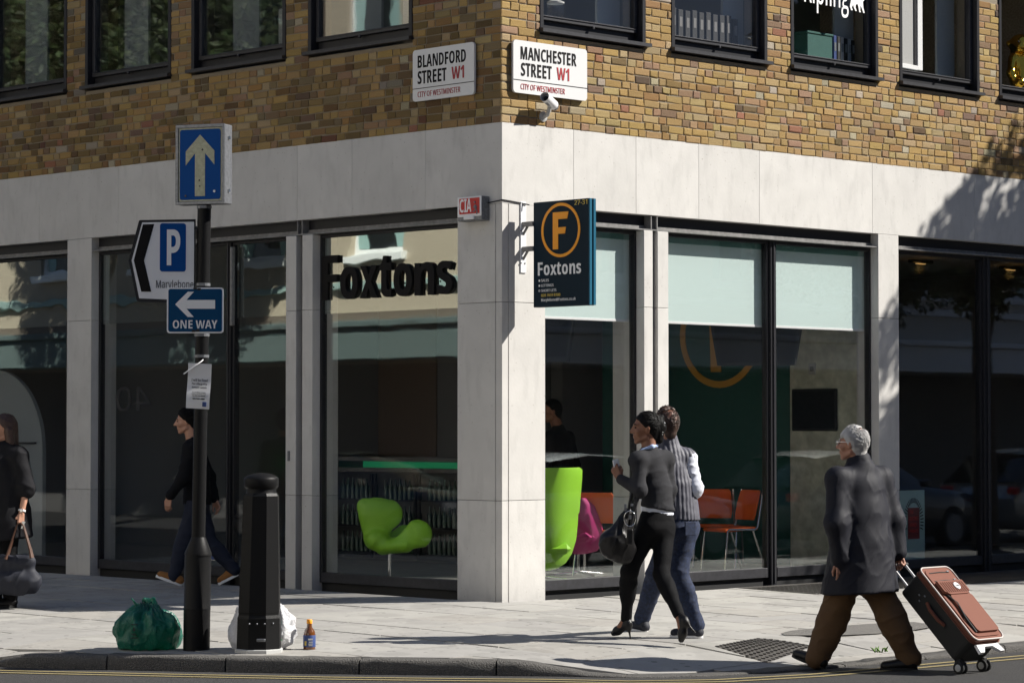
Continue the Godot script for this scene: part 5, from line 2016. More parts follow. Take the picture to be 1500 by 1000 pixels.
func trousers_sdf(J: Dictionary, r: Array, seat: float, fb_: Vector3, fold := 0.006) -> SDF:
	var s := SDF.new()
	s.k = 0.04
	s.h = 0.0115
	var hip: Vector3 = (J.lh + J.rh) * 0.5
	s.cap(hip + V(0, 0.05, 0), hip + V(0, 0.01, 0), seat * 0.94, seat, fb_, 1.25)
	for q in ["l", "r"]:
		s.cap(J[q + "h"], J[q + "k"], r[0], r[1])
		s.cap(J[q + "k"], J[q + "a"], r[1], r[2])
		s.cap(J[q + "k"].lerp(J[q + "a"], 0.25), J[q + "k"].lerp(J[q + "a"], 0.5), r[1] * 1.03, r[1] * 0.9)
	s.disp = folds(fold, 5.5, 9.0, 3.0)
	return s

func shoe(parent: Node, heel: Vector3, toe: Vector3, up: Vector3, ankle: Vector3, m: Material, sole_m: Material, sole_h := 0.018, w := 0.042) -> void:
	var d := (toe - heel).normalized()
	up = (up - d * up.dot(d)).normalized()
	var side := d.cross(up)
	var s := SDF.new()
	s.k = 0.02
	s.h = 0.008
	s.grp = 0
	var h0 := heel + d * 0.035 + up * (sole_h + 0.022)
	s.cap(h0, toe - d * 0.045 + up * (sole_h + 0.014), w * 0.92, w, up, 1.15)
	s.cap(h0 + up * 0.01, ankle + up * 0.01, 0.040, 0.042)
	s.cap(h0 + d * 0.05 + up * 0.02, toe - d * 0.08 + up * (sole_h + 0.022), 0.036, 0.028)
	s.clips = [Plane(-up, -up.dot(heel + up * sole_h * 0.7))]
	blob("shoe", [s], m, parent)
	var mb := MB.new()
	var poly := PackedVector2Array()
	var l := heel.distance_to(toe)
	for i in 24:
		var a := TAU * i / 24.0
		var x := 0.5 + 0.5 * cos(a)
		poly.append(V2(-0.004 + (l + 0.006) * x, sin(a) * (w + 0.004) * (0.80 + 0.22 * smoothstep(0.2, 0.75, x)) * (1.0 if absf(cos(a)) < 0.95 else 1.0)))
	mb.prism(poly, 0.0, sole_h, Transform3D(Basis(d, side, d.cross(side)) if d.cross(side).dot(up) > 0 else Basis(d, -side, up), heel))
	put("sole", mb, sole_m, parent)

func start_person(label: String, at: Vector3, J: Dictionary, f: Vector3, skin: Material, girth: float, hands: Array, bald := 0.0, nose := 1.0) -> MeshInstance3D:
	var list := [body_sdf(J, girth), head_sdf(J.hc, f, J.nb, 1.0, nose, bald)]
	list.append_array(hands)
	var p := blob("person", list, skin)
	p.position = at
	p.rotation.y = deg_to_rad(CY)
	tag(p, label, "person")
	return p

func make_woman() -> void:
	var J := {"hc": V(-0.045, 1.640, 0.0), "nb": V(-0.018, 1.485, 0.0), "ls": V(-0.108, 1.395, 0.115), "rs": V(0.116, 1.400, -0.105), "le": V(-0.100, 1.160, 0.195), "lw": V(-0.250, 1.262, 0.06), "re": V(0.150, 1.165, -0.12), "rw": V(0.125, 0.935, -0.20),
		"lh": V(-0.020, 0.885, 0.055), "rh": V(0.098, 0.880, -0.045), "lk": V(-0.175, 0.535, 0.03), "la": V(-0.193, 0.165, -0.10), "rk": V(0.072, 0.510, 0.14), "ra": V(0.190, 0.225, 0.35)}
	var f := V(-0.965, 0.04, 0.10).normalized()
	var ft := V(-0.62, 0, -0.78).normalized()
	var o := V(-1.793, gh(-1.793, 3.506), 3.506)
	var lh := hand_sdf(J.lw, V(-0.45, 0.85, -0.25), V(0.2, 0.2, -1.0), V(0.6, 0.5, 0), 0.95, 0.95)
	var rh := hand_sdf(J.rw, V(-0.15, -1.0, -0.15), V(-0.8, 0, 0.3), V(-0.3, 0, -1), 0.5, 0.95)
	var p := start_person("woman in a dark grey jacket and black jeans, mid-stride in high heels", o, J, f, M.skin_brown, 0.85, [lh, rh])
	face_bits(p, J.hc, f, M.hair_black)
	# hair drawn back into a loose knot held by a beaded clip
	var h1 := hair_sdf(J.hc, f, 0.011, V(-0.72, 0.70, 0), -0.002, 0.004)
	var u := Vector3.UP
	h1.grp = 1
	h1.cap(J.hc - f * 0.098 + u * 0.035, J.hc - f * 0.105 - u * 0.075, 0.056, 0.036)
	h1.cap(J.hc - f * 0.11 + u * 0.075, J.hc - f * 0.125 + u * 0.02, 0.034, 0.042)
	h1.cap(J.hc - f * 0.13 + u * 0.10, J.hc - f * 0.10 + u * 0.085, 0.020, 0.026)
	blob("hair", [h1], M.hair_black, p)
	locks(p, J.hc, f, M.hair_black, 900, 0.035, 0.0035, 0.10, func(x, y, z): return -0.72 * x + 0.70 * y > 0.05, func(x, y, z): return V(-1.0, 0.25 - y, 0.0), 1)
	for i in 6:
		var b := MB.new()
		var c: Vector3 = J.hc - f * (0.148 - 0.004 * i) + u * (0.055 - 0.018 * i) + V(0, 0, 0.035)
		b.tube([c - u * 0.006, c, c + u * 0.006], [0.002, 0.006, 0.002], 6)
		put("hair_bead", b, M.white, p)
	# jacket, shirt showing at hem and collar
	var waist := V(0.045, 1.165, 0.0)
	var s := top_sdf(J, ft, 0.128, 0.114, 0.162, waist, V(0.045, 1.022, 0.0), V(0.16, 1.0, 0.0), 1.28)
	sleeves(s, J, 0.055, 0.048, 0.036)
	s.disp = folds(0.007, 5.0, 12.0, 1.0)
	blob("jacket", [s], M.knit, p)
	s = SDF.new()
	s.grp = 0
	s.cap(waist - V(0, 0.05, 0), V(0.045, 0.90, 0.0), 0.112, 0.158, ft, 1.25)
	s.clips = [Plane(-V(0.16, 1.0, 0.0).normalized(), -V(0.16, 1.0, 0.0).normalized().dot(V(0.045, 0.985, 0.0)))]
	blob("shirt", [s], M.shirt, p)
	s = SDF.new()
	s.k = 0.012
	s.h = 0.007
	var nb: Vector3 = J.nb
	s.cap(nb + V(0.055, 0.030, -0.01), nb + V(0.02, 0.020, 0.068), 0.016, 0.016)
	s.cap(nb + V(0.02, 0.020, 0.068), nb + V(-0.055, -0.010, 0.055), 0.016, 0.014)
	s.cap(nb + V(-0.055, -0.010, 0.055), nb + V(-0.105, -0.058, 0.02), 0.014, 0.009)
	s.cap(nb + V(0.055, 0.030, -0.01), nb + V(0.01, 0.02, -0.06), 0.016, 0.014)
	blob("collar", [s], M.shirt_blue, p)
	blob("jeans", [trousers_sdf(J, [0.088, 0.060, 0.042], 0.150, ft, 0.006)], M.jeans_black, p)
	for q in [[-0.03, 0.947, 0.115], [0.085, 0.942, 0.088]]:
		one("pocket_stud", V(q[0], q[1], q[2]), V(0.03, 0.008, 0.01), M.galv, p, 0.002, Basis(Vector3.UP, 0.6))
	# high heels
	for q in [["la", V(-0.300, 0.012, -0.20), V(-0.185, 0.095, -0.085), V(-0.168, -0.002, -0.08)], ["ra", V(0.200, -0.002, 0.42), V(0.232, 0.165, 0.44), V(0.305, 0.085, 0.47)]]:
		var toe: Vector3 = q[1]
		var heel: Vector3 = q[2]
		var tip: Vector3 = q[3]
		var d := (toe - heel).normalized()
		var hs := SDF.new()
		hs.k = 0.022
		hs.h = 0.007
		var up: Vector3 = (J[q[0]] - heel).normalized()
		hs.cap(toe - d * 0.02 + V(0, 0.022, 0), toe - d * 0.065 + V(0, 0.024, 0), 0.024, 0.036)
		hs.cap(toe - d * 0.065 + V(0, 0.020, 0), heel + up * 0.018, 0.030, 0.032)
		hs.cap(heel + up * 0.015, heel + up * 0.065 + (heel - toe) * 0.05, 0.034, 0.030)
		hs.cap(heel + up * 0.02 - d * 0.02, heel.lerp(tip, 0.4) - d * 0.012, 0.026, 0.012)
		blob("shoe", [hs], M.leather, p)
		var hl := MB.new()
		hl.tube([heel.lerp(tip, 0.15) - d * 0.012, heel.lerp(tip, 0.5) - d * 0.012, tip - d * 0.012], [0.018, 0.008, 0.0055], 10)
		put("heel", hl, M.leather, p)
		var fo := SDF.new()
		fo.h = 0.007
		fo.cap(J[q[0]], heel.lerp(toe, 0.25) + up * 0.035, 0.034, 0.032)
		fo.cap(heel.lerp(toe, 0.25) + up * 0.035, toe - d * 0.06 + V(0, 0.03, 0), 0.032, 0.026)
		blob("foot", [fo], M.skin_brown, p)
	# phone in the raised hand
	var ph := thing("phone", "small white phone held up in the woman's left hand", "phone", o + Basis(Vector3.UP, deg_to_rad(CY)) * V(-0.273, 1.358, 0.02), CY)
	one("body", Vector3.ZERO, V(0.052, 0.095, 0.012), M.white, ph, 0.003, Basis(Vector3.UP, 0.5) * Basis(Vector3.BACK, 0.25))
	one("screen", Basis(Vector3.UP, 0.5) * V(0, 0, -0.007), V(0.045, 0.080, 0.002), M.screen, ph, 0.0, Basis(Vector3.UP, 0.5) * Basis(Vector3.BACK, 0.25))
	# handbag on her forearm
	var hb := SDF.new()
	hb.k = 0.05
	hb.h = 0.011
	hb.k = 0.09
	hb.cap(V(-0.03, 0.0, 0), V(-0.10, -0.20, 0), 0.045, 0.125, V(0.55, 0, 0.83), 1.7)
	hb.cap(V(-0.16, -0.23, -0.02), V(-0.04, -0.29, 0.02), 0.10, 0.085, V(0.55, 0, 0.83), 1.6)
	hb.disp = folds(0.016, 9.0, 7.0, 5.0)
	var bg := blob("handbag", [hb], M.leather)
	bg.position = o + Basis(Vector3.UP, deg_to_rad(CY)) * V(-0.165, 0.985, 0.175)
	bg.rotation.y = deg_to_rad(CY)
	tag(bg, "large slouchy black leather handbag with a silver ring, hung from the woman's forearm", "handbag")
	for k in [-0.02, 0.03]:
		var st := MB.new()
		st.tube([V(-0.03, -0.02, k), V(-0.01, 0.10, k), V(0.015, 0.20, k * 0.6), V(0.045, 0.215, k * 0.3), V(0.06, 0.15, k), V(0.02, 0.02, k + 0.02), V(0.0, -0.08, k + 0.05)], 0.010, 8)
		put("strap", st, M.leather, bg)
	var rg := MB.new()
	var pts := []
	for i in 21:
		var a := TAU * i / 20.0
		pts.append(V(-0.015 + cos(a) * 0.045, -0.03 + sin(a) * 0.06, 0.105))
	rg.tube(pts, 0.0035, 6, false)
	put("metal_ring", rg, M.chrome, bg)
	for q in [[-0.05, 0.055, 0.02, 0.055], [-0.015, -0.02, 0.018, 0.03], [0.0, 0.075, 0.02, 0.02]]:
		one("buckle", V(q[0], q[1], 0.10), V(q[2], q[3], 0.006), M.galv, bg, 0.002)
	one("tassel", V(-0.015, -0.17, 0.10), V(0.05, 0.12, 0.02), M.leather, bg, 0.008)

func make_gilet_man() -> void:
	var J := {"hc": V(-0.044, 1.665, -0.02), "nb": V(-0.025, 1.512, -0.02), "ls": V(-0.160, 1.405, 0.045), "rs": V(0.130, 1.412, -0.05), "re": V(0.190, 1.165, 0.0), "rw": V(0.110, 1.02, -0.20), "le": V(-0.19, 1.16, 0.03), "lw": V(-0.19, 0.98, -0.18),
		"lh": V(0.000, 0.865, 0.03), "rh": V(0.115, 0.865, -0.02), "lk": V(-0.110, 0.475, -0.26), "la": V(-0.215, 0.115, -0.50), "rk": V(0.045, 0.515, 0.05), "ra": V(0.185, 0.105, 0.06)}
	var f := V(-0.55, 0.0, -0.83).normalized()
	var ft := V(-0.50, 0, -0.86).normalized()
	var o := V(-1.478, gh(-1.478, 3.436), 3.436)
	var lh := hand_sdf(J.lw, V(-0.1, -0.9, -0.3), V(0.8, 0, 0), V(-0.3, 0, -1), 0.5)
	var rh := hand_sdf(J.rw, V(-0.6, -0.3, -0.5), V(-0.6, 0, 0.3), V(0, 1, 0), 0.8)
	var p := start_person("balding man in a quilted grey gilet and blue jeans, walking beside the woman", o, J, f, M.skin, 1.0, [lh, rh], 0.006)
	face_bits(p, J.hc, f, M.hair_brown)
	var h1 := hair_sdf(J.hc, f, 0.010, V(-0.85, 0.50, 0), 0.0, 0.004)
	var pn := V(0.55, 1, 0.35).normalized()
	h1.clips.append(Plane(pn, pn.dot(J.hc) + 0.092))
	var h2 := hair_sdf(J.hc, f, 0.018, V(0.45, 0.89, 0), 0.082, 0.014)
	blob("hair", [h1, h2], M.hair_brown, p)
	locks(p, J.hc, f, M.hair_brown, 900, 0.022, 0.0028, 0.12, func(x, y, z): return -0.85 * x + 0.50 * y > 0.05 and y + 0.3 * x < 0.72, func(x, y, z): return V(-0.4, -1.0, 0.0), 2)
	locks(p, J.hc, f, M.hair_brown, 700, 0.03, 0.003, 0.26, func(x, y, z): return x > 0.05 and y > 0.72, func(x, y, z): return V(-0.6, 0.5, 0.4), 3)
	blob("thin_hair", [hair_sdf(J.hc, f, 0.0065, V(-0.75, 0.66, 0), 0.004, 0.003)], M.hair_thin, p)
	var waist := V(0.045, 1.165, -0.01)
	var s := top_sdf(J, ft, 0.162, 0.150, 0.172, waist, V(0.075, 0.925, 0.0), V(0.05, 1.0, 0.0), 1.36)
	s.h = 0.0085
	s.grp = 1
	s.cap(J.nb - V(0, 0.04, 0), J.nb + V(0, 0.045, 0), 0.078, 0.072)
	var r := ft.cross(Vector3.UP)
	var nn := wrinkle
	s.disp = func(q: Vector3, _n: Vector3) -> float:
		var a := q.dot(r) + 0.003 * nn.get_noise_1d(q.y * 9.0)
		return 0.0065 * (absf(sin(a * PI / 0.034)) - 0.6) + 0.004 * nn.get_noise_3d(q.x * 9, q.y * 14, q.z * 9)
	blob("gilet", [s], M.gilet, p)
	s = SDF.new()
	s.k = 0.03
	s.h = 0.011
	sleeves(s, J, 0.066, 0.056, 0.040)
	s.cap(J.ls, J.rs, 0.06, 0.06)
	s.cap(J.nb, J.nb + V(0, 0.052, 0), 0.066, 0.064)
	s.disp = folds(0.012, 7.0, 16.0, 2.0)
	blob("shirt", [s], M.shirt, p)
	s = trousers_sdf(J, [0.098, 0.074, 0.064], 0.160, ft, 0.011)
	blob("jeans", [s], M.denim, p)
	one("back_pocket", V(0.135, 0.86, 0.135), V(0.10, 0.11, 0.012), M.denim, p, 0.004, Basis(Vector3.UP, 0.5))
	shoe(p, V(0.235, 0.0, 0.075), V(-0.02, 0.005, 0.03), V(0, 1, 0), J.ra + V(0.01, -0.02, 0), M.tote, M.white)
	shoe(p, V(-0.175, 0.0, -0.44), V(-0.33, 0.02, -0.64), V(0, 1, 0), J.la, M.tote, M.white)

func make_old_man() -> void:
	var J := {"hc": V(-0.022, 1.660, 0.0), "nb": V(0.016, 1.505, 0.0), "ls": V(-0.150, 1.405, 0.125), "rs": V(0.205, 1.405, -0.115), "le": V(-0.170, 1.085, 0.225), "lw": V(-0.140, 0.815, 0.215), "re": V(0.285, 1.10, -0.10), "rw": V(0.325, 0.85, -0.06),
		"lh": V(-0.070, 0.72, 0.06), "rh": V(0.105, 0.72, -0.05), "lk": V(-0.165, 0.385, -0.02), "la": V(-0.288, 0.085, -0.03), "rk": V(0.250, 0.395, 0.05), "ra": V(0.385, 0.090, 0.06)}
	var f := V(-0.90, 0.03, -0.40).normalized()
	var ft := V(-0.70, 0, -0.71).normalized()
	var o := V(-1.517, ROAD_Y, 5.297)
	var lh := hand_sdf(J.lw, V(0.03, -1.0, 0.12), V(-0.25, 0, -0.7), V(-1, 0, -0.1), 0.42)
	var rh := hand_sdf(J.rw, V(0.25, -0.95, 0.15), V(-0.5, 0, 0.5), V(-1, 0, -0.3), 1.3)
	var p := start_person("white haired old man in a dark raincoat and brown trousers, pulling a suitcase", o, J, f, M.skin_old, 1.1, [lh, rh], 0.004, 1.1)
	face_bits(p, J.hc, f, M.hair_white)
	var u := Vector3.UP
	var h1 := hair_sdf(J.hc, f, 0.013, V(-0.80, 0.60, 0), -0.010, 0.004)
	# thin on the crown
	var crown: Vector3 = J.hc - f * 0.03 + u * 0.13 + V(0.035, -0.015, 0.02)
	var cn := V(0.30, 1, 0.25).normalized()
	h1.clips.append(Plane(cn, cn.dot(J.hc) + 0.108))
	var h2 := hair_sdf(J.hc, f, 0.012, V(0.55, 0.83, 0), 0.070, 0.009)
	h2.clips.append(Plane(f, f.dot(J.hc) + 0.085))
	blob("hair", [h1, h2], M.hair_white, p)
	locks(p, J.hc, f, M.hair_white, 2400, 0.045, 0.0024, 0.15, func(x, y, z): return -0.80 * x + 0.60 * y > -0.02 and (y - 0.25 * x < 0.90 or x > 0.2), func(x, y, z): return V(-0.9, -0.75, z * 0.3), 4)
	var gl := MB.new()
	var r := f.cross(u).normalized()
	for q in [-1.0, 1.0]:
		var pts := []
		for i in 15:
			var a := TAU * i / 14.0
			pts.append(J.hc + f * 0.108 + u * (0.008 + sin(a) * 0.019) + r * (q * 0.034 + cos(a) * 0.025))
		gl.tube(pts, 0.0022, 6, false)
		gl.tube([J.hc + f * 0.107 + u * 0.016 + r * 0.060 * q, J.hc + f * 0.04 + u * 0.018 + r * 0.083 * q, J.hc - f * 0.012 + u * 0.014 + r * 0.086 * q], 0.0024, 6)
	gl.tube([J.hc + f * 0.112 + u * 0.012 - r * 0.010, J.hc + f * 0.112 + u * 0.012 + r * 0.010], 0.002, 6)
	put("glasses", gl, M.chrome, p)
	# raincoat
	var waist := V(0.035, 1.12, 0.02)
	var s := top_sdf(J, ft, 0.205, 0.210, 0.290, waist, V(0.030, 0.575, 0.02), V(-0.05, 1.0, 0.0), 1.25, 0.06)
	s.cap(V(0.03, 0.9, 0.02), V(0.020, 0.45, 0.02), 0.235, 0.310, ft, 1.12)
	s.h = 0.010
	sleeves(s, J, 0.086, 0.080, 0.060, 0.95)
	s.cap(J.nb + V(0.02, -0.02, 0.0), J.nb + V(0.012, 0.035, 0.0), 0.092, 0.082)
	var nn := wrinkle
	var bk := -ft
	s.disp = func(q: Vector3, nrm: Vector3) -> float:
		var x := q.dot(r)
		var v := 0.0
		# long drag folds that fan out towards the hem, crumpled cloth between
		v += 0.010 * nn.get_noise_3d(q.x * 4 + q.y * 1.2, q.y * 1.3, q.z * 4)
		var c1 := nn.get_noise_3d(q.x * 4.5 + q.y * 1.5, q.y * 2.6 + q.x * 2.5, q.z * 4.5)
		var c2 := nn.get_noise_3d(q.x * 8 - q.y * 3.0, q.y * 6.0 - q.x * 3 + 4.0, q.z * 8)
		v += 0.006 * pow(1.0 - minf(absf(c1) * 1.8, 1.0), 3.0) * smoothstep(1.45, 1.15, q.y)
		v += 0.0035 * pow(1.0 - minf(absf(c2) * 1.8, 1.0), 3.0)
		if nrm.dot(bk) > 0.3 and q.y < 1.05:
			var w := absf(x + 0.0 - 0.02)
			v -= 0.018 * exp(-w * w / 0.00025) * smoothstep(1.05, 0.85, q.y)
		return v
	blob("raincoat", [s], M.coat_black, p)
	s = trousers_sdf(J, [0.120, 0.100, 0.082], 0.175, ft, 0.014)
	s.h = 0.010
	blob("trousers", [s], M.corduroy, p)
	shoe(p, V(-0.235, 0.005, 0.02), V(-0.455, 0.085, -0.17), V(-0.2, 1, -0.2), J.la + V(0.0, 0.0, 0.0), M.leather, M.rubber)
	shoe(p, V(0.435, 0.01, 0.10), V(0.17, 0.0, 0.03), V(0, 1, 0), J.ra + V(0.0, 0, 0.02), M.leather, M.rubber)

func make_suitcase() -> void:
	# axes: down its length, across, out of its front
	var yaw := Basis(Vector3.UP, deg_to_rad(CY))
	var wdir := V(0.70, 0.0, -0.71).normalized()                    # across (camera square axes)
	var ldir := V(0.71 * 0.70, -0.70, 0.70 * 0.70).normalized()
	ldir = (ldir - wdir * ldir.dot(wdir)).normalized()
	var ndir := wdir.cross(-ldir).normalized()
	if ndir.y < 0.0:
		ndir = -ndir
	var bs := Basis(wdir, -ldir, ndir)
	if bs.determinant() < 0.0:
		bs = Basis(-wdir, -ldir, ndir)
	var L := 0.70
	var W := 0.37
	var T := 0.22
	var t := thing("suitcase", "brown soft suitcase with black sides, tilted on its wheels behind the old man", "suitcase", V(-1.10, ROAD_Y, 6.02), CY)
	# the wheels, at the lower back edge, stand on the road
	var low := bs * V(0, -L / 2, -T / 2)
	var c := V(0.0, 0.085, 0.0) - low
	var mb := MB.new()
	var prof := rounded(W, L, 0.05, 4)
	mb.prism(prof, -T / 2, T / 2 - 0.02, Transform3D(bs, c))
	put("black_body", mb, M.case_black, t)
	mb = MB.new()
	mb.prism(rounded(W - 0.006, L - 0.006, 0.05, 4), T / 2 - 0.02, T / 2 + 0.022, Transform3D(bs, c))
	mb.prism(rounded(W - 0.05, L - 0.05, 0.045, 4), T / 2 + 0.022, T / 2 + 0.030, Transform3D(bs, c))
	put("brown_front", mb, M.case_brown, t)
	for z in [T / 2 - 0.02, T / 2 + 0.024]:
		var pts := []
		for q in rounded(W + 0.002, L + 0.002, 0.05, 5):
			pts.append(c + bs * V(q.x, q.y, z))
		pts.append(pts[0])
		mb = MB.new()
		mb.tube(pts, 0.006, 6, false)
		put("piping", mb, M.piping if z > 0.1 else M.case_brown, t)
	# pockets on the front
	mb = MB.new()
	mb.prism(rounded(W * 0.72, 0.36, 0.03, 4), T / 2 + 0.030, T / 2 + 0.052, Transform3D(bs, c + bs * V(0.02, -0.115, 0)))
	put("front_pocket", mb, M.case_brown, t)
	mb = MB.new()
	mb.prism(PackedVector2Array([V2(-0.155, 0.19), V2(0.155, 0.19), V2(0.155, 0.09), V2(0.11, 0.06), V2(-0.11, 0.06), V2(-0.155, 0.09)]), T / 2 + 0.036, T / 2 + 0.060, Transform3D(bs, c))
	put("pocket_flap", mb, M.case_brown, t)
	for i in 11:
		one("flap_rib", c + bs * V(-0.13 + i * 0.026, 0.125, T / 2 + 0.0605), V(0.011, 0.10, 0.008), M.case_brown, t, 0.003, bs)
	for q in [[0.29, 0.24], [0.21, 0.26]]:
		mb = MB.new()
		mb.tube([c + bs * V(-q[1] / 2, q[0], T / 2 + 0.031), c + bs * V(0, q[0] + 0.004, T / 2 + 0.034), c + bs * V(q[1] / 2, q[0], T / 2 + 0.031)], 0.0045, 6)
		put("zip", mb, M.case_black, t)
		one("zip_pull", c + bs * V(q[1] / 2 - 0.02, q[0] + 0.004, T / 2 + 0.038), V(0.03, 0.012, 0.008), M.galv, t, 0.003, bs)
	mb = MB.new()
	mb.lathe([V2(0, 0), V2(0.034, 0.0), V2(0.032, 0.006), V2(0, 0.008)], 20, Transform3D(bs * Basis(Vector3.RIGHT, PI / 2), c + bs * V(0.03, 0.13, T / 2 + 0.063)))
	put("badge", mb, M.plate, t)
	text("lettering", "Cabin", M.frame_grey, t, c + bs * V(0.03, 0.13, T / 2 + 0.0725), bs, 0.04, 0.012, 0.001)
	# strap slack beside the pocket
	mb = MB.new()
	mb.tube([c + bs * V(-0.135, 0.10, T / 2 + 0.034), c + bs * V(-0.10, -0.02, T / 2 + 0.05), c + bs * V(-0.13, -0.16, T / 2 + 0.045), c + bs * V(-0.12, -0.29, T / 2 + 0.036)], 0.008, 6)
	put("strap", mb, M.case_black, t)
	# side handle and catches
	mb = MB.new()
	mb.tube([c + bs * V(-W / 2 - 0.002, 0.12, 0.01), c + bs * V(-W / 2 - 0.03, 0.06, 0.01), c + bs * V(-W / 2 - 0.03, -0.04, 0.01), c + bs * V(-W / 2 - 0.002, -0.10, 0.01)], 0.014, 8)
	put("side_handle", mb, M.case_brown, t)
	for q in [[0.21, 0.0], [0.17, 0.03], [0.18, -0.03]]:
		one("side_rivet", c + bs * V(-W / 2 - 0.002, q[0], q[1]), V(0.006, 0.016, 0.012), M.galv, t, 0.002, bs)
	# foot bracket
	mb = MB.new()
	mb.prism(PackedVector2Array([V2(-0.13, 0.0), V2(0.13, 0.0), V2(0.15, -0.085), V2(0.10, -0.085), V2(0.05, -0.035), V2(-0.05, -0.035), V2(-0.10, -0.085), V2(-0.15, -0.085)]), -0.012, 0.012, Transform3D(bs, c + bs * V(0, -L / 2 + 0.005, T / 2 - 0.035)))
	put("foot_bracket", mb, M.white_gloss, t)
	# wheels
	for s in [-1.0, 1.0]:
		var wc: Vector3 = V(0, 0.046, 0) + wdir * s * (W / 2 - 0.04) + V(0.012, 0, 0.012)
		mb = MB.new()
		mb.box(wc + V(-0.01, 0.035, -0.01), V(0.05, 0.06, 0.06), Basis(wdir, Vector3.UP, wdir.cross(Vector3.UP)), 0.01)
		put("wheel_housing", mb, M.case_black, t)
		for k in [-0.026, 0.026]:
			mb = MB.new()
			var wx := Transform3D(Basis(Vector3.UP.cross(wdir), wdir, Vector3.UP.cross(wdir).cross(wdir)), wc + wdir * k)
			mb.lathe([V2(0.0, -0.011), V2(0.038, -0.011), V2(0.045, -0.006), V2(0.045, 0.006), V2(0.038, 0.011), V2(0.0, 0.011)], 20, wx)
			var wh := put("wheel", mb, M.rubber, t)
			mb = MB.new()
			mb.lathe([V2(0.0, -0.013), V2(0.022, -0.013), V2(0.026, -0.011), V2(0.026, 0.011), V2(0.022, 0.013), V2(0.0, 0.013)], 16, wx)
			put("hub", mb, M.white_dull, wh)
	# telescopic handle, up to the right hand
	var grip := V(0.0, 0.0, 0.0)
	for s in [-1.0, 1.0]:
		mb = MB.new()
		mb.tube([c + bs * V(s * 0.085, L / 2 - 0.02, -T / 2 + 0.02), c + bs * V(s * 0.085, L / 2 + 0.235, -T / 2 + 0.02)], 0.0085, 10)
		put("handle_rod", mb, M.white_gloss, t)
	mb = MB.new()
	mb.tube([c + bs * V(-0.11, L / 2 + 0.235, -T / 2 + 0.02), c + bs * V(0.11, L / 2 + 0.235, -T / 2 + 0.02)], 0.016, 10)
	put("handle_grip", mb, M.case_black, t)

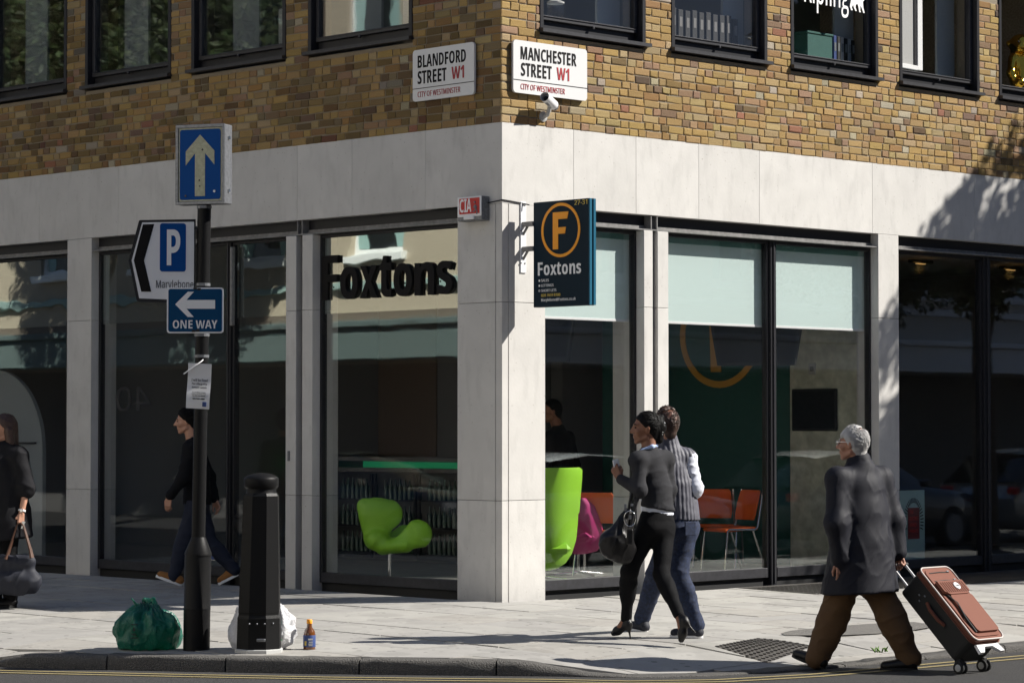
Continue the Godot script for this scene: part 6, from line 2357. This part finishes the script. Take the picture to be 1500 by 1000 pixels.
func make_lady() -> void:
	var J := {"hc": V(-0.075, 1.625, 0.0), "nb": V(-0.060, 1.475, 0.0), "ls": V(0.085, 1.385, 0.09), "rs": V(-0.235, 1.385, -0.09), "le": V(0.160, 1.09, 0.12), "lw": V(0.125, 0.865, 0.17), "re": V(-0.31, 1.10, -0.10), "rw": V(-0.36, 0.87, 0.02),
		"lh": V(0.010, 0.82, 0.07), "rh": V(-0.145, 0.82, -0.06), "lk": V(-0.005, 0.45, 0.09), "la": V(0.015, 0.10, 0.08), "rk": V(-0.150, 0.45, -0.08), "ra": V(-0.165, 0.09, -0.10)}
	var f := V(-0.88, -0.03, 0.47).normalized()
	var ft := V(-0.80, 0, 0.60).normalized()
	var o := V(-3.279, gh(-3.279, -3.064), -3.064)
	var lh := hand_sdf(J.lw, V(-0.05, -1.0, 0.05), V(-0.5, 0, -0.5), V(-0.6, 0, 0.6), 1.2, 0.95)
	var rh := hand_sdf(J.rw, V(-0.05, -1.0, 0.1), V(0.5, 0, 0.5), V(-0.6, 0, 0.6), 0.6, 0.95)
	var p := start_person("woman with long dark hair and a grey coat, cut by the left edge", o, J, f, M.skin, 0.9, [lh, rh])
	face_bits(p, J.hc, f, M.hair_brown)
	var h1 := hair_sdf(J.hc, f, 0.018, V(-0.72, 0.70, 0), -0.004, 0.006)
	h1.grp = 1
	var u := Vector3.UP
	h1.cap(J.hc - f * 0.05 + u * 0.02, J.hc - f * 0.085 - u * 0.17, 0.085, 0.060)
	h1.cap(J.hc - f * 0.01 + V(0.05, -0.02, 0.06), J.hc + V(0.085, -0.18, 0.055), 0.045, 0.040)
	blob("hair", [h1], M.hair_brown, p)
	var s := top_sdf(J, ft, 0.170, 0.175, 0.235, V(-0.035, 1.10, 0.0), V(-0.02, 0.625, 0.0), V(-0.12, 1.0, 0.0), 1.15, 0.05)
	s.cap(V(-0.03, 0.95, 0.0), V(-0.01, 0.55, 0.0), 0.185, 0.235, ft, 1.1)
	s.grp = 1
	s.cap(J.ls, J.le, 0.082, 0.076)
	s.cap(J.le, J.le.lerp(J.lw, 0.12), 0.078, 0.062)
	s.cap(J.rs, J.re, 0.078, 0.074)
	s.cap(J.re, J.re.lerp(J.rw, 0.2), 0.074, 0.06)
	s.cap(J.nb - V(0.04, 0.03, -0.05), J.nb + V(0.04, -0.01, 0.06), 0.055, 0.045)
	s.disp = folds(0.014, 7.0, 7.0, 4.0)
	blob("coat", [s], M.coat_grey, p)
	s = SDF.new()
	s.h = 0.012
	s.cap(V(-0.16, 1.36, 0.08), V(-0.17, 0.98, 0.10), 0.075, 0.085)
	blob("blouse", [s], M.label_blue, p)
	blob("trousers", [trousers_sdf(J, [0.095, 0.072, 0.066], 0.15, ft, 0.006)], M.jeans_black, p)
	shoe(p, V(0.065, 0.0, 0.06), V(-0.14, 0.0, 0.20), u, J.la, M.leather, M.rubber, 0.03, 0.044)
	shoe(p, V(-0.10, 0.0, -0.12), V(-0.32, 0.0, -0.02), u, J.ra, M.leather, M.rubber, 0.03, 0.044)
	var w := MB.new()
	var d: Vector3 = (J.lw - J.le).normalized()
	w.tube([J.lw - d * 0.035, J.lw - d * 0.018], 0.034, 14)
	put("watch_strap", w, M.white_gloss, p)
	one("watch_face", J.lw - d * 0.027 + V(0.0, 0, 0.034), V(0.03, 0.03, 0.008), M.chrome, p, 0.003)
	# keys in the fist
	var k := thing("bunch_of_keys", "bunch of silver keys dangling from the fist that holds the navy tote", "keys", o + Basis(Vector3.UP, deg_to_rad(CY)) * V(0.15, 0.775, 0.20), CY)
	for i in 3:
		var kb := MB.new()
		var bs := Basis(Vector3.BACK, -0.4 + 0.35 * i)
		kb.box(bs * V(0.0, -0.025, 0.002 * i), V(0.010, 0.05, 0.002), bs)
		kb.box(bs * V(0.0, 0.008, 0.002 * i), V(0.022, 0.022, 0.002), bs, 0.0008)
		put("key", kb, M.chrome, k)
	var tb := SDF.new()
	tb.k = 0.06
	tb.h = 0.011
	tb.grp = 0
	tb.cap(V(-0.17, -0.06, 0), V(0.17, -0.06, 0), 0.075, 0.075, V(0, 0, 1), 1.3)
	tb.cap(V(-0.18, -0.24, 0), V(0.18, -0.24, 0), 0.12, 0.12, V(0, 0, 1), 1.35)
	tb.clips = [Plane(V(0, -1, 0), 0.345), Plane(V(0, 1, 0), 0.0)]
	tb.disp = folds(0.018, 7.0, 6.0, 7.0)
	var t := blob("tote_bag", [tb], M.tote)
	t.position = o + Basis(Vector3.UP, deg_to_rad(CY)) * V(0.02, 0.485, 0.20)
	t.rotation.y = deg_to_rad(CY)
	tag(t, "navy tote bag with brown leather handles, carried low by the woman at the left edge", "tote bag")
	for q in [-0.03, 0.03]:
		var hm := MB.new()
		hm.tube([V(-0.015, -0.03, q + 0.05), V(0.0, 0.02, q + 0.04), V(0.075, 0.28, q * 0.5), V(0.105, 0.295, q * 0.5), V(0.13, 0.27, q * 0.5), V(0.20, 0.05, q + 0.03), V(0.215, -0.02, q + 0.04)], [0.016, 0.011, 0.007, 0.007, 0.007, 0.011, 0.016], 8)
		put("handle", hm, M.strap_brown, t)
	one("stud", V(0.03, -0.23, 0.094), V(0.014, 0.014, 0.008), M.gold, t, 0.004)

func make_shade_man() -> void:
	var J := {"hc": V(-0.093, 1.655, 0.0), "nb": V(-0.030, 1.478, 0.0), "ls": V(-0.030, 1.38, 0.16), "rs": V(0.00, 1.38, -0.16), "le": V(-0.090, 1.09, 0.23), "lw": V(-0.235, 0.90, 0.21), "re": V(0.115, 1.10, -0.20), "rw": V(0.19, 0.865, -0.12),
		"lh": V(0.010, 0.83, 0.08), "rh": V(0.030, 0.83, -0.08), "lk": V(-0.110, 0.445, 0.085), "la": V(-0.200, 0.105, 0.085), "rk": V(0.140, 0.440, -0.08), "ra": V(0.390, 0.155, -0.08)}
	var f := V(-0.99, -0.04, 0.05).normalized()
	var ft := V(-1, 0, 0)
	var o := V(-0.447, gh(-0.447, -3.99), -3.99)
	var lh := hand_sdf(J.lw, V(-0.15, -1.0, 0), V(0.3, 0, -0.7), V(-1, 0, 0), 0.6)
	var rh := hand_sdf(J.rw, V(0.35, -0.9, 0), V(-0.5, 0, 0.5), V(-1, 0, 0), 0.7)
	var p := start_person("young man in a dark jacket, jeans and tan shoes, walking behind the post", o, J, f, M.skin, 1.0, [lh, rh], 0.0, 1.25)
	face_bits(p, J.hc, f, M.hair_black)
	blob("hair", [hair_sdf(J.hc, f, 0.014, V(-0.70, 0.72, 0), 0.004, 0.010)], M.hair_black, p)
	locks(p, J.hc, f, M.hair_black, 700, 0.026, 0.0035, 0.16, func(x, y, z): return -0.70 * x + 0.72 * y > 0.08, func(x, y, z): return V(0.6, 0.1, 0.0), 5)
	var s := top_sdf(J, ft, 0.175, 0.165, 0.175, V(0.01, 1.12, 0.0), V(0.03, 0.82, 0.0), V(0, 1.0, 0.0), 1.32)
	sleeves(s, J, 0.070, 0.062, 0.045)
	s.disp = folds(0.010, 7.0, 10.0, 6.0)
	blob("jacket", [s], M.jacket_dark, p)
	blob("jeans", [trousers_sdf(J, [0.095, 0.072, 0.062], 0.155, ft, 0.009)], M.denim_dark, p)
	shoe(p, V(-0.125, 0.0, 0.085), V(-0.385, 0.095, 0.085), V(0.35, 1, 0), J.la + V(0.01, -0.02, 0), M.suede, M.white, 0.026)
	shoe(p, V(0.435, 0.10, -0.08), V(0.235, 0.0, -0.08), V(-0.4, 1, 0), J.ra, M.suede, M.white, 0.026)

func make_mirrored_man() -> void:  # figure added behind the glass in place of a passer-by's reflection
	var J := {"hc": V(-0.05, 1.69, 0.0), "nb": V(0.02, 1.53, 0.0), "ls": V(-0.08, 1.40, 0.16), "rs": V(0.13, 1.40, -0.15), "le": V(-0.12, 1.10, 0.20), "lw": V(-0.20, 0.88, 0.14), "re": V(0.21, 1.10, -0.18), "rw": V(0.16, 0.86, -0.12),
		"lh": V(-0.03, 0.86, 0.08), "rh": V(0.07, 0.86, -0.08), "lk": V(-0.05, 0.46, 0.08), "la": V(-0.02, 0.09, 0.08), "rk": V(0.06, 0.46, -0.08), "ra": V(0.08, 0.09, -0.08)}
	var f := V(-0.97, 0, 0.2).normalized()
	var o := V(3.3, 0.07, -2.55)
	var lh := hand_sdf(J.lw, V(-0.1, -1.0, 0), V(0.3, 0, -0.7), V(-1, 0, 0), 0.6)
	var rh := hand_sdf(J.rw, V(-0.1, -1, 0), V(-0.5, 0, 0.5), V(-1, 0, 0), 0.6)
	var p := start_person("dim figure in a dark suit added inside, standing in for a man mirrored in the glass", o, J, f, M.skin_brown, 1.0, [lh, rh])
	face_bits(p, J.hc, f, M.hair_black)
	blob("hair", [hair_sdf(J.hc, f, 0.010, V(-0.75, 0.66, 0), 0.004, 0.004)], M.hair_black, p)
	var s := top_sdf(J, V(-0.75, 0, -0.66), 0.175, 0.17, 0.18, V(0.03, 1.14, 0.0), V(0.03, 0.80, 0.0), V(0, 1.0, 0.0), 1.3)
	sleeves(s, J, 0.068, 0.058, 0.045)
	s.disp = folds(0.008, 7.0, 9.0, 8.0)
	blob("suit_jacket", [s], M.jacket_dark, p)
	blob("trousers", [trousers_sdf(J, [0.095, 0.075, 0.065], 0.155, f, 0.006)], M.jeans_black, p)
	shoe(p, V(0.03, 0.0, 0.08), V(-0.21, 0.0, 0.14), Vector3.UP, J.la, M.leather, M.rubber)
	shoe(p, V(0.13, 0.0, -0.08), V(-0.12, 0.0, -0.04), Vector3.UP, J.ra, M.leather, M.rubber)

# ---------------------------------------------------------------- across the streets: what the windows mirror, what shades the wall, and added walls that bounce sun
func street_block(label: String, o: Vector3, e: Vector3, n: Vector3, length: float, floors: Array, bays: float, m: Material, fascia: Material, shop: Material) -> void:
	# o = foot of the facade's near end, e = along it, n = out of it; floors = [[sill height, head height], ...]
	var bs := Basis(e, Vector3.UP, n)
	var t := thing("street_building", label, "building", o)
	t.basis = bs
	var mb := MB.new()
	var deep := -0.35 if shop == M.stucco else -2.4      # recess added to shade the mirrored shopfronts; stucco ones stay in sun
	mb.span(0, length, -0.3, 2.75, deep - 0.35, deep)
	put("shopfront", mb, shop, t)
	sp("fascia", 0, length, 2.75, 3.30, -0.5, 0.06, fascia, t, 0.02)
	sp("fascia_moulding", 0, length, 3.30, 3.42, -0.5, 0.16, fascia, t, 0.02)
	var count := int(length / bays)
	mb = MB.new()
	var y := 3.42
	for f in floors:
		mb.span(0, length, y, f[0], -0.35, 0)
		var x := 0.0
		for i in count:
			var w0 := i * bays + bays * 0.28
			mb.span(x, w0, f[0], f[1], -0.35, 0)
			x = i * bays + bays * 0.72
		mb.span(x, length, f[0], f[1], -0.35, 0)
		y = f[1]
	var top: float = y + 1.0
	mb.span(0, length, y, top, -0.35, 0)
	mb.span(0, length, 2.75, top, -9.0, -0.9)
	mb.span(0, length, -0.3, 2.75, -9.0, deep - 0.4)
	put("wall", mb, m, t)
	sp("string_course", 0, length, 3.95, 4.08, 0.0, 0.10, fascia, t, 0.01)
	sp("cornice", -0.1, length + 0.1, top, top + 0.25, -9.0, 0.25, fascia, t, 0.03)
	var roof := MB.new()
	roof.span(0, length, top + 0.25, top + 0.5, -8.8, -0.6)
	put("roof", roof, M.frame, t)
	for f in floors:
		for i in count:
			var w0 := i * bays + bays * 0.28
			var w1 := i * bays + bays * 0.72
			var fr := MB.new()
			for q in [[w0, w0 + 0.07, f[0], f[1]], [w1 - 0.07, w1, f[0], f[1]], [w0 + 0.07, w1 - 0.07, f[1] - 0.07, f[1]], [w0 + 0.07, w1 - 0.07, f[0], f[0] + 0.09], [w0 + 0.07, w1 - 0.07, (f[0] + f[1]) / 2 - 0.03, (f[0] + f[1]) / 2 + 0.03]]:
				fr.span(q[0], q[1], q[2], q[3], -0.16, -0.10)
			var wn := put("window", fr, M.white, t)
			sp("sill", w0 - 0.08, w1 + 0.08, f[0] - 0.13, f[0], -0.1, 0.12, M.white, wn, 0.01)
			sp("pane", w0 + 0.07, w1 - 0.07, f[0] + 0.09, f[1] - 0.07, -0.14, -0.13, M.car_glass, wn)
			for s in [[w0 + 0.07, w0 + 0.35], [w1 - 0.35, w1 - 0.07]]:
				sp("curtain", s[0], s[1], f[0] + 0.1, f[1] - 0.1, -0.129, -0.12, M.teal_pale, wn)

func tree(label: String, o: Vector3, crown: Vector3, rad: Vector3, leaves: int, sd: int) -> void:
	var rng := RandomNumberGenerator.new()
	rng.seed = sd
	var t := thing("street_tree", label, "tree", o)
	var mb := MB.new()
	mb.tube([V(0, -0.2, 0), V(0.03, 1.5, 0.02), V(-0.02, 3.2, 0.04), V(0.05, crown.y, 0.0)], [0.20, 0.16, 0.13, 0.06], 10)
	var tips := []
	for i in 9:
		var a := TAU * i / 9.0 + rng.randf()
		var b := V(cos(a) * rad.x * 0.6, rng.randf_range(-0.3, 0.7) * rad.y, sin(a) * rad.z * 0.6) + crown
		var s := V(0.0, lerpf(2.6, crown.y, i / 9.0), 0.03)
		mb.tube([s, s.lerp(b, 0.5) + V(0, 0.25, 0), b], [0.07, 0.045, 0.015], 7)
		tips.append(b)
	put("trunk", mb, M.bark, t)
	# clumps of leaves
	var lm := MB.new()
	lm.flat()
	for k in 7:
		var c := V(rng.randf_range(-0.16, 0.16), rng.randf_range(-0.12, 0.12), rng.randf_range(-0.16, 0.16))
		var bs := Basis(Vector3(rng.randf() - 0.5, rng.randf() - 0.5, rng.randf() - 0.5).normalized(), rng.randf() * TAU)
		var l := 0.07
		lm.tri(c + bs * V(-l, 0, 0), c + bs * V(0, 0.01, -l * 0.6), c + bs * V(l, 0, 0))
		lm.tri(c + bs * V(-l, 0, 0), c + bs * V(l, 0, 0), c + bs * V(0, 0.01, l * 0.6))
	var mm := MultiMesh.new()
	mm.transform_format = MultiMesh.TRANSFORM_3D
	mm.use_colors = true
	mm.mesh = lm.done()
	mm.instance_count = leaves
	var nn := FastNoiseLite.new()
	nn.seed = sd
	nn.frequency = 0.45
	var i := 0
	while i < leaves:
		var d := V(rng.randf() * 2 - 1, rng.randf() * 2 - 1, rng.randf() * 2 - 1)
		if d.length() > 1.0:
			continue
		var p := crown + V(d.x * rad.x, d.y * rad.y, d.z * rad.z)
		if nn.get_noise_3dv(p * 1.6 + o) < -0.06 + 0.45 * (d.length() - 0.75):
			continue
		mm.set_instance_transform(i, Transform3D(Basis(Vector3(rng.randf() - 0.5, rng.randf() - 0.5, rng.randf() - 0.5).normalized(), rng.randf() * TAU) * rng.randf_range(0.8, 1.3), p))
		var g := rng.randf_range(0.6, 1.3)
		mm.set_instance_color(i, Color(g * rng.randf_range(0.8, 1.3), g, g * 0.8))
		i += 1
	var c := MultiMeshInstance3D.new()
	c.name = "crown"
	c.multimesh = mm
	c.material_override = M.leaf
	t.add_child(c)
	stuff(c)

func make_car(label: String, o: Vector3, yaw: float, paint: Material) -> void:
	var t := thing("parked_car", label, "car", o, yaw, "")
	# stations along the car: x, sill, belt height, half width, roof height, roof half width
	var st := [[-2.12, 0.34, 0.58, 0.62, 0.60, 0.55], [-2.0, 0.24, 0.78, 0.80, 0.80, 0.70], [-1.3, 0.20, 0.88, 0.87, 0.92, 0.74], [-0.75, 0.20, 0.92, 0.88, 1.0, 0.72], [0.1, 0.20, 0.95, 0.88, 1.42, 0.60], [0.8, 0.20, 0.96, 0.88, 1.45, 0.60], [1.55, 0.20, 0.97, 0.87, 1.36, 0.58], [1.98, 0.26, 0.92, 0.82, 0.98, 0.62], [2.12, 0.36, 0.70, 0.70, 0.72, 0.55]]
	var low := []
	for s in st:
		low.append(PackedVector3Array([V(s[0], s[1], -s[3] * 0.92), V(s[0], s[1] + 0.15, -s[3]), V(s[0], s[2] - 0.12, -s[3]), V(s[0], s[2], -s[3] * 0.95), V(s[0], s[2] + 0.012, 0), V(s[0], s[2], s[3] * 0.95), V(s[0], s[2] - 0.12, s[3]), V(s[0], s[1] + 0.15, s[3]), V(s[0], s[1], s[3] * 0.92)]))
	var mb := MB.new()
	mb.smooth()
	for i in low.size() - 1:
		for j in 9:
			mb.cquad(low[i][j], low[i][(j + 1) % 9], low[i + 1][(j + 1) % 9], low[i + 1][j], V((st[i][0] + st[i + 1][0]) / 2, 0.5, 0))
	mb.fan(low[0], V(-1, 0, 0))
	mb.fan(low[-1], V(1, 0, 0))
	put("body", mb, paint, t)
	mb = MB.new()
	mb.smooth()
	var cab := []
	for s in [[-0.85, 0.92, 0.80, 0.94, 0.74], [0.0, 0.93, 0.83, 1.38, 0.62], [0.8, 0.94, 0.83, 1.41, 0.61], [1.5, 0.95, 0.82, 1.34, 0.58], [2.0, 0.93, 0.76, 0.95, 0.66]]:
		cab.append(PackedVector3Array([V(s[0], s[1] - 0.05, -s[2]), V(s[0], s[3], -s[4]), V(s[0], s[3], s[4]), V(s[0], s[1] - 0.05, s[2])]))
	for i in cab.size() - 1:
		for j in 3:
			mb.cquad(cab[i][j], cab[i][j + 1], cab[i + 1][j + 1], cab[i + 1][j], V(0.6, 0.7, 0))
	put("glasshouse", mb, M.car_glass, t)
	mb = MB.new()
	mb.smooth()
	for i in range(1, 3):
		for zz in 8:
			var a := -1.0 + zz * 0.25
			var p := []
			for q in [[i, a], [i, a + 0.25], [i + 1, a + 0.25], [i + 1, a]]:
				var s = [[], [0.0, 1.385, 0.635], [0.8, 1.425, 0.63], [1.5, 1.35, 0.60]][q[0]]
				p.append(V(s[0], s[1] + 0.035 * (1.0 - q[1] * q[1]), s[2] * q[1]))
			mb.cquad(p[0], p[1], p[2], p[3], V(0.7, 0, 0))
	put("roof", mb, paint, t)
	for s in [-1.0, 1.0]:
		for x in [-1.32, 1.32]:
			var wx := Transform3D(Basis(V(1, 0, 0), V(0, 0, 1), V(0, -1, 0)), V(x, 0.32, s * 0.80))
			mb = MB.new()
			mb.lathe([V2(0.0, -0.10), V2(0.28, -0.10), V2(0.32, -0.07), V2(0.32, 0.07), V2(0.28, 0.10), V2(0.0, 0.10)], 24, wx)
			var w := put("wheel", mb, M.rubber, t)
			mb = MB.new()
			mb.lathe([V2(0.0, -0.105), V2(0.2, -0.105), V2(0.2, 0.105), V2(0.0, 0.105)], 18, wx)
			put("rim", mb, M.galv, w)
		one("headlight", V(-2.02, 0.66, s * 0.58), V(0.12, 0.14, 0.28), M.white_gloss, t, 0.03)
		one("tail_light", V(2.03, 0.80, s * 0.62), V(0.10, 0.16, 0.22), M.red, t, 0.03)
		one("door_mirror", V(-0.55, 0.98, s * 0.95), V(0.12, 0.12, 0.18), paint, t, 0.03)

func make_surroundings() -> void:
	street_block("cream brick terrace across the side street, mirrored in the shaded windows", V(-13.0, 0, -12.0), V(0, 0, -1), V(1, 0, 0), 26.0, [[4.55, 6.3], [7.4, 9.1], [10.1, 11.4]], 3.1, M.far_brick, M.fascia_teal, M.wall_dark)
	street_block("unseen pale stucco corner house across the side street, added to bounce sun onto the shaded pillar", V(-13.0, 0, -0.6), V(0, 0, -1), V(1, 0, 0), 11.3, [[4.55, 6.3], [7.4, 9.1], [10.1, 11.4]], 3.7, M.stucco, M.stucco, M.stucco)  # added out of view as a reflector for the pillar's shaded face
	street_block("brown brick terrace across the main street, mirrored in the sunlit windows", V(46.0, 0, 16.5), V(-1, 0, 0), V(0, 0, -1), 52.7, [[4.4, 6.2]], 3.1, M.pale_terrace, M.white, M.wall_grey)
	street_block("dark brick terrace behind the viewer, closing the far corner of the crossing", V(-4.0, 0, 26.0), V(-1, 0, 0), V(0, 0, -1), 31.0, [[4.4, 6.2], [7.4, 9.1], [10.1, 11.4]], 3.1, M.dull_brick, M.wall_grey, M.wall_dark)
	street_block("unseen pale stucco terrace beyond the crossing, added to bounce sun onto the shaded facade", V(-25.0, 0, 25.0), V(0, 0, -1), V(1, 0, 0), 26.0, [[4.4, 6.2], [7.4, 9.1]], 3.1, M.stucco, M.stucco, M.stucco)  # unseen reflector, added to lift the shaded side near the corner
	tree("street tree on the near pavement, shading the right end of the facade", V(14.2, -0.1, 4.5), V(0.5, 6.9, 0.2), V(4.0, 3.6, 2.9), 12000, 31)
	tree("street tree across the side street, mirrored in the upper windows", V(-10.6, -0.1, -21.6), V(0, 8.1, 0.9), V(2.4, 3.1, 4.3), 9000, 32)
	tree("street tree across the main street, mirrored in the right shop windows", V(23.0, -0.1, 13.2), V(0, 6.8, 0), V(4.0, 3.2, 2.6), 3600, 33)
	make_car("silver car parked at the near kerb, mirrored in the first sunlit window", V(8.3, ROAD_Y, 6.45), 180.0, M.car_silver)
	make_car("dark car parked at the near kerb behind the silver car", V(13.6, ROAD_Y, 6.45), 180.0, M.car_dark)
	make_car("second silver car parked farther along the near kerb", V(18.9, ROAD_Y, 6.5), 180.0, M.car_silver)
	make_car("dark car parked at the far kerb of the side street", V(-9.0, ROAD_Y, -12.0), 90.0, M.car_dark)

func _ready() -> void:
	# camera, sky, sun, exposure
	var cam := Camera3D.new()
	cam.name = "camera"
	cam.position = V(-17.285, 1.6, 17.71)
	cam.rotation = Vector3(deg_to_rad(1.8154), deg_to_rad(CY), 0.0)
	cam.fov = 14.449
	cam.near = 0.1
	cam.far = 400.0
	add_child(cam)
	cam.current = true
	var env := Environment.new()
	env.background_mode = Environment.BG_SKY
	var sky := Sky.new()
	var sm := ProceduralSkyMaterial.new()
	sm.sky_top_color = Color(0.42, 0.54, 0.74)
	sm.sky_horizon_color = Color(0.80, 0.84, 0.90)
	sm.sky_curve = 0.12
	sm.ground_bottom_color = Color(0.2, 0.19, 0.18)
	sm.ground_horizon_color = Color(0.5, 0.5, 0.5)
	sky.sky_material = sm
	env.sky = sky
	env.background_energy_multiplier = 0.33
	env.tonemap_mode = Environment.TONE_MAPPER_LINEAR
	env.tonemap_exposure = 1.7
	env.sdfgi_enabled = true
	env.ssao_enabled = true
	env.ssil_enabled = true
	var we := WorldEnvironment.new()
	we.name = "environment"
	we.environment = env
	add_child(we)
	var sun := DirectionalLight3D.new()
	sun.name = "sun"
	sun.light_color = Color(1.0, 0.98, 0.945)
	sun.light_energy = 1.6
	sun.light_angular_distance = 0.5
	sun.shadow_enabled = true
	add_child(sun)
	sun.look_at_from_position(Vector3.ZERO, -V(0.590, 0.6157, 0.522))
	make_materials()
	wrinkle.frequency = 0.6
	wrinkle.fractal_octaves = 2
	wrinkle.seed = 14
	make_ground()
	make_building()
	make_surroundings()
	make_interior()
	make_signs()
	make_post()
	make_bollard()
	make_woman()
	make_gilet_man()
	make_old_man()
	make_suitcase()
	make_lady()
	make_shade_man()
	make_mirrored_man()
	make_litter()
	make_covers()
	finish_blobs()
